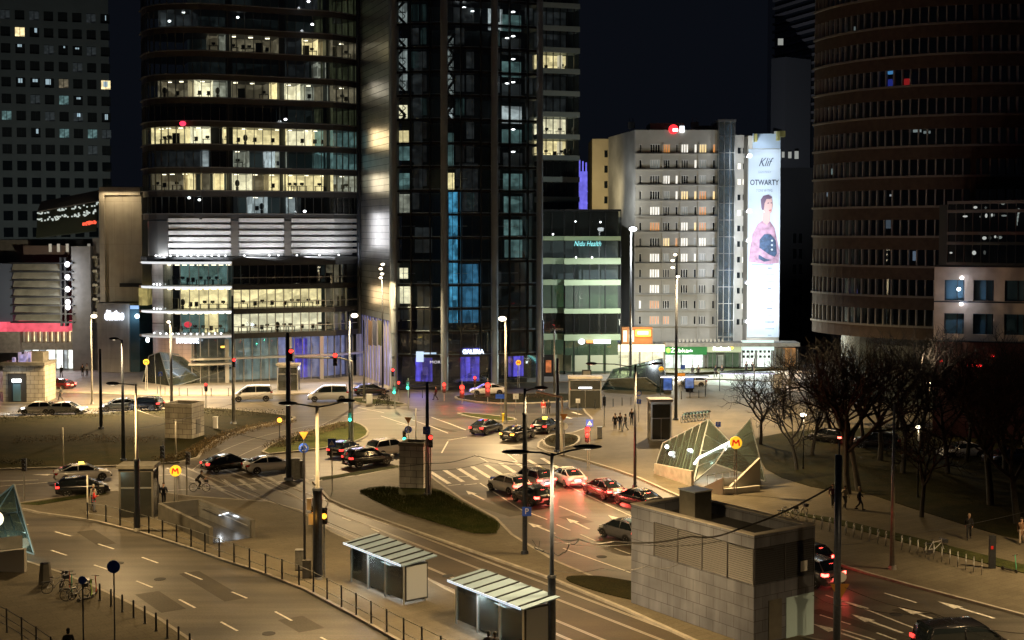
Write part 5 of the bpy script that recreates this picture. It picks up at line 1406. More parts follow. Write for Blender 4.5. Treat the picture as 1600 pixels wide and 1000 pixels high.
# local x along the long face, local y to the back
mb = MB(); mb.box(0, KL, 0, KW, 0, 3.15); mb.box(0, 2.0, 0, KW, 3.15, 5.05); mb.mi = 1; mb.box(2.0, KL - .1, .12, KW - .01, 3.15, 5.05); mb.build('wall', [M['stone'], M['dark']], ks)  # dark box behind the louvres paints the shadow in their gaps
mb = MB(); mb.box(-.02, KL + .02, -.02, .35, 5.05, KH); mb.box(-.02, KL + .02, KW - .35, KW + .02, 5.05, KH); mb.box(-.02, .33, .35, KW - .35, 5.05, KH); mb.box(KL - .33, KL + .02, .35, KW - .35, 5.05, KH); mb.build('parapet', M['stone'], ks)
mb = MB(); mb.box(-.04, KL + .04, -.04, .38, KH, KH + .05); mb.box(-.04, KL + .04, KW - .38, KW + .04, KH, KH + .05); mb.box(-.04, .36, .38, KW - .38, KH, KH + .05); mb.box(KL - .36, KL + .04, .38, KW - .38, KH, KH + .05); mb.build('coping', M['conc'], ks)
mb = MB(); mb.box(.34, KL - .34, .36, KW - .36, 5.052, 5.10); mb.build('roof', M['dark'], ks)
mb = MB()
for k in range(16):
    z = 3.2 + k * .115
    mb.plate([(2.05, -.03, z), (KL, -.03, z), (KL, .03, z + .07), (2.05, .03, z + .07)], .012)
    mb.plate([(KL + .03, 0, z), (KL + .03, KW, z), (KL - .03, KW, z + .07), (KL - .03, 0, z + .07)], .012)
mb.build('louvre', M['louvre'], ks)
mb = MB()
for u in (2.02, 4.0, 5.95, 7.9, KL - .02): mb.box(u - .03, u + .03, -.06, .0, 3.15, 5.05)
for v in (.02, KW * .5, KW - .05): mb.box(KL - .01, KL + .06, v - .03, v + .03, 3.15, 5.05)
mb.build('louvre_post', M['louvre'], ks)
mb = MB(); mb.box(2.3, 3.6, 1.6, 2.85, 5.10, 6.75); mb.build('vent_box', M['conc_dark'], ks)
mb = MB(); mb.box(2.25, 3.65, 1.55, 2.9, 6.75, 6.82); mb.build('vent_cap', M['alu'], ks)
mb = MB(); mb.box(KL + .003, KL + .05, 1.05, 2.0, .1, 2.2); mb.build('door', M['conc_dark'], ks)
mb = MB(); mb.box(KL + .003, KL + .04, 2.35, KW - .03, -.1, 2.15); mb.build('glazed_panel', mat('panel_reflection', (.45, .62, .68), .15), ks)  # pale blue reflection put into the colour of the pane
mb = MB(); mb.plate([(KL + .07, KW - 1.1, 3.4), (KL + .07, KW - .6, 3.4), (KL + .07, KW - .6, 3.95), (KL + .07, KW - 1.1, 3.95)], .02); mb.build('notice_plate', M['white_sign'], ks)

def stone_shaft(name, label, x0, x1, xr, ytop, ybase, h=None, m='stone_small', group=None):
    p = G((x0 + xr) / 2, ybase); D = p.y
    Wd = (x1 - x0) * D / FPX * 1.05; dep = (xr - x1) * D / FPX * 3
    hh = ztop((x0 + x1) / 2, ytop, D)
    T = thing(name, label, 'ventilation shaft', (G(x0, ybase).x, D, 0), R(-14), group)
    b = MB(); b.box(0, Wd, 0, Wd * .9, 0, hh - .3); b.build('wall', M[m], T)
    b = MB()
    for q in ((-.05, Wd + .05, -.05, .2), (-.05, Wd + .05, Wd * .9 - .2, Wd * .9 + .05), (-.05, .2, .2, Wd * .9 - .2), (Wd - .2, Wd + .05, .2, Wd * .9 - .2)): b.box(*q, hh - .3, hh)
    b.build('coping', M['conc'], T)
    b = MB(); b.box(.2, Wd - .2, .2, Wd * .9 - .2, hh - .29, hh - .25); b.build('roof_grille', M['dark'], T)
    b = MB(); b.box(Wd + .003, Wd + .04, Wd * .3, Wd * .6, .5, 2.0); b.build('hatch', M['conc_dark'], T)
    return T
stone_shaft('ventilation_shaft', 'square stone ventilation shaft standing on the dark lawn at the left', 258, 302, 310, 630, 686)
M['stone_pale'] = brickmat('pale_stone_blocks', (.62, .60, .56), (.5, .48, .45), (.2, .19, .17), 1.0, .55, .6, mort=.025, noise=.2)
stone_shaft('ventilation_shaft', 'square pale stone ventilation shaft on the grass of the median in mid view', 624, 662, 668, 691, 765, m='stone_pale')
# stone pavilion at far left
p = G(5, 628); T = thing('stone_pavilion', 'low stone pavilion with a lit doorway at the far left edge', 'pavilion', (p.x, p.y, 0))
D = p.y; s_ = D / FPX
mb = MB(); mb.box(0, 66 * s_, 0, 4, 0, 4.6); mb.build('wall', M['stone_small'], T)
mb = MB(); mb.box(-.2, 67 * s_, -.3, 4.2, 4.6, 5.0); mb.box(32 * s_, 60 * s_, .8, 3, 5.0, 6.2); mb.build('roof', M['conc_dark'], T)
mb = MB(); mb.box(8 * s_, 37 * s_, -.05, .02, 0, 3.6); mb.build('door_recess', M['dark'], T)
mb = MB(); mb.box(16 * s_, 28 * s_, -.09, -.06, 0.1, 2.3); mb.build('door', M['glass_blue'], T)
mb = MB(); mb.box(15 * s_, 29 * s_, -.16, -.09, 2.5, 2.9); mb.build('door_lamp', M['l_white'], T); lamp_point((p.x + 22 * s_, D - 1.2, 2.6), 90, (.85, .95, 1), .2)
T2 = thing('rooftop_decoration', 'violet lit cluster of small shapes on the roof of the stone pavilion', 'decoration', (p.x + 2.5, D + .6, 5.0))
mb = MB(); r_ = random.Random(2)
for k in range(14): x = r_.uniform(-1.6, .6); mb.box(x, x + .35, 0, .3, 0, r_.uniform(.5, 1.3))
mb.build('letters', roommat('violet_letters', (.75, .65, 1), .7, .6, (2, 2, 2)), T2)

# ------------------------------------------------------------------ lifts
def lift(label, x0, x1, xr, ytop, ybase, ang=-14, body='conc_dark', lamp=False, group=None):
    p = G(x0, ybase); D = p.y; s = D / FPX
    Wd = (x1 - x0) * s; dep = max(1.8, (xr - x1) * s * 1.4); hh = ztop(x0, ytop, D) - .0
    T = thing('lift_kiosk', label, 'lift kiosk', (p.x, D, .12), R(ang), group); fm_ = M['conc_dark'] if x0 < 200 else M['alu']
    b = MB()
    for u, v in ((0, 0), (Wd - .14, 0), (0, dep - .14), (Wd - .14, dep - .14)): b.box(u, u + .14, v, v + .14, 0, hh - .25)
    b.box(0, Wd, 0, .10, hh - .5, hh - .252); b.build('frame', fm_, T)
    b = MB(); b.box(-.12, Wd + .12, -.12, dep + .12, hh - .25, hh); b.build('roof', M['conc_dark'] if x0 < 200 else M['conc'], T)
    b = MB(); b.box(.15, Wd - .15, .05, .09, .05, hh - .5); b.box(.04, .09, .15, dep - .15, .05, hh - .5); b.box(Wd - .09, Wd - .04, .15, dep - .15, .05, hh - .5); b.build('glass_wall', mat('lift_glass', (.02, .022, .02), .12, spec=.8) if 'lift_glass' not in bpy.data.materials else bpy.data.materials['lift_glass'], T)
    b = MB(); b.box(Wd * .5 - .02, Wd * .5 + .02, .02, .048, .1, 2.2); b.box(.15, Wd - .15, .02, .048, 2.2, 2.3); b.build('door_frame', M['frame_grey'], T)
    if lamp:
        b = MB(); b.box(Wd * .3, Wd * .7, -.1, -.02, 2.45, 2.6); b.build('lamp', M['l_white'], T)
    return T
lift('dark glass lift kiosk on the tram platform behind the fence', 186, 240, 242, 730, 812, ang=2)
lift('lift kiosk with pale roof and dark panel on the right plaza', 1017, 1050, 1054, 626, 690, ang=6, lamp=False)
lift('lift kiosk with small white lamp beside the far metro canopy', 889, 940, 944, 590, 640, ang=0, lamp=True)
lift('dark lift kiosk standing in front of the violet lobby', 433, 466, 470, 570, 612, ang=0)

# ------------------------------------------------------------------ open stairwell on the platform
p0 = G(250, 814); p1 = G(330, 853); p2 = G(396, 843); p3 = G(312, 808)
T = thing('stairwell', 'open underpass stairwell with dark parapets and shiny lit inner wall behind the fence', 'stairwell', (p0.x, p0.y, .13))
L_ = lambda v, z=0: Vector((v.x - p0.x, v.y - p0.y, z))
def wallseg(mb, a, b, h0, h1, t=.28, z0=0):
    d = (b - a).normalized(); n = Vector((-d.y, d.x, 0)) * t / 2
    vs = [a + n, a - n, b - n, b + n]
    hs = [h0, h0, h1, h1]
    mb.add([(v.x, v.y, z0) for v in vs] + [(v.x, v.y, h) for v, h in zip(vs, hs)], [(3, 2, 1, 0), (4, 5, 6, 7), (0, 1, 5, 4), (1, 2, 6, 5), (2, 3, 7, 6), (3, 0, 4, 7)])
mb = MB(); wallseg(mb, L_(p0), L_(p1), 1.2, 1.15); mb.build('parapet', M['conc_dark'], T)
mb = MB(); wallseg(mb, L_(p3), L_(p2), 1.25, 1.25); mb.build('parapet', M['conc_dark'], T)
mb = MB(); wallseg(mb, L_(p0), L_(p3), 1.2, 1.25); mb.build('parapet', M['conc_dark'], T)
ms = mat('polished_wall', (.30, .31, .31), .22, .6, noise=.2, nscale=1)
off_ = (L_(p2) - L_(p3)).normalized(); off_ = Vector((-off_.y, off_.x, 0)) * (-.17)
if off_.dot(L_(p0) - L_(p3)) < 0: off_ = -off_
mb = MB(); wallseg(mb, L_(p3) + off_ + (L_(p2) - L_(p3)) * .05, L_(p2) + off_ - (L_(p2) - L_(p3)) * .02, 1.18, 1.18, .04); mb.build('inner_panel', ms, T)
mb = MB(); mb.poly([L_(p0) + Vector((0, 0, .02)), L_(p1) + Vector((0, 0, .02)), L_(p2) + Vector((0, 0, .02)), L_(p3) + Vector((0, 0, .02))]); mb.build('stairwell_floor', mat('dark_stairwell_floor', (.05, .05, .05), .25, .3), T)  # dark floor sheet stands in for the shaded stairs going down
mb = MB(); a = L_(p3).lerp(L_(p2), .45) + off_ * 1.6; b = L_(p3).lerp(L_(p2), .62) + off_ * 1.6; mb.bar((a.x, a.y, .75), (b.x, b.y, 1.2), .08); mb.build('lamp_strip', emit('stair_strip', (.9, .95, 1), 1.6), T)
c = p3.lerp(p2, .6) + off_ * 5; lamp_point((c.x, c.y, 1.0), 30, (.88, .94, 1), .1)
mb = MB(); a = L_(p3).lerp(L_(p2), .1) + off_ * 2.5; b = L_(p2) + off_ * 2.5; mb.tube([(a.x, a.y, 1.0), (b.x, b.y, .9)], .03); mb.build('handrail', M['alu'], T)

# ------------------------------------------------------------------ metro entrance canopies of folded glass
M['pale_steel'] = mat('pale_steel', (.24, .27, .29), .4, .3)
def canopy(name, label, panels, ribs, anchor, extra=None, zoff=0):
    o = G(*anchor); T = thing(name, label, 'metro canopy', (o.x, o.y, .12))
    P3 = lambda q: P(*q) - Vector((o.x, o.y, .12))
    g = MB()
    for pn in panels: g.plate([P3(q) for q in pn], .04)
    g.build('glass_roof', M['glass_green'], T)
    b = MB()
    for pn in panels:
        q = [P3(k) for k in pn]
        for i in range(len(q)): b.bar(q[i], q[(i + 1) % len(q)], .09)
    b.build('edge_frame', M['pale_steel'], T)
    b = MB()
    for (i, n) in ribs:
        q = [P3(k) for k in panels[i]]
        for k in range(1, n):
            t = k / n
            if len(q) == 4: b.bar(q[0].lerp(q[3], t), q[1].lerp(q[2], t), .07)
            else: b.bar(q[0].lerp(q[2], t), q[1], .06)
    b.build('rib', M['pale_steel'], T)
    return T, o, P3
# right foreground canopy
pan = [[(1022, 735, 118), (1036, 692, 119), (1107, 655, 117), (1083, 755, 113)],
       [(1107, 655, 117), (1140, 690, 115.5), (1118, 725, 113.6), (1084, 754, 113)],
       [(1140, 690, 115.5), (1172, 655, 114.5), (1196, 752, 112), (1118, 725, 113.5)]]
T, o, P3 = canopy('metro_canopy', 'large folded glass metro canopy with a glowing light strip near the park', pan, [(0, 6), (1, 4), (2, 5)], (1090, 760))
mb = MB(); mb.bar(P3((1092, 715, 114.5)), P3((1146, 688, 115.2)), .22, .12); mb.build('light_strip', emit('strip_white', (1, .97, .88), 5), T)
mb = MB(); mb.bar(P3((1084, 725, 114.4)), P3((1092, 715, 114.5)), .1); mb.ell(P3((1042, 698, 117.5)), .18, .18, .18, 8, 6); mb.ell(P3((1048, 709, 117)), .18, .18, .18, 8, 6); mb.ell(P3((1078, 703, 116)), .25, .2, .12, 8, 6); mb.build('lamp', M['l_white'], T)
mb = MB(); a, b_ = G(1108, 778), G(1188, 770); c1 = G(1150, 745)
la = lambda q, z: Vector((q.x - o.x, q.y - o.y, z - .12))
wallseg(mb, la(G(1100, 772), 0), la(G(1130, 775), 0), .5, 1.4); wallseg(mb, la(G(1130, 775), 0), la(G(1186, 770), 0), .45, .5); wallseg(mb, la(G(1140, 772), 0), la(G(1186, 762), 0), .5, 2.4, .2); mb.build('stair_wall', mat('pale_concrete', (.55, .53, .48), .5), T)
mb = MB(); wallseg(mb, la(G(1120, 762), 0), la(G(1187, 755), 0), .6, .8); mb.build('inner_wall', ms, T)
mb = MB(); mb.tube([la(G(1105, 765), 1.2), la(G(1186, 752), 1.3)], .03)
for k in range(8):
    q = G(1105, 765).lerp(G(1186, 752), k / 7); mb.bar(la(q, .1), la(q, 1.25), .04)
mb.build('railing', M['alu'], T)
mb = MB()
q = [la(G(1004, 745), .15), la(G(1022, 738), .15), la(G(1080, 755), .15), la(G(1078, 762), .15), la(G(1060, 760), .15)]
wallseg(mb, la(G(1024, 742), 0), la(G(1082, 762), 0), .9, 1.3, .25); mb.build('base_wall', M['conc'], T)
lamp_point((P(1110, 722, 114.5)), 520, (.9, .96, 1), .4)
lamp_point((P(1105, 768, 113)), 160, (.95, .97, 1), .3); lamp_point(P(1172, 762, 112.6), 60, (1, .95, .8), .3)
def metro_sign(label, x, y, ybase, r, facing=0, D=None, pole=True, ytop=None):
    q = G(x, ybase); D = q.y
    z = ztop(x, y, D)
    T = thing('metro_sign', label, 'metro sign', (q.x, q.y, .12), R(facing), 'round metro signs')
    b = MB(); b.cyl((0, -.10, z), (0, .10, z), r, r, 22); b.build('disc', emit('metro_disc', (1, .55, .03), 1.1) if 'metro_disc' not in bpy.data.materials else bpy.data.materials['metro_disc'], T)
    b = MB(); zz = z; w_ = r * .55
    pts = [(-w_, -.5 * r), (-w_ * .75, .5 * r), (0, -.1 * r), (w_ * .75, .5 * r), (w_, -.5 * r)]
    for i in range(4): b.bar((pts[i][0], -.12, zz + pts[i][1]), (pts[i + 1][0], -.12, zz + pts[i + 1][1]), .24 * r, .03, up=Vector((0, 1, 0)))
    b.build('letter', emit('metro_letter', (.75, .01, .01), .8) if 'metro_letter' not in bpy.data.materials else bpy.data.materials['metro_letter'], T)
    if pole:
        b = MB(); b.cyl((-.12, .0, 0), (-.06, .12, z), .045, .04, 8); b.cyl((.12, 0, 0), (.06, .12, z), .045, .04, 8); b.build('pole', M['galv'], T)
    return T
metro_sign('orange metro disc on thin poles beside the open stairwell', 275, 738, 800, .42)
metro_sign('orange metro disc in front of the folded glass canopy near the park', 1149, 694, 775, .5)
metro_sign('small orange metro disc on the dark green canopy at the left', 229, 567, 612, .38)
metro_sign('small orange metro disc at the far canopy in front of the violet lobby', 810, 568, 608, .36)
metro_sign('small orange metro disc near the green shop sign', 1033, 578, 608, .34)
# other canopies
pan = [[(222, 598, 190), (233, 556, 190), (250, 550, 188), (266, 606, 185)], [(250, 550, 188), (330, 560, 192), (363, 575, 192), (266, 606, 185)]]
canopy('metro_canopy', 'dark green folded glass metro canopy in front of the glass tower lobby', pan, [(0, 2), (1, 4)], (255, 612))
pan = [[(728, 598, 188), (745, 575, 190), (805, 548, 190), (812, 590, 187)], [(805, 548, 190), (838, 556, 191), (842, 590, 187), (812, 590, 187)]]
canopy('metro_canopy', 'small folded glass metro canopy in front of the violet lobby', pan, [(0, 4)], (780, 606))
pan = [[(940, 608, 182), (958, 577, 184), (1035, 560, 184), (1045, 615, 178)], [(940, 608, 182), (1045, 615, 178), (1010, 590, 176), (950, 592, 178)]]
T, o, P3 = canopy('metro_canopy', 'wide green glass metro canopy in front of the bright shops', pan, [(0, 6), (1, 3)], (990, 616))
# near left canopy
o = G(20, 900)
pan = [[(-45, 812, 90), (22, 757, 89.5), (28, 800, 89.2)], [(22, 757, 89.5), (54, 866, 87.5), (28, 800, 89.2)], [(-45, 812, 90), (28, 800, 89.2), (54, 866, 87.5), (-45, 832, 88.6)]]
T, o, P3 = canopy('metro_canopy', 'folded green glass metro canopy cut by the left edge beside the bicycles', pan, [(0, 2), (2, 2)], (20, 900))
mb = MB()
for a, b in (((0, 807, 89.5), (14, 852, 88)), ((14, 803, 89.3), (34, 859, 87.8))): mb.bar(P3(a), P3(b), .07)
mb.build('rib', M['pale_steel'], T)
mb = MB(); wallseg(mb, Vector((G(-40, 893).x - o.x, G(-40, 893).y - o.y, 0)), Vector((G(40, 897).x - o.x, G(40, 897).y - o.y, 0)), 1.0, 1.5, .3); mb.build('stair_wall', bpy.data.materials['pale_concrete'], T)
mb = MB(); q0, q1 = G(-30, 885), G(36, 880); wallseg(mb, Vector((q0.x - o.x, q0.y - o.y, 0)), Vector((q1.x - o.x, q1.y - o.y, 0)), 1.6, 1.7, .1); mb.build('inner_wall', ms, T)
mb = MB(); q = P3((-7, 811, 86.5)); mb.cyl(q + Vector((0, -.1, 0)), q + Vector((0, .1, 0)), .5, .5, 20); mb.build('metro_disc', emit('round_white_light', (1, .93, .7), 1.3), T)
lamp_point(P(4, 850, 87.0), 300, (.75, 1, .82), .4)  # added green-tinted lamp, brightens the canopy glass

# ------------------------------------------------------------------ tram shelters
def shelter(label, pa, pb, adpanel=True):
    A, B = G(*pa), G(*pb); d = (B - A); L = d.length; ang = math.atan2(d.y, d.x)
    T = thing('tram_shelter', label, 'tram shelter', (A.x, A.y, .13), ang, 'tram shelters')
    # local x from far end to near end, local y towards the tracks (left of the direction)
    W1 = 1.45; Hh = 2.32
    b = MB()
    for u in (0, L * .33, L * .66, L):
        b.box(u - .04, u + .04, -.04, .04, 0, Hh); 
    for u in (0, L): b.box(u - .04, u + .04, W1 - .04, W1 + .04, 0, Hh)
    b.box(0, L, -.03, .03, Hh - .1, Hh - .002); b.box(0, L, W1 - .03, W1 + .03, Hh - .1, Hh - .002); b.build('frame', M['alu'], T)
    b = MB()
    for k in range(3): b.box(L * k / 3 + .06, L * (k + 1) / 3 - .06, -.01, .01, .25, Hh - .12)
    b.box(-.01, .01, .06, W1 - .06, .25, Hh - .12); b.build('glass_wall', M['glass'], T)
    b = MB(); b.box(L - .08, L + .08, .05, W1 + .12, .15, Hh - .05); b.build('poster_case', M['frame_dark'], T)
    b = MB(); b.box(L + .08, L + .1, .13, W1 + .04, .25, Hh - .15); b.build('poster', mat('grey_poster', (.22, .24, .27), .3) if 'grey_poster' not in bpy.data.materials else bpy.data.materials['grey_poster'], T)
    b = MB(); b.plate([(-.4, -.35, Hh + .02), (L + .45, -.35, Hh + .02), (L + .45, W1 + .55, Hh + .3), (-.4, W1 + .55, Hh + .3)], .06); b.build('roof', mat('opal_roof', (.14, .20, .27), .3) if 'opal_roof' not in bpy.data.materials else bpy.data.materials['opal_roof'], T)
    b = MB()
    for k in range(7):
        u = .1 + k * (L - .1) / 6; b.bar((u, -.3, Hh + .09), (u, W1 + .52, Hh + .36), .06, .08)
    b.build('roof_beam', M['frame_dark'], T)
    b = MB(); b.box(-.3, L + .3, -.40, -.37, Hh - .02, Hh + .10); b.build('front_light', emit('shelter_edge', (.75, .86, 1), .9) if 'shelter_edge' not in bpy.data.materials else bpy.data.materials['shelter_edge'], T)
    b = MB(); b.box(.3, L - .2, .2, .35, Hh - .2, Hh - .14); b.box(L - .7, L - .1, .3, .8, Hh - .22, Hh - .12); b.build('tube_lamp', emit('shelter_tube', (.85, .93, 1), 4) if 'shelter_tube' not in bpy.data.materials else bpy.data.materials['shelter_tube'], T)
    b = MB(); b.box(L * .25, L * .7, .25, .65, .45, .5); b.box(L * .3, L * .34, .3, .6, 0, .45); b.box(L * .62, L * .66, .3, .6, 0, .45); b.build('bench', M['frame_dark'], T)
    c = A.lerp(B, .5); n = Vector((-d.y, d.x, 0)).normalized(); q = c + n * .7
    lamp_area((q.x, q.y, Hh - .1), (q.x, q.y, 0), 330, (.85, .92, 1), 3, .5, 'shelter_light')
    lamp_area((q.x, q.y, Hh - .25), (q.x + .1, q.y, 5), 14, (.85, .92, 1), 4, .6, 'shelter_light')
    return T, A, d
T, A, d = shelter('glass tram shelter with a lit roof and a person inside, left of the pair', (549, 912), (631, 948))
sh2a = (713, 978)
Bq = G(*sh2a) + d; 
def unproj(p):  # ground point back to picture coordinates
    v = Vector(p) - Vector((0, 0, CAM_H)); f = Vector((0, math.cos(PITCH), -math.sin(PITCH))); u = Vector((0, math.sin(PITCH), math.cos(PITCH)))
    return 800 + FPX * v.x / v.dot(f), Y0 - FPX * v.dot(u) / v.dot(f)
shelter('glass tram shelter with a lit roof cut by the lower edge, right of the pair', sh2a, unproj(Bq))

# ------------------------------------------------------------------ fences, bollards, bike stands
def fence(label, pts_px, n, h, post_m, rail_m, cat='fence', rails=(.95, .35), w=.09):
    pts = gp(pts_px, .13); o = pts[0]
    T = thing('fence', label, cat, o)
    lens = [(pts[i + 1] - pts[i]).length for i in range(len(pts) - 1)]; L = sum(lens)
    def at_(s):
        for i, l in enumerate(lens):
            if s <= l or i == len(lens) - 1: return pts[i].lerp(pts[i + 1], s / l) - o
            s -= l
    for k in range(n):
        q = at_(L * k / (n - 1)); b = MB(); b.box(-w / 2, w / 2, -w / 2, w / 2, 0, h); b.box(-w * .9, w * .9, -w * .9, w * .9, 0, .03); b.build('post', post_m, T, q)
    for r in rails:
        b = MB(); b.tube([at_(L * k / (n - 1)) + Vector((0, 0, h * r)) for k in range(n)], .022); b.build('rail', rail_m, T)
    return T
fence('black post fence with steel cables along the tram platform and road', [(137, 811), (165, 815), (225, 831), (300, 855), (350, 873), (475, 917), (550, 957), (612, 992), (720, 1048)], 25, 1.25, M['black'], M['galv'])
fence('short black post fence in the lower left corner', [(-15, 975), (18, 992), (48, 1012), (80, 1035)], 5, 1.3, M['black'], M['steel_dark'], rails=(.95, .6, .3), w=.07)
bol = None
for k in range(9):
    x = 156 + k * 17.6; y = 938 + k * 9.1 + max(0, k - 4) * 2.2
    q = G(x, y, .13)
    if bol is None:
        b = MB(); b.cyl((0, 0, 0), (0, 0, .95), .055, .055, 10); b.cyl((0, 0, .95), (0, 0, 1.0), .055, .03, 10); b.cyl((0, 0, 0), (0, 0, .04), .09, .09, 10)
        bol = b.build('bollard', M['black']); o_ = bol
    else: o_ = bol.copy(); col.objects.link(o_)
    o_.location = q; tag(o_, 'slim black bollard in the row between the near road and the corner pavement', 'bollard', 'bollards along the near kerb')
far_b = None
for i, (x, y) in enumerate([(246, 616), (258, 617), (280, 618), (293, 619), (316, 618), (330, 619), (357, 619), (420, 621), (510, 620), (520, 620), (930, 640), (945, 637), (958, 636), (972, 634), (986, 633), (1065, 624), (1078, 622), (1092, 622), (1102, 620), (640, 622), (660, 622)]):
    q = G(x, y, .1)
    if far_b is None: b = MB(); b.cyl((0, 0, 0), (0, 0, 1.0), .05, .05, 8); b.cyl((0, 0, 1.0), (0, 0, 1.05), .06, .04, 8); far_b = b.build('bollard', M['steel_dark']); o_ = far_b
    else: o_ = far_b.copy(); col.objects.link(o_)
    o_.location = q; tag(o_, 'dark bollard in the far row at the edge of the plaza', 'bollard', 'bollards at the edge of the plaza')
# bicycle stands along the promenade
st = None
for k in range(26):
    t = k / 25; x = 1222 + 312 * t; y = 812 + 62 * t + 22 * t * t
    q = G(x, y, .13)
    if st is None:
        b = MB(); b.sm = True; pts = [Vector((-.42, 0, 0)), Vector((-.42, 0, .65)), Vector((-.3, 0, .82)), Vector((0, 0, .86)), Vector((.3, 0, .82)), Vector((.42, 0, .65)), Vector((.42, 0, 0))]
        b.tube(pts, .03, 8); st = b.build('bicycle_stand', M['galv']); o_ = st
    else: o_ = st.copy(); col.objects.link(o_)
    o_.location = q; o_.rotation_euler = (0, 0, R(70)); tag(o_, 'bent steel tube bicycle stand in the long row beside the promenade', 'bicycle stand', 'bicycle stands beside the promenade')
# ------------------------------------------------------------------ poles
def pole(name, label, x, ybase, ytop, r0, r1, m, sleeve=None, cat='pole', yb=.1):
    q = G(x, ybase); h = ztop(x, ytop, q.y)
    T = thing(name, label, cat, (q.x, q.y, yb))
    b = MB(); b.sm = True; b.cyl((0, 0, 0), (0, 0, h - yb), r0, r1, 14); b.build('shaft', m, T)
    b = MB(); b.cyl((0, 0, 0), (0, 0, .25), r0 * 1.7, r0 * 1.5, 12); b.build('foot', m, T)
    if sleeve:
        ys, rs, mm = sleeve; hs = ztop(x, ys, q.y)
        b = MB(); b.cyl((0, 0, .2), (0, 0, hs), rs, rs * .94, 14); b.cyl((0, 0, hs), (0, 0, hs + .12), rs * 1.15, rs, 14); b.build('sleeve', mm, T)
    return T, q, h
def head(T, q, x, y, dirx, light=0, color=(1, .665, .30), L=.95, on=False, hm=None, ang=155):
    """street lamp head at picture position, same distance as its pole"""
    p = P(x, y, q.y) - T.location
    b = MB(); b.sm = True
    Mx = Matrix.Rotation(0, 3, 'Z')
    b.ell((p.x, p.y, p.z), L / 2, .19, .13, 12, 8); b.build('lamp_head', hm or M['steel_dark'], T)
    b = MB(); b.ell((p.x, p.y, p.z - .085), L * .26, .10, .05, 10, 6)
    b.build('lamp_glass', M['l_warm'] if not on else M['l_white'], T)
    if light: lamp_spot(T, T.location + Vector((p.x, p.y, p.z - .25)), light * (4.2 if q.y > 105 else .75), color, ang)
    return p
def arm(T, pts, q, r=.05, m=None):
    b = MB(); b.sm = True; b.tube([P(x, y, q.y) - T.location for x, y in pts], r, 8); b.build('arm', m or M['steel_dark'], T)
def bright(T, q, x, y, r, light, color=(1, .69, .34), name='lamp_globe'):
    p = P(x, y, q.y) - T.location; b = MB(); b.sm = True; b.ell((p.x, p.y - .05, p.z), r * 1.3, r, r * .8, 12, 8); b.build(name, M['l_warm'] if color[2] < .8 else M['l_white'], T)
    b = MB(); b.box(p.x - r * 1.5, p.x + r * 1.5, p.y - .12, p.y + .25, p.z + r * .72, p.z + r * .9); b.build('lamp_cover', M['steel_dark'], T)
    if light: lamp_spot(T, T.location + Vector((p.x, p.y, p.z - r - .1)), light * (2.4 if light > 1500 else .8), color, 168)
SL = 'street lamp'
# near double-arm lamp in front of the kiosk
T, q, h = pole('street_lamp', 'tall near street lamp with two curved arms, standing between the second shelter and the kiosk', 862, 1012, 708, .14, .085, M['steel_blue'], (905, .22, M['steel_dark']), SL)
arm(T, [(862, 712), (845, 707), (806, 706)], q); arm(T, [(862, 712), (890, 704), (924, 698)], q); head(T, q, 806, 706, -1, 3300, L=1.5); head(T, q, 918, 698, 1, 3300, L=1.5)
T, q, h = pole('street_lamp', 'dark street lamp with a blue parking sign and one short arm', 820, 868, 607, .16, .09, M['steel_dark'], (650, .17, M['steel_dark']), SL)
arm(T, [(820, 611), (830, 608), (846, 606)], q); head(T, q, 845, 606, 1, 1800)
T, q, h = pole('street_lamp', 'street lamp with two wide arms beside the amber tram signal', 497, 908, 634, .15, .10, M['white_pole'], (768, .30, M['steel_dark']), SL)
arm(T, [(497, 636), (470, 632), (452, 630)], q); arm(T, [(497, 636), (520, 632), (540, 626)], q); head(T, q, 450, 630, -1, 2600, L=1.2); head(T, q, 540, 626, 1, 2200, L=1.2)
T, q, h = pole('street_lamp', 'pale street lamp with a dark lower sleeve and one left arm by the glass lift', 215, 832, 600, .14, .07, M['white_pole'], (722, .20, M['steel_dark']), SL)
arm(T, [(214, 602), (196, 600), (180, 599)], q, .04); head(T, q, 176, 599, -1, 3600)
T, q, h = pole('street_lamp', 'dark street lamp with a left arm behind the white taxi', 193, 722, 531, .19, .08, M['steel_blue'], None, SL)
arm(T, [(190, 532), (186, 530), (180, 529)], q); head(T, q, 178, 529, -1, 700)
T, q, h = pole('street_lamp', 'tall street lamp with two wide arms at the right end of the zebra crossing', 992, 764, 570, .14, .08, M['steel_dark'], None, SL)
arm(T, [(992, 574), (960, 569), (925, 568)], q, .04); arm(T, [(992, 574), (1010, 570), (1026, 568)], q, .04); head(T, q, 924, 568, -1, 430); head(T, q, 1026, 568, 1, 1600)
T, q, h = pole('street_lamp', 'grey lamp post with a bright lamp in front of the dark tower', 790, 662, 498, .16, .08, M['galv'], None, SL); bright(T, q, 785, 498, .34, 2600)
T, q, h = pole('street_lamp', 'lamp post with a bright lamp and traffic signals in front of the lobby', 547, 690, 490, .16, .09, M['steel_blue'], None, SL); bright(T, q, 554, 493, .28, 4600)
T, q, h = pole('street_lamp', 'high white lit mast by the low green glass building', 985, 600, 358, .22, .12, M['alu'], None, SL); bright(T, q, 989, 358, .42, 3000, (.9, .95, 1)); arm(T, [(985, 360), (992, 358)], q)
T, q, h = pole('street_lamp', 'small post with a round warm lamp in front of the beige hall', 144, 632, 492, .12, .07, M['galv'], None, SL); bright(T, q, 147, 494, .3, 4500)
T, q, h = pole('street_lamp', 'dark post with a cluster of small lamps in front of the steel wall', 598, 612, 412, .14, .08, M['steel_dark'], None, SL)
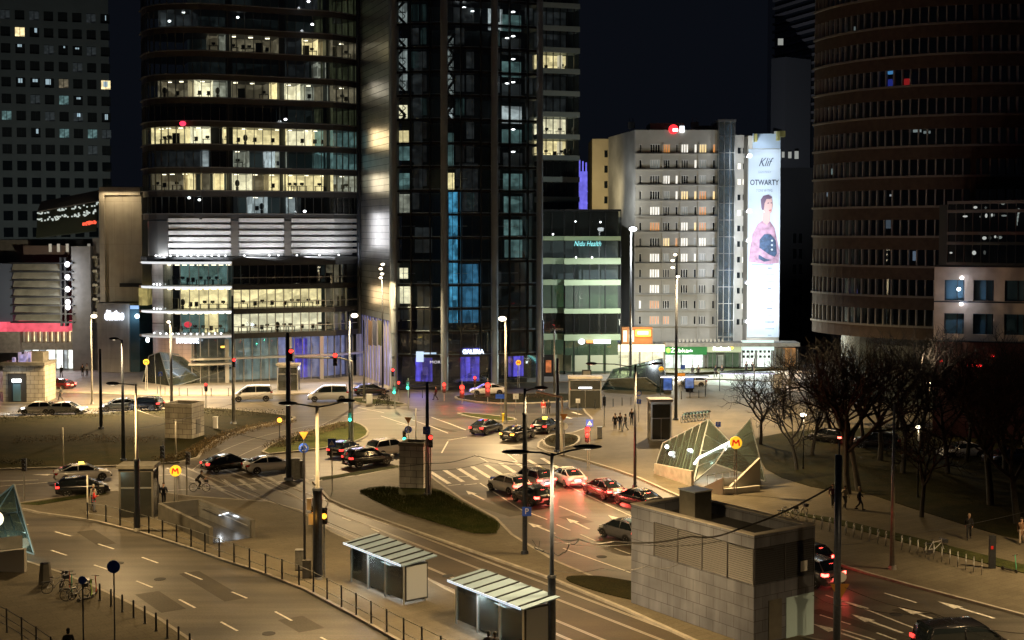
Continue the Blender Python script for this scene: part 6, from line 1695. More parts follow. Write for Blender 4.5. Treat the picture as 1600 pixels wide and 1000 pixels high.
for (x, y) in ((598, 413), (595, 420), (597, 428), (595, 434)): bright(T, q, x, y, .2, 4000 if y > 430 else 0)
T, q, h = pole('street_lamp', 'tall dark mast with a cluster of lamps in front of the apartment block', 1056, 658, 395, .2, .1, M['steel_dark'], None, SL)
for (x, y) in ((1055, 398), (1051, 407), (1051, 418), (1059, 432)): bright(T, q, x, y, .17, 11000 if y > 430 else 0)
lampl = []
for lab, x, yb_, yt, y, e in [('warm globe lamp glowing among the bare trees by the metro canopy', 1255, 735, 640, 648, 500), ('small warm lamp in the middle of the dark park', 1434, 780, 655, 667, 260), ('tiny warm lamp far inside the right part of the park', 1451, 720, 594, 599, 120)]:
    T, q, h = pole('park_lamp', lab, x, yb_, yt, .06, .05, M['steel_dark'], None, 'park lamp'); bright(T, q, x, y, .22 if e > 300 else .15, e * .6)
T, q, h = pole('street_lamp', 'tall dark lamp post rising from behind the stone shaft at the left', 268, 632, 500, .2, .13, M['steel_dark'], None, SL); arm(T, [(268, 503), (255, 505), (238, 505)], q, .05); bright(T, q, 264, 503, .2, 17000)
# plain poles
for lab, x, yb_, yt, r0, r1, m in [
    ('dark pole without arms beside the left hall', 158, 672, 545, .19, .12, 'steel_dark'), 
    ('grey pole with a red signal left of the violet lobby', 365, 664, 462, .2, .11, 'galv'), ('dark teal tram mast beside the grey switch cabinets', 451, 752, 520, .24, .14, 'steel_blue'),
    ('blue grey mast right of the stone shaft on the median', 668, 777, 597, .19, .12, 'steel_blue'), ('dark tram mast beside the mini roundabout bed', 871, 708, 560, .22, .14, 'steel_blue'),
    ('thick pale pole beside the dark tram mast', 877, 712, 662, .14, .13, 'white_pole'), ('dark mast with the orange triangle sign at the right', 1307, 1022, 711, .19, .17, 'steel_blue'),
    ('thin grey antenna pole rising over the dark mast at the right', 1308, 1020, 690, .05, .04, 'galv'), ('tall pale grey pole on the right pavement without a lamp', 1394, 892, 632, .17, .06, 'galv'),
    ('short white pole on the lawn left of the taxi', 99, 736, 668, .06, .06, 'white_pole'), ('short white pole beside the stone shaft', 275, 716, 656, .06, .06, 'white_pole'),
    ('white pole next to the woman in red', 137, 806, 742, .06, .06, 'white_pole'), ('pale post standing on the median stone shaft', 650, 692, 638, .06, .05, 'white_pole'),
    ('slim steel mast before the lobby columns', 569, 628, 500, .14, .1, 'galv'), ('tall mast left of the green glass building', 848, 612, 500, .18, .12, 'steel_blue'), ('grey mast before the green glass building', 866, 618, 514, .12, .1, 'galv'),
    ('short pole beside the park path lamp', 1178, 640, 560, .08, .07, 'steel_dark')]:
    pole('pole', lab, x, yb_, yt, r0, r1, M[m])
# ------------------------------------------------------------------ traffic signals
def sig_head(T, lx, z, on, side=-1, s=1.0, nm='signal_head'):
    """three-lens box at local (lx, 0, z) with z the centre; faces the camera side"""
    o_ = bpy.data.objects.new(nm, None)
    b = MB(); b.box(lx - .17 * s, lx + .17 * s, -.16, .12, z - .5 * s, z + .5 * s); hb = b.build('signal_head', M['black'], T)
    for k, c in enumerate(('red', 'amber', 'green')):
        zz = z + (.32 - .32 * k) * s
        b = MB(); b.cyl((lx, -.175, zz), (lx, -.16, zz), .125 * s * (1.35 if c == on else 1), .125 * s * (1.35 if c == on else 1), 14); b.build('lens', M['l_' + c] if c == on else M['lens_off'], hb)
        b = MB(); b.add([Vector((lx + math.cos(t) * .14 * s, yy, zz + math.sin(t) * .14 * s)) for t in [math.pi * i / 8 for i in range(9)] for yy in (-.16, -.34)], [(2 * i, 2 * i + 1, 2 * i + 3, 2 * i + 2) for i in range(8)]); b.build('visor', M['black'], hb)
    bpy.data.objects.remove(o_)
def signal(label, x, ybase, ytop, heads, r=.06, glow=0, s=1.0):
    q = G(x, ybase); h = ztop(x, ytop, q.y)
    T = thing('traffic_light', label, 'traffic light', (q.x, q.y, .1), 0, 'traffic lights')
    b = MB(); b.cyl((0, 0, 0), (0, 0, h), r, r, 10); b.build('post', M['galv'], T)
    for (hx_, hy, on) in heads:
        p = P(hx_, hy, q.y); sig_head(T, p.x - q.x + (0 if abs(p.x - q.x) > .1 else 0), p.z, on, s=s); 
        if on and glow:
            c = dict(red=(1, .06, .04), green=(.1, 1, .6), amber=(1, .4, .05))[on]; lamp_point((p.x, q.y - 1.3, p.z), glow * .6, c, .12, 'signal_glow')
    return T
signal('traffic light showing red left of the wide mast arm signals', 694, 628, 597, [(694, 607, 'red')], glow=120, s=1.3)
signal('traffic light showing red, left one of the bright pair in the centre', 722, 632, 596, [(722, 613, 'red')], glow=300, s=1.7)
signal('traffic light showing red, right one of the bright pair in the centre', 762, 632, 592, [(762, 610, 'red')], glow=300, s=1.8)
signal('traffic light showing red behind the centre pair near the small canopy', 742, 622, 588, [(742, 595, 'red')], glow=30)
signal('traffic light showing green beside the tall flag lobby', 617, 640, 597, [(616, 610, 'green')], glow=120)
signal('traffic light showing red high over the green signals', 614, 628, 575, [(614, 583, 'red')])
signal('traffic light showing green, right one of the green pair', 638, 640, 592, [(637, 603, 'green')], glow=120)
signal('small green signal on the median behind the stone shaft', 632, 692, 672, [(632, 682, 'green')])
signal('bright red signal below the blue crossing sign at the right pavement', 918, 736, 665, [(918, 680, 'red')], glow=500, s=1.4)
signal('red signal above the black car at the far crossing', 892, 632, 605, [(892, 612, 'red')])
signal('green signal on the mast behind the grass island', 547, 692, 640, [(547, 652, 'green')], glow=60)
signal('red signal on the grey pole left of the violet lobby', 366, 664, 560, [(366, 568, 'red')])
signal('red signal high on the teal tram mast', 454, 752, 548, [(455, 556, 'red')])
signal('unlit signal seen from behind at the left crossing', 38, 784, 718, [(38, 728, None)])
signal('unlit signal behind the cyclist', 292, 775, 708, [(294, 718, None)])
signal('green pole signal beside the bus lane at the left crossing', 256, 765, 690, [(254, 708, None)])
signal('red pedestrian signal in front of the far canopy', 322, 640, 600, [(322, 606, 'red')])
signal('red signal on the side of the blue grey mast on the median', 673, 778, 680, [(673, 691, 'red')])
signal('unlit signal on the right plaza by the bollards', 944, 668, 618, [(944, 628, None)])
signal('amber tram signals on the left side of the thick dark pole', 490, 905, 780, [(491, 806, 'amber')], glow=30)
signal('amber tram signal on the right side of the thick dark pole', 507, 905, 795, [(507, 808, 'amber')])
signal('low red signal by the bright pair', 623, 628, 600, [(623, 603, 'red')])
# mast arm carrying red signals over the upper road
q = G(550, 690); T = thing('signal_gantry', 'grey mast arm reaching left over the upper road with red signals', 'signal gantry', (q.x, q.y, .1))
b = MB(); a = P(551, 690, q.y) - q; t1 = P(550, 566, q.y) - q; t2 = P(532, 561, q.y) - q; t3 = P(457, 560, q.y) - q
b.tube([a, t1, t2, t3], .09, 8); b.build('arm', M['galv'], T)
for x, y in ((524, 563), (456, 556)): p = P(x, y, q.y) - q; sig_head(T, p.x, p.z, 'red', s=1.3)
q2 = G(878, 712); T = thing('signal_gantry', 'pale mast arm reaching left beside the mini roundabout bed', 'signal gantry', (q2.x, q2.y, .1))
b = MB(); b.tube([Vector((0, 0, 0)), P(878, 622, q2.y) - q2, P(868, 620, q2.y) - q2, P(838, 614, q2.y) - q2], .10, 8); b.build('arm', M['white_pole'], T)
# amber beacon
q = G(437, 690); T = thing('warning_beacon', 'round amber warning beacon glowing over the curved tram track', 'beacon', (q.x, q.y, .1))
b = MB(); hb = ztop(436, 658, q.y); b.cyl((0, 0, 0), (0, 0, hb - .1), .05, .05, 8); b.build('post', M['steel_dark'], T)
b = MB(); b.ell((0, 0, hb), .24, .2, .24); b.build('lamp', M['l_amber'], T); lamp_point((q.x, q.y - .5, hb), 40, (1, .5, .1), .1)
# ------------------------------------------------------------------ signs
def sign(label, x, ybase, y, shape, s, mat_, symbol=None, h2=None, pole_m='galv', cat='road sign', pr_=.04):
    q = G(x, ybase); z = ztop(x, y, q.y)
    T = thing('road_sign', label, cat, (q.x, q.y, .12))
    b = MB(); b.cyl((0, .05, 0), (0, .05, z + s * .4), pr_, pr_, 8); b.build('post', M[pole_m], T)
    b = MB()
    if shape == 'disc': b.cyl((0, -.02, z), (0, .0, z), s / 2, s / 2, 22)
    elif shape == 'tri': b.prism([(-s / 2, 0), (s / 2, 0), (0, -s * .87)], -.01, .01); b.v = [(v[0], v[2], v[1] + z + s * .43) for v in b.v]
    elif shape == 'sq': b.box(-s / 2, s / 2, -.02, 0, z - s / 2, z + s / 2)
    elif shape == 'wide': b.box(-s, s, -.02, 0, z - s * .4, z + s * .4)
    b.build('sign_face', M[mat_], T)
    f = MB()
    if symbol == 'cross': # pedestrian on white triangle
        f.prism([(-s * .36, 0), (s * .36, 0), (0, s * .62)], -.004, .004); f.v = [(v[0], -.03 - v[2], v[1] + z - s * .3) for v in f.v]; f.build('symbol', M['white_sign'], T)
        f = MB(); f.bar((0, -.04, z + .05), (0, -.04, z - s * .08), .08 * s, .01); f.bar((0, -.04, z - s * .08), (s * .1, -.04, z - s * .24), .05 * s, .01); f.bar((0, -.04, z - s * .08), (-s * .1, -.04, z - s * .24), .05 * s, .01); f.build('figure', M['black'], T)
    elif symbol == 'round':
        for k in range(3):
            a0 = k * 2.1; pts = [Vector((math.cos(a0 + t) * s * .28, -.035, z + math.sin(a0 + t) * s * .28)) for t in (0, .5, 1.0, 1.4)]
            f.tube(pts, .03 * s / .6, 6)
        f.build('symbol', M['white_sign'], T)
    elif symbol == 'P':
        text('letter', 'P', s * .9, M['white_sign'], T, (0, -.03, z))
    elif symbol == 'arrow':
        f.bar((0, -.035, z - s * .3), (0, -.035, z + s * .25), .1 * s, .01); f.bar((0, -.035, z + s * .3), (-s * .2, -.035, z), .1 * s, .01); f.bar((0, -.035, z + s * .3), (s * .2, -.035, z), .1 * s, .01); f.build('symbol', M['white_sign'], T)
    elif symbol == 'down':
        f.bar((s * .2, -.035, z + s * .2), (-s * .2, -.035, z - s * .2), .1 * s, .01); f.bar((-s * .25, -.035, z - s * .25), (-s * .25, -.035, z + .05), .08 * s, .01); f.bar((-s * .25, -.035, z - s * .25), (.05, -.035, z - s * .25), .08 * s, .01); f.build('symbol', M['white_sign'], T)
    elif symbol == 'ring':
        f.cyl((0, -.03, z), (0, -.021, z), s * .36, s * .36, 20); f.build('symbol', M['white_sign'], T)
    return T
sign('round dark blue sign on a tall thin pole by the near bollards', 179, 1012, 889, 'disc', .68, 'blue_sign', None, pole_m='steel_dark')
sign('small round dark blue sign above the parked bicycles', 130, 1012, 910, 'disc', .42, 'blue_sign', None, pole_m='steel_dark')
sign('blue roundabout arrow sign on a dark pole at the tram crossing', 476, 905, 703, 'disc', .62, 'blue_sign', 'round', pole_m='steel_dark', pr_=.08)
sign('yellow give way triangle facing away over the roundabout sign', 476, 906, 684, 'tri', .55, 'yellow_sign', None, pole_m='steel_dark')
sign('blue roundabout sign on the pale pole of the median shaft', 638, 700, 673, 'disc', .72, 'blue_sign', 'round')
sign('orange back of a triangle sign over the median shaft', 638, 701, 659, 'tri', .75, 'yellow_sign', None)
sign('blue square crossing sign above the bright approaching lamps', 519, 772, 694, 'sq', .65, 'blue_sign', 'cross')
sign('blue parking sign with a white P on the dark street lamp', 823, 869, 802, 'sq', .6, 'blue_sign', 'P', pole_m='steel_dark')
sign('orange triangle sign facing away on the dark mast at the right', 1311, 1023, 929, 'tri', 1.0, 'yellow_sign', None, pole_m='steel_dark')
sign('small blue sign on the mast beside the zebra crossing', 770, 764, 751, 'sq', .42, 'blue_sign', None)
sign('white ringed sign on the pale pole by the roundabout bed', 882, 712, 668, 'disc', .65, 'white_sign', None)
sign('orange triangle sign over the white ringed sign', 881, 713, 654, 'tri', .75, 'yellow_sign', None)
sign('blue pedestrian crossing sign above the bright red signal', 921, 738, 663, 'sq', .62, 'blue_sign', 'cross')
sign('pair of no stopping and blue sign on the thin plaza pole', 998, 660, 616, 'disc', .6, 'blue_sign', 'ring')
sign('small blue arrow sign under the no stopping sign', 998, 661, 629, 'sq', .5, 'blue_sign', 'arrow')
sign('wide violet blue street name sign beside the bright lamp post', 783, 662, 621, 'wide', .62, 'blue_sign', None)
sign('white pedestrian crossing sign right of the bright lamp post', 806, 662, 621, 'sq', .62, 'white_sign', 'cross')
sign('blue keep left sign on the blue grey median mast', 667, 779, 675, 'sq', .6, 'blue_sign', 'down')
sign('small white crossing sign in front of the far lift kiosk', 903, 655, 628, 'sq', .5, 'white_sign', 'cross')
sign('pedestrian sign at the left plaza edge', 251, 636, 586, 'sq', .5, 'blue_sign', 'cross')
sign('yellow temporary sign panels in front of the green sign shop', 1064, 625, 587, 'wide', .5, 'yellow_sign', None)
sign('blue panel sign by the shop window behind the yellow panels', 1067, 612, 575, 'sq', .6, 'blue_sign', None)
sign('small white notice on the right mast', 1313, 1020, 905, 'disc', .55, 'white_sign', 'ring')
sign('blue information panel above the folded canopy by the park', 1122, 700, 665, 'sq', .5, 'blue_sign', 'P')
# switch cabinets and boxes
def cabinet(label, x, y, w_, h_, m='galv', ang=0):
    q = G(x, y, .1); T = thing('switch_cabinet', label, 'cabinet', q, R(ang))
    b = MB(); b.box(-w_ / 2, w_ / 2, 0, .45, .1, h_); b.box(-w_ / 2 - .03, w_ / 2 + .03, -.03, .48, h_, h_ + .05); b.build('body', M[m], T)
    b = MB(); b.box(-w_ / 2 + .05, -.02, -.02, -.003, .15, h_ - .06); b.box(.02, w_ / 2 - .05, -.02, -.003, .15, h_ - .06); b.build('door', M[m], T)
    b = MB(); b.box(-w_ / 2, w_ / 2, .02, .4, 0, .1); b.build('plinth', M['conc_dark'], T)
cabinet('tall grey switch cabinet beside the teal tram mast', 461, 750, .8, 1.8); cabinet('second grey switch cabinet right of the tram mast', 470, 748, .6, 1.5); cabinet('white cabinet by the far bush', 577, 632, .7, 1.2, 'white')
cabinet('pale box on the left lawn behind the short white pole', 336, 671, .45, 1.3, 'white'); cabinet('grey cabinet behind the thick dark pole on the platform', 468, 893, .55, 1.3); cabinet('dark cabinet at the foot of the roundabout sign pole', 479, 905, .5, 1.1, 'conc_dark')
cabinet('light grey signal controller on the right side of the parking sign pole', 937, 686, .5, 1.2)
for lab, x, y in (('white signal controller box high on the dark pole', 483, 788), ('lower white signal controller box on the dark pole', 486, 811)):
    q = G(488, 905); p = P(x, y, q.y - .3); b = MB(); b.box(-.14, .14, -.12, .12, -.33, .33); b.box(-.16, .16, -.14, .14, .33, .37); o_ = b.build('controller_box', M['white_sign'], None, p); tag(o_, lab, 'box')
# overhead wires
def wire(label, pts, r=.022, m='black', grp='overhead tram wires'):
    b = MB(); w3 = [P(*p) for p in pts]; out = []
    for i in range(len(w3) - 1):
        for k in range(6):
            t = k / 6; v = w3[i].lerp(w3[i + 1], t); v.z -= .18 * math.sin(math.pi * t); out.append(v)
    out.append(w3[-1]); b.tube(out, r, 5); o_ = b.build('overhead_wire', M[m]); tag(o_, label, 'wire', grp)
wire('thick black cable from the near lamp post across the kiosk front', [(864, 836, 69.5), (905, 842, 68), (960, 846, 67), (1080, 838, 66), (1150, 828, 65), (1300, 760, 64)], .045)
wire('thin sagging wire under the thick cable', [(864, 846, 69.5), (990, 850, 67), (1130, 845, 65), (1210, 858, 64)], .02)
wire('looped feeder wire beside the near lamp post', [(864, 862, 69.5), (880, 863, 69.3), (890, 848, 69), (905, 842, 68)], .03)
wire('long span wire over the zebra crossing', [(560, 728, 95), (668, 724, 92), (742, 712, 88), (870, 726, 86)], .02)
wire('span wire with hangers left of the near lamp post', [(668, 735, 100), (760, 722, 95), (864, 725, 80)], .016)
wire('low span wire from the near lamp post to the kiosk', [(864, 891, 69.5), (940, 888, 68), (1010, 885, 67), (1060, 882, 66)], .015)
wire('trolley wire in the lower right above the lanes', [(1270, 930, 60), (1330, 946, 58), (1455, 958, 56), (1600, 1010, 54)], .014)
wire('second trolley wire in the lower right', [(1320, 918, 60), (1455, 957, 57), (1600, 990, 55)], .014)
wire('wire from the right mast to the upper right', [(1307, 850, 70), (1370, 840, 75), (1600, 800, 90)], .012)
wire('wires crossing the left carriageway near the cyclist', [(300, 725, 110), (400, 770, 100), (500, 810, 90), (640, 860, 80)], .016)
wire('wire from the left tram mast to the glass lift', [(450, 600, 118), (330, 640, 110), (215, 670, 95)], .014)
wire('high wire along the platform from the lift to the thick dark pole', [(213, 640, 95), (300, 660, 92), (497, 700, 84)], .014)
q = P(842, 858, 70); T = thing('insulator_cluster', 'black insulator and clamp cluster hanging on the near lamp post', 'insulator', q)
b = MB()
for k in range(5): b.ell((-.15 + k * .09, -.02 * k, .05 - .03 * k), .1, .1, .07, 8, 6)
b.build('insulator', M['black'], T); b = MB(); b.tube([Vector((-.1, 0, .1)), Vector((-.35, 0, .5))], .015); b.tube([Vector((-.0, 0, .1)), Vector((.05, 0, .45))], .015); b.tube([Vector((.1, 0, -.1)), Vector((.7, 0, -.3))], .03); b.build('bracket', M['black'], T)
# litter bin, totem, poster, planters
q = G(71, 912, .13); T = thing('litter_bin', 'dark tapered litter bin beside the parked bicycles', 'litter bin', q); b = MB(); b.cyl((0, 0, 0), (0, 0, 1.25), .42, .30, 6); b.build('body', M['conc_dark'], T); b = MB(); b.cyl((0, 0, 1.25), (0, 0, 1.33), .32, .22, 6); b.build('lid', M['steel_dark'], T)
q = G(1550, 888, .13); T = thing('bicycle_totem', 'dark upright totem with a red mark at the end of the bicycle stands', 'totem', q); b = MB(); b.box(-.2, .2, -.1, .1, 0, 2.1); b.build('body', M['blue_sign'] if 0 else M['steel_dark'], T); b = MB(); b.box(-.12, .02, -.12, -.101, 1.25, 1.45); b.build('mark', M['red_sign'], T)
q = G(600, 634, .14); b = MB(); r_ = random.Random(8)
for k in range(500):
    t = r_.uniform(0, 6.28); ph = r_.uniform(0, 1.5); rr = r_.uniform(.75, 1.1); c = Vector((math.cos(t) * math.cos(ph) * 1.1, math.sin(t) * math.cos(ph) * .8, math.sin(ph) * 1.3)) * rr; a = Vector((r_.uniform(-.15, .15), r_.uniform(-.15, .15), r_.uniform(-.15, .15))); b.poly([c, c + a, c + Vector((a.y, a.z, a.x))])
o_ = b.build('shrub', M['hedge'], None, q); tag(o_, 'round brown clipped shrub on the far green strip', 'shrub')
# posters behind trees
for lab, x, y, c in (('blue lit advertising case at the far stop behind the trees', 1043, 615, (.15, .3, .9)), ('second blue lit advertising case at the far stop', 1077, 612, (.2, .35, .9)), ('yellow and white lit advertising case behind the bare tree', 1215, 612, (.9, .75, .5))):
    q = G(x, y, .12); T = thing('advertising_case', lab, 'advertising case', q); b = MB(); b.box(-.65, .65, -.1, .1, .4, 2.4); b.box(-.5, .5, -.08, .08, 0, .4); b.build('case', M['frame_dark'], T); b = MB(); b.box(-.55, .55, -.12, -.102, .5, 2.3); b.build('poster', roommat('poster_%d' % x, c, .55, .6, (2, 2, 2)), T)
q = G(1068, 618, .12); T = thing('tram_stop_canopy', 'long far stop canopy with a white light line behind the trees', 'tram stop', q); b = MB(); b.box(-3.2, 3.2, -.8, .8, 2.5, 2.62); b.box(-3, -2.9, .5, .6, 0, 2.5); b.box(2.9, 3, .5, .6, 0, 2.5); b.build('roof', M['frame_dark'], T); b = MB(); b.box(-3.1, 3.1, -.85, -.81, 2.42, 2.54); b.build('light_line', emit('line_white', (.9, .92, 1), 2.2), T)
q = G(1160, 612, .12); T = thing('tram_stop_canopy', 'second far stop canopy with a pale light line', 'tram stop', q); b = MB(); b.box(-3.2, 4.2, -.8, .8, 2.5, 2.62); b.box(-3, -2.9, .5, .6, 0, 2.5); b.box(3.9, 4, .5, .6, 0, 2.5); b.build('roof', M['frame_dark'], T); b = MB(); b.box(-3.1, 4.1, -.85, -.81, 2.42, 2.54); b.build('light_line', emit('line_violet', (.7, .7, 1), 1.2), T)
# yellow bollard box, orange ad
q = G(787, 660, .12); b = MB(); b.box(-.18, .18, -.15, .15, 0, .95); b.cyl((0, 0, .95), (0, 0, 1.05), .12, .08, 8); o_ = b.build('marker_post', mat('yellow_plastic', (.75, .55, .03), .5), None, q); tag(o_, 'yellow marker post at the foot of the bright lamp post', 'marker post')
q = G(857, 588, .12); T = thing('advertising_case', 'orange lit advertising case in a dark frame left of the green building', 'advertising case', q); b = MB(); b.box(-.8, .8, -.2, .2, 0, 3.2); b.build('case', M['frame_dark'], T); b = MB(); b.box(-.4, .4, -.24, -.202, .6, 2.4); b.build('poster', roommat('orange_poster', (1, .3, .1), .6, .5, (2, 2, 2)), T)
q = G(901, 589, .12); p = P(901, 582, q.y); T = thing('notice_board', 'small dark notice board on the roof of the far lift kiosk', 'notice board', (p.x, 170.0, P(901, 590, 170).z)); b = MB(); b.box(-.6, .6, -.05, .05, 0, 1.0); b.build('board', M['frame_dark'], T); b = MB(); b.box(-.45, .45, -.07, -.051, .15, .85); b.build('face', mat('dim_board', (.12, .12, .11), .5), T)
# ------------------------------------------------------------------ vehicles
def loft(mb, secs, closed_ends=True):
    n = len(secs[0]); o = []
    vs = [p for s in secs for p in s]; fs = []
    for i in range(len(secs) - 1):
        for j in range(n - 1):
            fs.append((i * n + j, (i + 1) * n + j, (i + 1) * n + j + 1, i * n + j + 1))
    if closed_ends:
        fs.append(tuple(range(n))[::-1]); fs.append(tuple(range((len(secs) - 1) * n, len(secs) * n)))
    mb.add(vs, fs)
def car_sec(x, zb, zt, w_, crown=.03):
    half = [(w_ * .80, zb), (w_ * .95, zb + .07), (w_, zb + (zt - zb) * .45), (w_ * .985, zb + (zt - zb) * .72), (w_ * .93, zt - .04), (w_ * .84, zt), (w_ * .4, zt + crown)]
    return [(x, y, z) for y, z in half] + [(x, -y, z) for y, z in half[::-1]]
TYPES = dict(
    sedan=dict(L=4.7, W=.91, H=1.44, low=[(-2.35, .42, .80, .66), (-2.28, .30, .98, .80), (-2.0, .24, 1.03, .88), (-1.3, .20, 1.0, .905), (-.3, .20, .97, .91), (.8, .20, .94, .91), (1.3, .20, .89, .90), (1.9, .22, .80, .87), (2.2, .27, .68, .76), (2.33, .36, .55, .60)],
               top=[(-1.98, 1.04, .68), (-1.45, 1.30, .62), (-.95, 1.41, .585), (-.2, 1.44, .58), (.35, 1.41, .59), (.8, 1.22, .65), (1.30, .92, .74)]),
    suv=dict(L=4.6, W=.93, H=1.68, low=[(-2.3, .48, 1.0, .74), (-2.25, .32, 1.12, .86), (-1.9, .28, 1.12, .92), (-.5, .26, 1.1, .93), (.9, .26, 1.08, .93), (1.5, .28, 1.04, .91), (2.0, .30, .95, .86), (2.22, .36, .8, .76), (2.3, .44, .66, .62)],
             top=[(-2.12, 1.12, .76), (-1.98, 1.5, .68), (-1.6, 1.65, .645), (-.4, 1.69, .64), (.3, 1.65, .645), (.75, 1.42, .70), (1.2, 1.08, .78)]),
    hatch=dict(L=4.2, W=.89, H=1.50, low=[(-2.1, .42, .9, .70), (-2.05, .28, 1.0, .82), (-1.7, .22, 1.0, .88), (-.3, .2, .97, .89), (.8, .2, .95, .89), (1.4, .22, .9, .87), (1.8, .26, .78, .78), (2.05, .36, .6, .6)],
               top=[(-1.92, 1.0, .74), (-1.72, 1.34, .66), (-1.35, 1.46, .61), (-.3, 1.50, .60), (.3, 1.46, .61), (.75, 1.25, .67), (1.25, .95, .74)]),
    van=dict(L=5.1, W=.96, H=2.0, low=[(-2.55, .42, 1.1, .86), (-2.5, .28, 1.2, .93), (-2.0, .24, 1.2, .96), (0, .24, 1.2, .96), (1.2, .24, 1.18, .95), (1.8, .26, 1.1, .92), (2.3, .3, .9, .84), (2.55, .4, .7, .68)],
             top=[(-2.46, 1.2, .88), (-2.38, 1.75, .80), (-2.2, 1.95, .76), (-.5, 2.0, .755), (.6, 1.95, .76), (1.1, 1.66, .80), (1.75, 1.16, .86)]))
TAILL = emit('brake_lens', (1, .07, .05), 12); TAILD = emit('tail_lens', (1, .05, .04), 2.5); HEADL = emit('headlamp_lens', (1, .98, .92), 5); PLATEL = emit('plate_glare', (1, .96, .95), 3)  # glowing plate stands in for white glare on the car rears
TAILOFF = mat('tail_lens_off', (.35, .01, .01), .25); HEADOFF = mat('head_lens_off', (.6, .6, .6), .15); PLATEOFF = mat('plate', (.7, .7, .7), .4); IND = emit('indicator_lens', (1, .42, .05), 5)
PAINTS = {}
def paint(name, c, rough=.25, metal=.1):
    if name not in PAINTS: PAINTS[name] = mat('car_paint_' + name, c, rough, metal, coat=1.0)
    return PAINTS[name]
for n_, c_ in dict(white=(.82, .81, .79), black=(.008, .008, .010), silver=(.62, .62, .62), grey=(.10, .10, .11), dark=(.022, .022, .026), bluegrey=(.16, .20, .27), pale=(.55, .56, .58), wine=(.10, .015, .015)).items(): paint(n_, c_)
protos = {}
def make_car(kind):
    t = TYPES[kind]; T = thing('parked_car', 'x', 'car')
    b = MB(); b.sm = True; loft(b, [car_sec(*s) for s in t['low']]); b.build('body', PAINTS['white'], T)
    top = t['top']; b = MB(); b.sm = True
    belt = lambda x: next((s0[2] + (s1[2] - s0[2]) * (x - s0[0]) / (s1[0] - s0[0]) for s0, s1 in zip(t['low'], t['low'][1:]) if s0[0] <= x <= s1[0]), 1.0)
    secs = []
    for x, z, w_ in top:
        bz = min(belt(x) - .03, z - .02); hb = t['W'] * .86
        secs.append([(x, hb, bz), (x, w_ + (hb - w_) * .4, bz + (z - bz) * .55), (x, w_, z - .03), (x, w_ * .5, z + .01), (x, -w_ * .5, z + .01), (x, -w_, z - .03), (x, -(w_ + (hb - w_) * .4), bz + (z - bz) * .55), (x, -hb, bz)])
    loft(b, secs); b.build('window', M['glass_dark'], T)
    b = MB(); b.sm = True; mid = top[2:-2]
    secs = [[(x, w_ * 1.03, z - .06), (x, w_ * .97, z + .0), (x, w_ * .5, z + .025), (x, -w_ * .5, z + .025), (x, -w_ * .97, z), (x, -w_ * 1.03, z - .06)] for x, z, w_ in mid]
    loft(b, secs)
    # pillars
    for s_ in (1, -1):
        for i, j in ((0, 2), (len(top) - 1, len(top) - 3)):
            a, c = top[i], top[j]; b.bar((a[0], s_ * (a[2] + .04), min(a[1], belt(a[0])) - .01), (c[0], s_ * c[2] * 1.01, c[1] - .02), .075, .05)
        xm = -.45; b.bar((xm, s_ * t['W'] * .865, belt(xm)), (xm, s_ * top[3][2] * 1.01, top[3][1] - .05), .07, .04)
    b.build('roof', PAINTS['white'], T)
    wx = t['L'] / 2 - .85; wr = .32 if kind in ('sedan', 'hatch') else .35
    for x in (-wx, wx):
        for s_ in (1, -1):
            y = s_ * (t['W'] - .11)
            b = MB(); b.lathe([(wr * .62, -.11), (wr * .96, -.11), (wr, -.07), (wr, .07), (wr * .96, .11), (wr * .62, .11)], (x, y, wr), 18, 'y'); w_ = b.build('wheel', M['rubber'], T)
            b = MB()
            for k in range(5):
                a = k * 1.2566; b.bar((x, y + s_ * .09, wr), (x + math.cos(a) * wr * .6, y + s_ * .1, wr + math.sin(a) * wr * .6), .07, .03, up=Vector((0, 1, 0)))
            b.lathe([(wr * .58, .085 * s_), (wr * .64, .115 * s_)], (x, y, wr), 18, 'y'); b.cyl((x, y, wr), (x, y + s_ * .11, wr), .06, .05, 8); b.build('rim', M['alu'], w_)
            b = MB(); yy = s_ * (t['W'] * 1.0 + .003)
            pts = [(x + math.cos(a) * (wr + .07), yy, wr + math.sin(a) * (wr + .07)) for a in [math.pi * (-.08) + i * math.pi * 1.16 / 10 for i in range(11)]]
            b.add(pts + [(p[0], yy - s_ * .25, p[2]) for p in pts], [tuple(range(11)), tuple(range(11, 22))[::-1]]); b.build('wheel_arch', M['black'], T)
    r = t['low'][1]; f = t['low'][-3]
    for s_ in (1, -1):
        b = MB(); zt_ = r[2] - .08 if kind != 'van' else 1.25
        b.box(-t['L'] / 2 - .005, -t['L'] / 2 + .28, s_ * r[3] * .62, s_ * r[3] * 1.03, zt_ - .17, zt_) if s_ > 0 else b.box(-t['L'] / 2 - .005, -t['L'] / 2 + .28, s_ * r[3] * 1.03, s_ * r[3] * .62, zt_ - .17, zt_)
        b.build('tail_light', TAILL, T)
        b = MB(); x0 = f[0] + .02; zz = f[2] - .10; ys = sorted((s_ * f[3] * .62, s_ * f[3] * 1.01)); b.box(x0 - .15, x0 + .22, ys[0], ys[1], zz - .09, zz + .05); b.build('headlight', HEADL, T)
        b = MB(); b.ell((.85 if kind != 'van' else 1.3, s_ * (t['W'] + .1), 1.0 if kind != 'van' else 1.3), .07, .11, .08, 8, 6); b.build('mirror', PAINTS['white'], T)
    b = MB(); b.box(-t['L'] / 2 - .03, -t['L'] / 2 + .05, -.26, .26, .62, .74); b.build('number_plate', PLATEL, T)
    b = MB(); xr = top[1][0] + .06; b.box(xr - .02, xr + .03, -.16, .16, top[1][1] + .0, top[1][1] + .03); b.build('brake_light', TAILL, T)
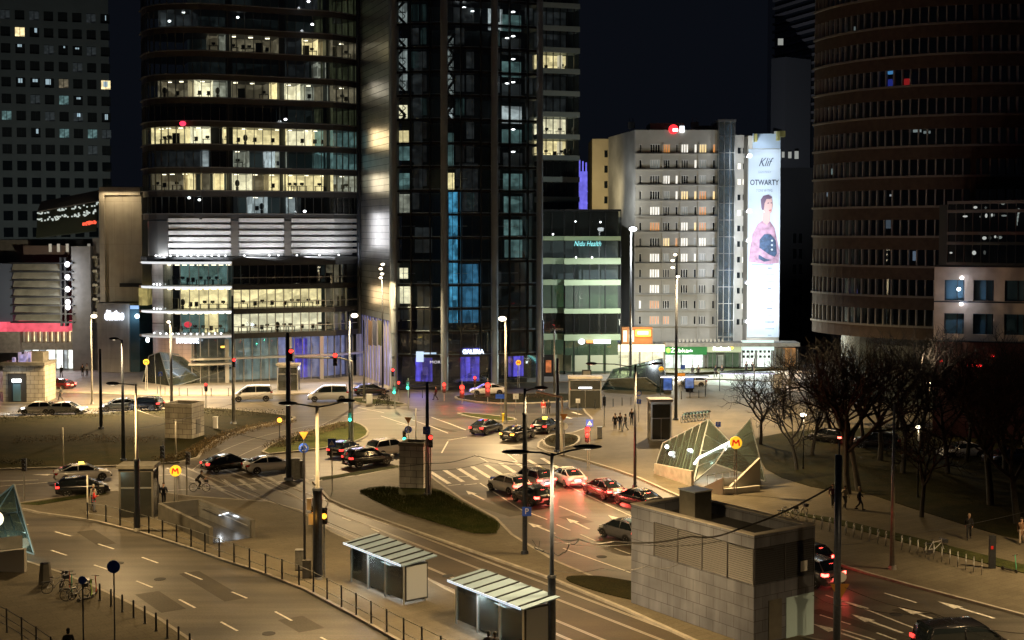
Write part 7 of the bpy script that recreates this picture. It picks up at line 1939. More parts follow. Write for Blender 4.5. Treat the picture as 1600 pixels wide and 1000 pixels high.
    b = MB(); b.box(-t['L'] / 2 - .012, -t['L'] / 2 + .3, -r[3] * .92, r[3] * .92, .30, .46); b.box(t['L'] / 2 - .3, t['L'] / 2 + .02, -.62, .62, .28, .42); b.build('bumper_trim', M['black'], T)
    return T
for k in TYPES: protos[k] = make_car(k)
used = set()
def car(kind, label, rear, front, pnt, tail='brake', headl='off', grp='cars in the evening traffic', extra=None, name='car', plate=None):
    """rear and front are picture points on the ground under the bumpers"""
    a, c = G(*rear), G(*front); ctr = (a + c) / 2; d = c - a
    T = protos[kind] if kind not in used else copy_tree(protos[kind]); used.add(kind)
    T.name = name; T.location = (ctr.x, ctr.y, .01); T.rotation_euler = (0, 0, math.atan2(d.y, d.x)); tag(T, label, 'van' if kind == 'van' else 'car', grp)
    pm = PAINTS[pnt]
    for ch in (kids(T)):
        n = ch.name.split('.')[0]
        if n in ('body', 'roof', 'mirror'): setmat(ch, pm)
        elif n == 'tail_light': setmat(ch, dict(brake=TAILL, tail=TAILD, off=TAILOFF, ind=IND)[tail])
        elif n == 'brake_light': setmat(ch, TAILL if tail == 'brake' else TAILOFF)
        elif n == 'headlight': setmat(ch, HEADL if headl == 'on' else HEADOFF)
        elif n == 'number_plate': setmat(ch, PLATEL if (plate if plate is not None else tail == 'brake') else PLATEOFF)
    u = d.normalized(); L = TYPES[kind]['L'] / 2
    if tail == 'brake':
        p = Vector((ctr.x, ctr.y, .75)) - u * (L + .7); lamp_point(p, 800 if (plate is None or plate) else 40, (1, .10, .07) if (plate is None or plate) else (1, .08, .06), .25, 'brake_glow')
    if headl == 'on':
        p = Vector((ctr.x, ctr.y, .65)) + u * (L + .15); lamp_spot(None, p, 1100, (.9, .95, 1), 75, .8, .1, aim=p + u * 10 - Vector((0, 0, .9)), name='headlight_beam')
    if extra == 'taxi':
        b = MB(); b.box(-.3, .1, -.22, .22, 1.47, 1.6); b.build('taxi_sign', emit('taxi_sign', (1, .75, .1), 3) if 'taxi_sign' not in bpy.data.materials else bpy.data.materials['taxi_sign'], T)
    if extra == 'racks':
        b = MB(); b.box(-1.6, .5, .58, .63, 1.7, 1.74); b.box(-1.6, .5, -.63, -.58, 1.7, 1.74); b.build('roof_rail', M['alu'], T)
    return T
# direction unit of the queue: up-left (away)
def away(x, y, L, dirv):
    p = G(x, y); q = p + Vector((dirv[0], dirv[1], 0)).normalized() * L; return unproj(q)
Q = (-.62, 1)
def qcar(kind, label, x, y, pnt, dirv=Q, **k):
    car(kind, label, (x, y), away(x, y, TYPES[kind]['L'], dirv), pnt, **k)
qcar('hatch', 'white hatchback braking at the zebra crossing, front of the left lane', 818, 775, 'white', (-.75, 1))
qcar('suv', 'red lit suv waiting behind the zebra next to the white hatchback', 856, 768, 'grey', (-.62, 1))
qcar('hatch', 'dark hatchback with two bright tail lights behind the white one', 852, 794, 'dark', (-.55, 1), tail='brake', plate=False)
qcar('sedan', 'silver car with glaring rear right of the zebra crossing', 903, 764, 'silver', (-.35, 1))
qcar('sedan', 'dark red lit car in the middle of the right hand queue', 965, 784, 'wine', (-.45, 1))
qcar('sedan', 'black car partly hidden by the kiosk roof', 1025, 800, 'black', (-.6, 1), plate=False)
qcar('hatch', 'grey car half hidden at the left side of the stone kiosk', 1005, 852, 'grey', (-.7, 1), tail='tail')
qcar('hatch', 'dark car with three red lights right of the stone kiosk', 1290, 892, 'black', (-.6, 1), plate=False)
qcar('suv', 'car with orange and red lights behind the mast at the right', 1305, 922, 'grey', (-.6, 1), plate=False)
qcar('van', 'blurred dark van turning in at the lower right corner', 1425, 1006, 'dark', (1.25, .05), tail='tail') if 0 else car('van', 'long dark van passing in the lower right corner', (1440, 1036), (1575, 1026), 'dark', tail='tail')
b = None
car('sedan', 'brown car with red tail lights turning in the middle of the junction', (735, 683), (785, 670), 'dark', 'tail')
car('sedan', 'dark saloon with amber lights in the middle of the junction', (783, 693), (835, 680), 'dark', 'ind')
car('hatch', 'black taxi with a yellow roof sign near the plaza corner', (835, 681), (868, 668), 'black', 'tail', extra='taxi')
car('sedan', 'black saloon left of the silver saloon on the cross street', (325, 738), (388, 731), 'black', 'tail')
car('sedan', 'silver saloon in front of the tram mast on the cross street', (390, 740), (452, 734), 'silver', 'off')
car('suv', 'black suv with bright rear lamps beside the median shaft', (545, 731), (605, 724), 'black', 'tail')
car('suv', 'white suv behind the black suv', (580, 716), (634, 708), 'white', 'tail')
car('hatch', 'dark car behind the blue crossing sign', (517, 719), (560, 705), 'dark', 'tail')
car('sedan', 'white taxi on the cross street at the left', (96, 753), (162, 748), 'white', 'off', extra='taxi')
car('hatch', 'black hatchback in front of the white taxi', (98, 775), (160, 771), 'black', 'tail')
car('hatch', 'white car with headlights on the upper road at the far left', (88, 647), (30, 647), 'white', 'off', 'on')
car('sedan', 'silver grey car with headlights behind the white one on the upper road', (80, 647), (130, 647), 'pale', 'off', 'on')
car('sedan', 'blue grey car with headlights on the upper road', (210, 640), (162, 642), 'bluegrey', 'off', 'on')
car('suv', 'black car with red tail lights beside the stone shaft on the upper road', (254, 642), (198, 640), 'black', 'tail')
car('van', 'silver grey minivan crossing in front of the lobby', (415, 626), (373, 627), 'silver', 'off')
car('van', 'white minibus before the violet lobby', (538, 626), (487, 627), 'pale', 'off')
car('sedan', 'black car between the minibus and the green signals', (560, 618), (598, 616), 'black', 'off')
car('sedan', 'white car behind the bright red signals in the centre', (784, 616), (738, 617), 'white', 'off')
car('sedan', 'dark red car with tail lights beside the stone pavilion', (108, 609), (76, 607), 'wine', 'brake', plate=False)
car('hatch', 'dark car with red lights in the park car park', (1307, 694), (1280, 690), 'dark', 'brake', plate=False)
car('sedan', 'white parked car among the park trees at the right', (1530, 713), (1472, 716), 'white', 'off', grp='parked cars in the park')
car('sedan', 'dark parked car right of the white one among the park trees', (1600, 722), (1545, 726), 'grey', 'off', grp='parked cars in the park')
car('suv', 'dark parked car left of the lamp in the park', (1390, 702), (1350, 700), 'dark', 'off', grp='parked cars in the park')
car('hatch', 'white car at the far stop behind the bare tree', (1098, 604), (1062, 604), 'white', 'off')
# ------------------------------------------------------------------ bicycles and scooters
def make_bike(frame_m):
    T = thing('bicycle', 'x', 'bicycle')
    for x in (-.52, .52):
        b = MB(); n = 18
        pts = [Vector((x + math.cos(2 * math.pi * i / n) * .33, 0, .34 + math.sin(2 * math.pi * i / n) * .33)) for i in range(n + 1)]
        b.tube(pts, .022, 5)
        for i in range(0, n, 2): b.bar((x, 0, .34), pts[i], .006)
        b.build('wheel', M['rubber'], T)
    b = MB(); P_ = lambda x, z: Vector((x, 0, z))
    for a, c in (((-.52, .34), (-.12, .36)), ((-.52, .34), (-.22, .86)), ((-.12, .36), (-.24, .92)), ((-.12, .36), (.36, .80)), ((-.22, .80), (.34, .92)), ((.52, .34), (.36, .80)), ((.36, .80), (.33, 1.02))): b.tube([P_(*a), P_(*c)], .022, 6)
    b.build('frame', frame_m, T)
    b = MB(); b.tube([Vector((.28, -.28, 1.06)), Vector((.36, -.1, 1.04)), Vector((.36, .1, 1.04)), Vector((.28, .28, 1.06))], .018, 6); b.build('handlebar', M['black'], T)
    b = MB(); b.ell((-.25, 0, .96), .15, .08, .04, 8, 6); b.build('saddle', M['black'], T)
    b = MB(); b.box(.42, .72, -.17, .17, .78, 1.0); b.build('basket', M['steel_dark'], T)
    b = MB(); b.box(-.85, -.3, -.05, .05, .70, .74); b.build('rear_rack', M['steel_dark'], T)
    b = MB(); b.box(-.15, -.09, -.14, .14, .32, .36); b.build('pedal', M['black'], T)
    return T
bw = make_bike(mat('bike_white', (.5, .5, .5), .4)); bg_ = None
places = [(88, 926, 30, 'dark bicycle leaning in the group next to the litter bin'), (96, 921, 100, 'pale framed bicycle standing crosswise beside the dark one'), (118, 938, 15, 'white bicycle with its wheel turned in the middle of the group'), (124, 934, 60, 'bicycle at the right end of the group below the small blue sign'),
          (1232, 812, 10, 'bicycle parked at the left end of the stand row'), (1248, 808, 30, 'second bicycle at the left end of the stand row'), (1463, 866, 5, 'pale bicycle locked in the middle of the promenade stands'),
          (868, 660 + 0, 0, None)]
for i, (x, y, a, lab) in enumerate(places):
    if lab is None: continue
    T = bw if i == 0 else copy_tree(bw); T.location = G(x, y, .13); T.rotation_euler = (R(8 if i % 2 else 0), 0, R(a)); tag(T, lab, 'bicycle', 'parked bicycles')
for k in range(8):
    x = 1068 + k * 5.2; T = copy_tree(bw); T.location = G(x, 660 - k * .6, .13); T.rotation_euler = (0, 0, R(60)); tag(T, 'bicycle in the row of hire bicycles beside the dark mast on the plaza', 'bicycle', 'hire bicycles on the plaza')
    for ch in kids(T):
        if ch.name.startswith('frame'): setmat(ch, mat('hire_blue', (.15, .35, .4), .4) if 'hire_blue' not in bpy.data.materials else bpy.data.materials['hire_blue'])
def make_scooter(m):
    T = thing('electric_scooter', 'x', 'scooter')
    b = MB(); b.box(-.45, .4, -.08, .08, .10, .14); b.build('deck', M['black'], T)
    b = MB(); b.tube([Vector((.42, 0, .14)), Vector((.52, 0, .3)), Vector((.42, 0, 1.15))], .028, 8); b.build('stem', m, T)
    b = MB(); b.tube([Vector((.42, -.24, 1.14)), Vector((.42, .24, 1.14))], .02, 6); b.build('handlebar', M['black'], T)
    for x in (-.5, .52):
        b = MB(); b.lathe([(.05, -.03), (.11, -.03), (.12, 0), (.11, .03), (.05, .03)], (x, 0, .12), 12, 'y'); b.build('wheel', M['rubber'], T)
    return T
sc1_ = make_scooter(mat('mint', (.10, .55, .33), .4)); sc2_ = make_scooter(mat('lime', (.35, .6, .08), .4)); sc3 = make_scooter(mat('rust', (.45, .08, .04), .4))
for o_, x, y, a, lab in ((sc1_, 1577, 893, -60, 'green electric scooter right of the dark totem'), (copy_tree(sc1_), 115, 930, 120, 'mint green scooter standing among the bicycles'), (sc2_, 133, 938, 60, 'lime green scooter in front of the bicycles'), (sc3, 144, 932, 80, 'red scooter with brown stem right of the bicycles'), (copy_tree(sc3), 107, 925, 100, 'dark red scooter between the bicycles')):
    o_.location = G(x, y, .13); o_.rotation_euler = (0, 0, R(a)); tag(o_, lab, 'scooter', 'electric scooters')
# ------------------------------------------------------------------ people
def skin_mesh(verts, edges, root=0, sub=1):
    me = bpy.data.meshes.new('sk'); me.from_pydata([v[:3] for v in verts], edges, [])
    o = bpy.data.objects.new('sk', me); col.objects.link(o)
    o.modifiers.new('Skin', 'SKIN')
    for i, v in enumerate(verts):
        s = me.skin_vertices[0].data[i]; s.radius = (v[3], v[4] if len(v) > 4 else v[3]); s.use_root = (i == root)
    if sub:
        m = o.modifiers.new('Sub', 'SUBSURF'); m.levels = sub
    dg = bpy.context.evaluated_depsgraph_get(); dg.update()
    out = bpy.data.meshes.new_from_object(o.evaluated_get(dg)); bpy.data.objects.remove(o)
    for p in out.polygons: p.use_smooth = True
    return out
def pose_joints(pose):
    J = dict(pel=(0, 0, .95), ch=(0, 0, 1.35), nk=(0, 0, 1.50), hd=(0, .0, 1.66))
    if pose == 'stand':
        J.update(hipL=(.09, 0, .92), knL=(.10, .02, .50), anL=(.10, -.01, .09), toL=(.11, .13, .04), hipR=(-.09, 0, .92), knR=(-.10, .02, .50), anR=(-.11, -.01, .09), toR=(-.12, .13, .04),
                 shL=(.19, 0, 1.42), elL=(.25, -.02, 1.14), wrL=(.24, .06, .90), shR=(-.19, 0, 1.42), elR=(-.25, -.02, 1.14), wrR=(-.23, .08, .92))
    elif pose == 'walk':
        J.update(hipL=(.09, 0, .92), knL=(.10, .22, .52), anL=(.10, .26, .10), toL=(.10, .39, .07), hipR=(-.09, 0, .92), knR=(-.10, .0, .48), anR=(-.10, -.30, .16), toR=(-.10, -.20, .05),
                 shL=(.19, 0, 1.42), elL=(.25, -.14, 1.16), wrL=(.24, -.12, .93), shR=(-.19, 0, 1.42), elR=(-.25, .08, 1.15), wrR=(-.22, .24, .98))
    elif pose == 'phone':
        J.update(hipL=(.09, 0, .92), knL=(.10, .03, .50), anL=(.10, -.01, .09), toL=(.12, .13, .04), hipR=(-.09, 0, .92), knR=(-.10, .01, .50), anR=(-.11, -.03, .09), toR=(-.13, .11, .04),
                 shL=(.19, 0, 1.42), elL=(.26, .02, 1.14), wrL=(.10, .24, 1.22), shR=(-.19, 0, 1.42), elR=(-.26, .02, 1.14), wrR=(-.08, .26, 1.22))
    elif pose == 'sit':
        J = dict(pel=(0, 0, .50), ch=(0, .03, .92), nk=(0, .05, 1.07), hd=(0, .07, 1.23), hipL=(.09, .02, .50), knL=(.11, .44, .50), anL=(.11, .42, .09), toL=(.11, .56, .04), hipR=(-.09, .02, .50), knR=(-.11, .44, .50), anR=(-.11, .45, .09), toR=(-.11, .59, .04),
                 shL=(.19, .03, .99), elL=(.24, .05, .73), wrL=(.12, .28, .62), shR=(-.19, .03, .99), elR=(-.24, .05, .73), wrR=(-.12, .28, .62))
    elif pose == 'cycle':
        J = dict(pel=(0, -.22, 1.02), ch=(0, .05, 1.34), nk=(0, .13, 1.46), hd=(0, .20, 1.60), hipL=(.09, -.2, 1.0), knL=(.11, .12, .80), anL=(.11, -.02, .45), toL=(.11, .10, .40), hipR=(-.09, -.2, 1.0), knR=(-.11, .04, .66), anR=(-.11, -.14, .28), toR=(-.11, -.02, .22),
                 shL=(.19, .07, 1.38), elL=(.25, .24, 1.18), wrL=(.22, .42, 1.09), shR=(-.19, .07, 1.38), elR=(-.25, .24, 1.18), wrR=(-.22, .42, 1.09))
    return {k: Vector(v) for k, v in J.items()}
FIG = {}
def figure(pose, coat):
    key = (pose, coat)
    if key in FIG: return FIG[key]
    J = pose_joints(pose); g = lambda k, r, r2=None: (*J[k], r) if r2 is None else (*J[k], r, r2)
    # body with hands, each finger a chain
    vs = [g('pel', .13, .10), g('ch', .14, .10), g('nk', .05), g('hd', .085, .095)]; es = [(0, 1), (1, 2), (2, 3)]
    vs.append((J['hd'].x, J['hd'].y, J['hd'].z + .09, .075, .085)); es.append((3, 4))
    for s in 'LR':
        i = len(vs); vs += [g('hip' + s, .085), g('kn' + s, .058), g('an' + s, .038), g('to' + s, .03)]; es += [(0, i), (i, i + 1), (i + 1, i + 2), (i + 2, i + 3)]
        i = len(vs); wr = J['wr' + s]; d = (wr - J['el' + s]).normalized(); sx_ = 1 if s == 'L' else -1
        palm = wr + d * .08
        vs += [g('sh' + s, .055), g('el' + s, .04), g('wr' + s, .026), (*palm, .036, .018)]; es += [(1, i), (i, i + 1), (i + 1, i + 2), (i + 2, i + 3)]
        side = d.cross(Vector((sx_, 0, 0))).normalized()
        curl = Vector((-sx_ * .5, 0, 0))
        for f_, (o_, l_) in enumerate(((-.028, .062), (-.010, .075), (.010, .07), (.027, .055))):
            k = len(vs); b0 = palm + side * o_ + d * .03; b1 = b0 + (d + curl * .4).normalized() * l_ * .55; b2 = b1 + (d + curl * 1.2).normalized() * l_ * .45
            vs += [(*b0, .009), (*b1, .0085), (*b2, .0075)]; es += [(i + 3, k), (k, k + 1), (k + 1, k + 2)]
        k = len(vs); b0 = wr + d * .04 + side * -.03; b1 = b0 + (d * .7 - side * .6 + curl * .4).normalized() * .04; vs += [(*b0, .011), (*b1, .009)]; es += [(i + 2, k), (k, k + 1)]
    # nose
    body = skin_mesh(vs, es, 0, 1)
    vs = [g('pel', .155, .12), g('ch', .175, .125), g('nk', .075)]; es = [(0, 1), (1, 2)]
    if coat == 'long': 
        m_ = (J['knL'] + J['knR']) / 2; vs.append((m_.x, m_.y, m_.z + .08, .17, .14)); es.append((0, 3))
    else:
        vs.append((J['pel'].x, J['pel'].y, J['pel'].z - .08, .15, .12)); es.append((0, 3))
    for s in 'LR':
        i = len(vs); vs += [g('sh' + s, .078), g('el' + s, .058), (*J['wr' + s], .045)]; es += [(1, i), (i, i + 1), (i + 1, i + 2)]
    jac = skin_mesh(vs, es, 0, 1)
    vs = [g('pel', .135, .105)]; es = []
    for s in 'LR':
        i = len(vs); vs += [g('hip' + s, .10), g('kn' + s, .075), (*J['an' + s], .06)]; es += [(0, i), (i, i + 1), (i + 1, i + 2)]
    tro = skin_mesh(vs, es, 0, 1)
    b = MB()
    for s in 'LR':
        a, t = J['an' + s], J['to' + s]; c = a.lerp(t, .5); Mx = Matrix.Rotation(math.atan2((t - a).y, .0001 + (t - a).x) if 0 else 0, 3, 'Z'); b.ell((c.x, c.y, max(.05, c.z - .01)), .05, .15, .055, 8, 6)
    sh_ = b
    b2 = MB(); b2.sm = True; h = J['hd']; b2.ell((h.x, h.y - .025, h.z + .075), .092, .105, .10, 12, 8); b2.ell((h.x, h.y - .06, h.z - .03), .08, .06, .11, 10, 6)
    b3 = MB(); b3.ell((h.x, h.y + .10, h.z + .02), .014, .022, .02, 6, 5); b3.ell((h.x - .09, h.y, h.z + .02), .012, .02, .03, 6, 5); b3.ell((h.x + .09, h.y, h.z + .02), .012, .02, .03, 6, 5)
    b4 = MB(); b4.ell((h.x - .034, h.y + .092, h.z + .045), .013, .008, .009, 6, 5); b4.ell((h.x + .034, h.y + .092, h.z + .045), .013, .008, .009, 6, 5); b4.box(h.x - .025, h.x + .025, h.y + .085, h.y + .10, h.z - .035, h.z - .027)
    FIG[key] = (body, jac, tro, sh_, b2, b3, b4, J)
    return FIG[key]
CL = {}
def cloth(c):
    if c not in CL: CL[c] = mat('cloth_%d' % len(CL), c, .9)
    return CL[c]
FM = {}
def person(label, x, y, pose, coat, face, jc, tc, hc=(.03, .02, .015), sc_=1.0, z=.13, grp='people on foot', loc=None, extra=None):
    body, jac, tro, shoes, hair, nose, eyes, J = figure(pose, coat)
    q = loc or G(x, y, z); T = thing('person', label, 'person', q, R(face), grp); T.scale = (sc_,) * 3
    def put(name, me, m):
        if isinstance(me, MB):
            k = (pose, coat, name)
            if k not in FM:
                o = me.build(name, m, T); FM[k] = o.data
            else: o = bpy.data.objects.new(name, FM[k]); col.objects.link(o); o.parent = T
        else:
            if not me.materials: me.materials.append(m)
            o = bpy.data.objects.new(name, me); col.objects.link(o); o.parent = T
        setmat(o, m); return o
    put('body', body, M['skin']); put('coat' if coat == 'long' else 'jacket', jac, cloth(jc)); put('trousers', tro, cloth(tc)); put('shoes', shoes, cloth((.02, .02, .02))); put('hair', hair, cloth(hc)); put('nose_and_ears', nose, M['skin']); put('eyes_and_mouth', eyes, M['black'])
    return T
BK = (.012, .012, .014); DKB = (.02, .025, .04); GR = (.06, .06, .06)
person('person in a red jacket standing at the end of the platform fence looking down', 147, 800, 'phone', 'short', -70, (.55, .03, .03), (.12, .13, .16))
person('person in a white hat behind the person in red', 146, 793, 'stand', 'short', 160, (.4, .38, .34), DKB, (.5, .48, .42))
person('person in dark clothes leaning at the right side of the glass lift', 246, 786, 'stand', 'short', 60, BK, BK)
person('person with a rucksack beside the glass lift', 256, 790, 'walk', 'short', 200, (.03, .035, .05), DKB)
person('person in a long black coat, left of the group on the plaza', 961, 672, 'stand', 'long', 170, BK, BK)
person('person in a dark jacket and jeans in the middle of the plaza group', 969, 671, 'stand', 'short', 200, BK, (.05, .07, .13))
person('person turning round in pale jeans in the plaza group', 977, 673, 'walk', 'short', 120, BK, (.14, .17, .22))
person('person apart at the right of the plaza group', 987, 664, 'stand', 'short', 180, BK, BK)
person('person in a red jacket at the crossing beside the mast', 849, 648, 'stand', 'short', 180, (.5, .04, .03), (.4, .4, .42))
person('person in black beside the red jacket at the crossing', 857, 648, 'walk', 'short', 170, BK, BK)
person('person in a pale long coat walking on the promenade', 1320, 795, 'walk', 'long', 200, (.42, .38, .28), BK)
person('person in dark clothes and white shoes walking on the promenade', 1343, 797, 'walk', 'short', -110, BK, DKB, (.3, .26, .2))
person('person in a dark purple jacket half hidden by the right mast', 1301, 792, 'walk', 'short', 180, (.05, .01, .03), BK)
person('person in black walking alone on the right of the promenade', 1514, 843, 'walk', 'short', 160, BK, BK, (.4, .3, .2))
person('person in brown cut by the right edge of the promenade', 1596, 850, 'walk', 'long', 160, (.16, .09, .05), (.3, .25, .2))
person('person in a dark jacket seen from above at the lower left edge', 107, 1038, 'stand', 'short', 20, BK, BK, (.01, .01, .01))
person('dark haired person at the lower edge left of the second shelter end', 763, 1042, 'stand', 'short', 10, BK, BK, (.01, .01, .01), z=.13)
person('second dark haired person close beside at the lower edge', 773, 1044, 'stand', 'short', 30, (.02, .02, .025), BK, (.01, .01, .01), z=.13)
person('dark figure walking by the stone pavilion left of its pair', 57, 626, 'stand', 'long', 180, BK, BK)
person('dark figure standing close behind the one at the stone pavilion', 62, 626, 'stand', 'long', 160, BK, BK)
person('dark figure on the lawn edge right of the stone pavilion', 95, 626, 'walk', 'short', 100, BK, BK)
person('figure in front of the bright shops of the left hall', 96, 590, 'walk', 'short', 180, BK, BK)
person('figure at the foot of the grey pier of the left hall', 129, 588, 'stand', 'long', 180, BK, BK)
person('figure in a pale top before the pier of the left hall', 136, 587, 'stand', 'short', 180, (.4, .4, .4), BK)
person('figure in dark red walking by the centre signals', 681, 625, 'walk', 'long', 90, (.06, .01, .015), BK)
person('figure before the bank entrance near the cream sign', 1118, 590, 'walk', 'short', 150, BK, GR, z=.5)
person('second figure before the bank entrance', 1128, 589, 'stand', 'short', 150, (.03, .03, .03), BK, z=.5)
person('figure before the green sign shop window', 1082, 590, 'walk', 'short', 150, GR, GR, z=.5)
person('second figure before the green sign shop window', 1091, 590, 'stand', 'short', 190, BK, BK, z=.5)
person('figure at the pale window of the last bright shop', 1166, 584, 'stand', 'long', 150, BK, BK, z=.5)
person('second figure at the last bright shop', 1176, 584, 'stand', 'short', 150, BK, BK, z=.5)
# seated person in the first shelter
Aq, Bq_ = G(549, 912), G(631, 948); dsh = (Bq_ - Aq).normalized(); nsh = Vector((-dsh.y, dsh.x, 0)); c = Aq.lerp(Bq_, .5) + nsh * .42
person('person in dark clothes seated on the bench inside the left tram shelter', 0, 0, 'sit', 'short', math.degrees(math.atan2(nsh.y, nsh.x)) - 90, (.06, .055, .06), (.08, .10, .2), (.25, .22, .2), loc=Vector((c.x, c.y, .15)))
# cyclist
q = G(312, 768, .02); cb = copy_tree(bw); cb.location = q; cb.rotation_euler = (0, 0, R(4)); tag(cb, 'moving bicycle ridden over the crossing on the cross street', 'bicycle')
person('cyclist in dark clothes riding right over the crossing', 0, 0, 'cycle', 'short', 4 - 90, BK, BK, loc=Vector((q.x, q.y, .02)), grp='cyclist')
# ------------------------------------------------------------------ bare trees
def tree_mesh(seed, H_, spread, dens=1.0):
    r = random.Random(seed); tr = MB(); cr = MB(); tr.sm = True
    def grow(mb, p, d, L, rad, lvl):
        n = 3 if lvl < 3 else 2
        pts = [p]; q = p
        for i in range(n):
            d = (d + Vector((r.uniform(-1, 1), r.uniform(-1, 1), r.uniform(-.4, .7))) * (.16 if lvl == 0 else .28)).normalized()
            q = q + d * L / n; pts.append(q)
        for i in range(n):
            ra = rad * (1 - .35 * i / n); rb = rad * (1 - .35 * (i + 1) / n)
            (tr if lvl <= 1 else cr).cyl(pts[i], pts[i + 1], ra, rb, 7 if lvl == 0 else (5 if lvl < 3 else 3), cap=False)
        if lvl >= 5: return
        k = {0: 5, 1: 4, 2: 4, 3: 3, 4: 2}[lvl]
        for i in range(k):
            t = .45 + .55 * (i + .5) / k if lvl else .7 + .3 * i / (k - 1)
            j = min(n - 1, int(t * n)); o = pts[j].lerp(pts[j + 1], t * n - j) if t < 1 else pts[-1]
            az_ = i * 2.4 + r.uniform(-.6, .6); tilt = r.uniform(.5, 1.05) * spread
            x = d.orthogonal().normalized(); y = d.cross(x)
            nd = (d * math.cos(tilt) + (x * math.cos(az_) + y * math.sin(az_)) * math.sin(tilt) + Vector((0, 0, .12))).normalized()
            grow(cr, o, nd, L * r.uniform(.58, .76) * (1.25 if lvl == 0 else 1), rad * .56 * (1 if lvl else 1), lvl + 1)
    grow(tr, Vector((0, 0, 0)), Vector((0, 0, 1)), H_ * .34, H_ * .021, 0)
    return tr, cr
tps = []
for i, (H_, s_) in enumerate(((12, 1.0), (14, .8), (11, 1.15), (13, .9))):
    tr, cr = tree_mesh(40 + i, H_, s_)
    T = thing('bare_tree', 'x', 'tree'); tr.build('trunk', M['bark'], T); cr.build('crown', M['twig'], T); tps.append(T)
spots = [(1188, 695, 2, 1.0, 'wide bare tree beside the folded metro canopy'), (1245, 735, 0, .9, 'bare tree just left of the glowing park lamp'), (1268, 712, 3, .85, 'bare tree right of the glowing park lamp'),
         (1325, 772, 1, 1.25, 'dark double trunk tree behind the walking people'), (1342, 768, 3, 1.25, 'second dark trunk close to the double trunk tree'), (1440, 808, 2, 1.0, 'forked bare tree right of the tall pale pole'),
         (1548, 790, 1, 1.25, 'tall bare tree near the right edge of the park'), (1590, 820, 3, 1.2, 'bare tree cut by the right picture edge'), (1300, 690, 0, 1.05, None), (1375, 720, 1, 1.1, None), (1410, 740, 3, 1.1, None), (1480, 740, 0, 1.15, None),
         (1510, 720, 2, 1.15, None), (1570, 740, 1, 1.1, None), (1350, 700, 2, 1.15, None), (1440, 700, 1, 1.2, None), (1540, 690, 3, 1.2, None), (1600, 700, 0, 1.3, None), (1225, 655, 2, .8, None), (1660, 760, 1, 1.2, None), (1290, 660, 3, .95, None),
         (1400, 672, 0, 1.2, None), (1320, 662, 1, 1.0, None), (1235, 625, 3, .7, None)]
us_ = set()
for i, (x, y, k, s_, lab) in enumerate(spots):
    T = tps[k] if k not in us_ else copy_tree(tps[k]); us_.add(k)
    T.location = G(x, y, .1); T.rotation_euler = (0, 0, i * 1.7); T.scale = (s_ * .82,) * 3
    tag(T, lab or 'bare leafless tree standing in the dark depth of the park', 'tree', 'park trees')
# hedges on the left lawn: rows of short twiggy shrubs
def hedge(label, pxs, wd, h, n, m):
    pts = gp(pxs, .14); b = MB(); r = random.Random(len(pxs) * 7 + n)
    for i in range(len(pts) - 1):
        a, c = pts[i], pts[i + 1]; L = (c - a).length
        for k in range(int(n * L * 1.8)):
            p = a.lerp(c, r.random()); d = (c - a).normalized(); nn = Vector((-d.y, d.x, 0)); p = p + nn * r.uniform(-wd / 2, wd / 2)
            hh = h * r.uniform(.3, 1); v = Vector((r.uniform(-.08, .08), r.uniform(-.08, .08), r.uniform(.03, .16)))
            q = p + Vector((0, 0, hh - .2)); b.poly([q, q + v, q + Vector((v.y, -v.x, v.z * .4))])
    o = b.build('hedge', m); tag(o, label, 'hedge')
hedge('dark low hedge along the upper road at the left', [(-20, 660), (60, 655), (160, 650), (256, 646)], 4.5, 1.0, 90, M['hedge'])
hedge('dark low hedge right of the left stone shaft', [(312, 648), (370, 650), (438, 652)], 3.0, .9, 80, M['hedge'])
hedge('brown ground hedge in the middle of the left lawn', [(20, 690), (120, 686), (240, 690)], 4.0, .5, 60, mat('brown_leaf', (.055, .035, .013), .9, noise=.6, nscale=2))
hedge('ochre low hedge curving along the tram track', [(250, 722), (300, 712), (345, 685), (400, 670), (455, 660)], 2.2, .6, 120, mat('ochre_leaf', (.085, .055, .018), .9, noise=.6, nscale=2))
hedge('rust coloured low hedge on the grass island', [(425, 702), (455, 688), (510, 672), (545, 664)], 2.4, .6, 120, bpy.data.materials['brown_leaf'])
hedge('dark green edge hedge at the far left of the lawn', [(-20, 722), (30, 724), (60, 729)], 2.0, .5, 60, M['hedge'])
hedge('dead brown planting in the far central bed', [(740, 623), (800, 621), (860, 620)], 3.0, .5, 60, bpy.data.materials['brown_leaf'])
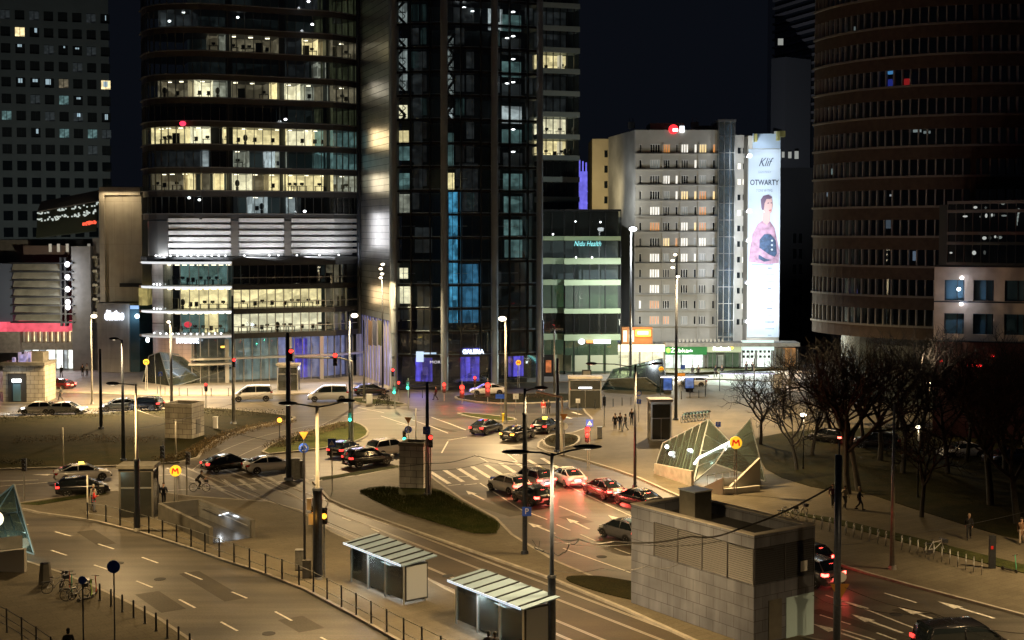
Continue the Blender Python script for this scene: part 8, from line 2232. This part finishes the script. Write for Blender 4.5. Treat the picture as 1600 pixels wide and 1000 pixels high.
hedge('brown planting in the small round bed on the right pavement', [(856, 694), (880, 692), (900, 692)], 3.0, .7, 120, bpy.data.materials['brown_leaf'])
# grass tufts on the median beds (nobody could count them)
b = MB(); r = random.Random(4); poly_b = [(560, 768), (600, 762), (665, 766), (690, 770), (745, 800), (778, 818), (776, 834), (740, 834), (690, 820), (620, 798)]
def inside(x, y, pl):
    c = False; j = len(pl) - 1
    for i in range(len(pl)):
        if (pl[i][1] > y) != (pl[j][1] > y) and x < (pl[j][0] - pl[i][0]) * (y - pl[i][1]) / (pl[j][1] - pl[i][1]) + pl[i][0]: c = not c
        j = i
    return c
k = 0
while k < 9000:
    x, y = r.uniform(560, 780), r.uniform(762, 836)
    if inside(x, y, poly_b) and not (622 < x < 670 and y < 775):
        p = G(x, y, .2); v = Vector((r.uniform(-.05, .05), r.uniform(-.05, .05), r.uniform(.1, .28))); b.poly([p, p + Vector((.05, 0, 0)), p + v]); k += 1
o = b.build('grass', M['grass']); tag(o, 'short rough grass in the median bed', 'grass', kind='stuff')

# ------------------------------------------------------------------ unseen street lamps added beyond the picture's edge to light road and kiosk
def off_lamp(label, x, y, z, e, color=(1, .68, .33), ang=132):
    T = thing('street_lamp', label, 'street lamp', (x, y, 0)); b = MB(); b.cyl((0, 0, 0), (0, 0, z), .14, .08, 10); b.build('shaft', M['steel_dark'], T)
    b = MB(); b.ell((0, 0, z), .5, .2, .12, 10, 6); b.build('lamp_head', M['steel_dark'], T); lamp_spot(T, (x, y, z - .2), e, color, 166 if 'kiosk' in label else ang)
for lab, x, y, z, e in (('left below the near road', -16, 28, 12.5, 3200), ('below the near road in the middle', -3, 24.5, 13, 3400), ('below the kiosk', 9, 24.5, 13, 4000), ('at the left of the near road', -36, 66, 11, 2200),
    ('far left of the near road', -48, 99, 11, 7000), ('at the right of the right road', 33, 62, 13, 6500), ('right of the kiosk front', 23.5, 52, 12, 3600), ('right of the east pavement', 37, 80, 12, 7500), ('far left of the upper road', -82, 160, 11, 20000)):
    off_lamp('street lamp outside the picture ' + lab, x, y, z, e)
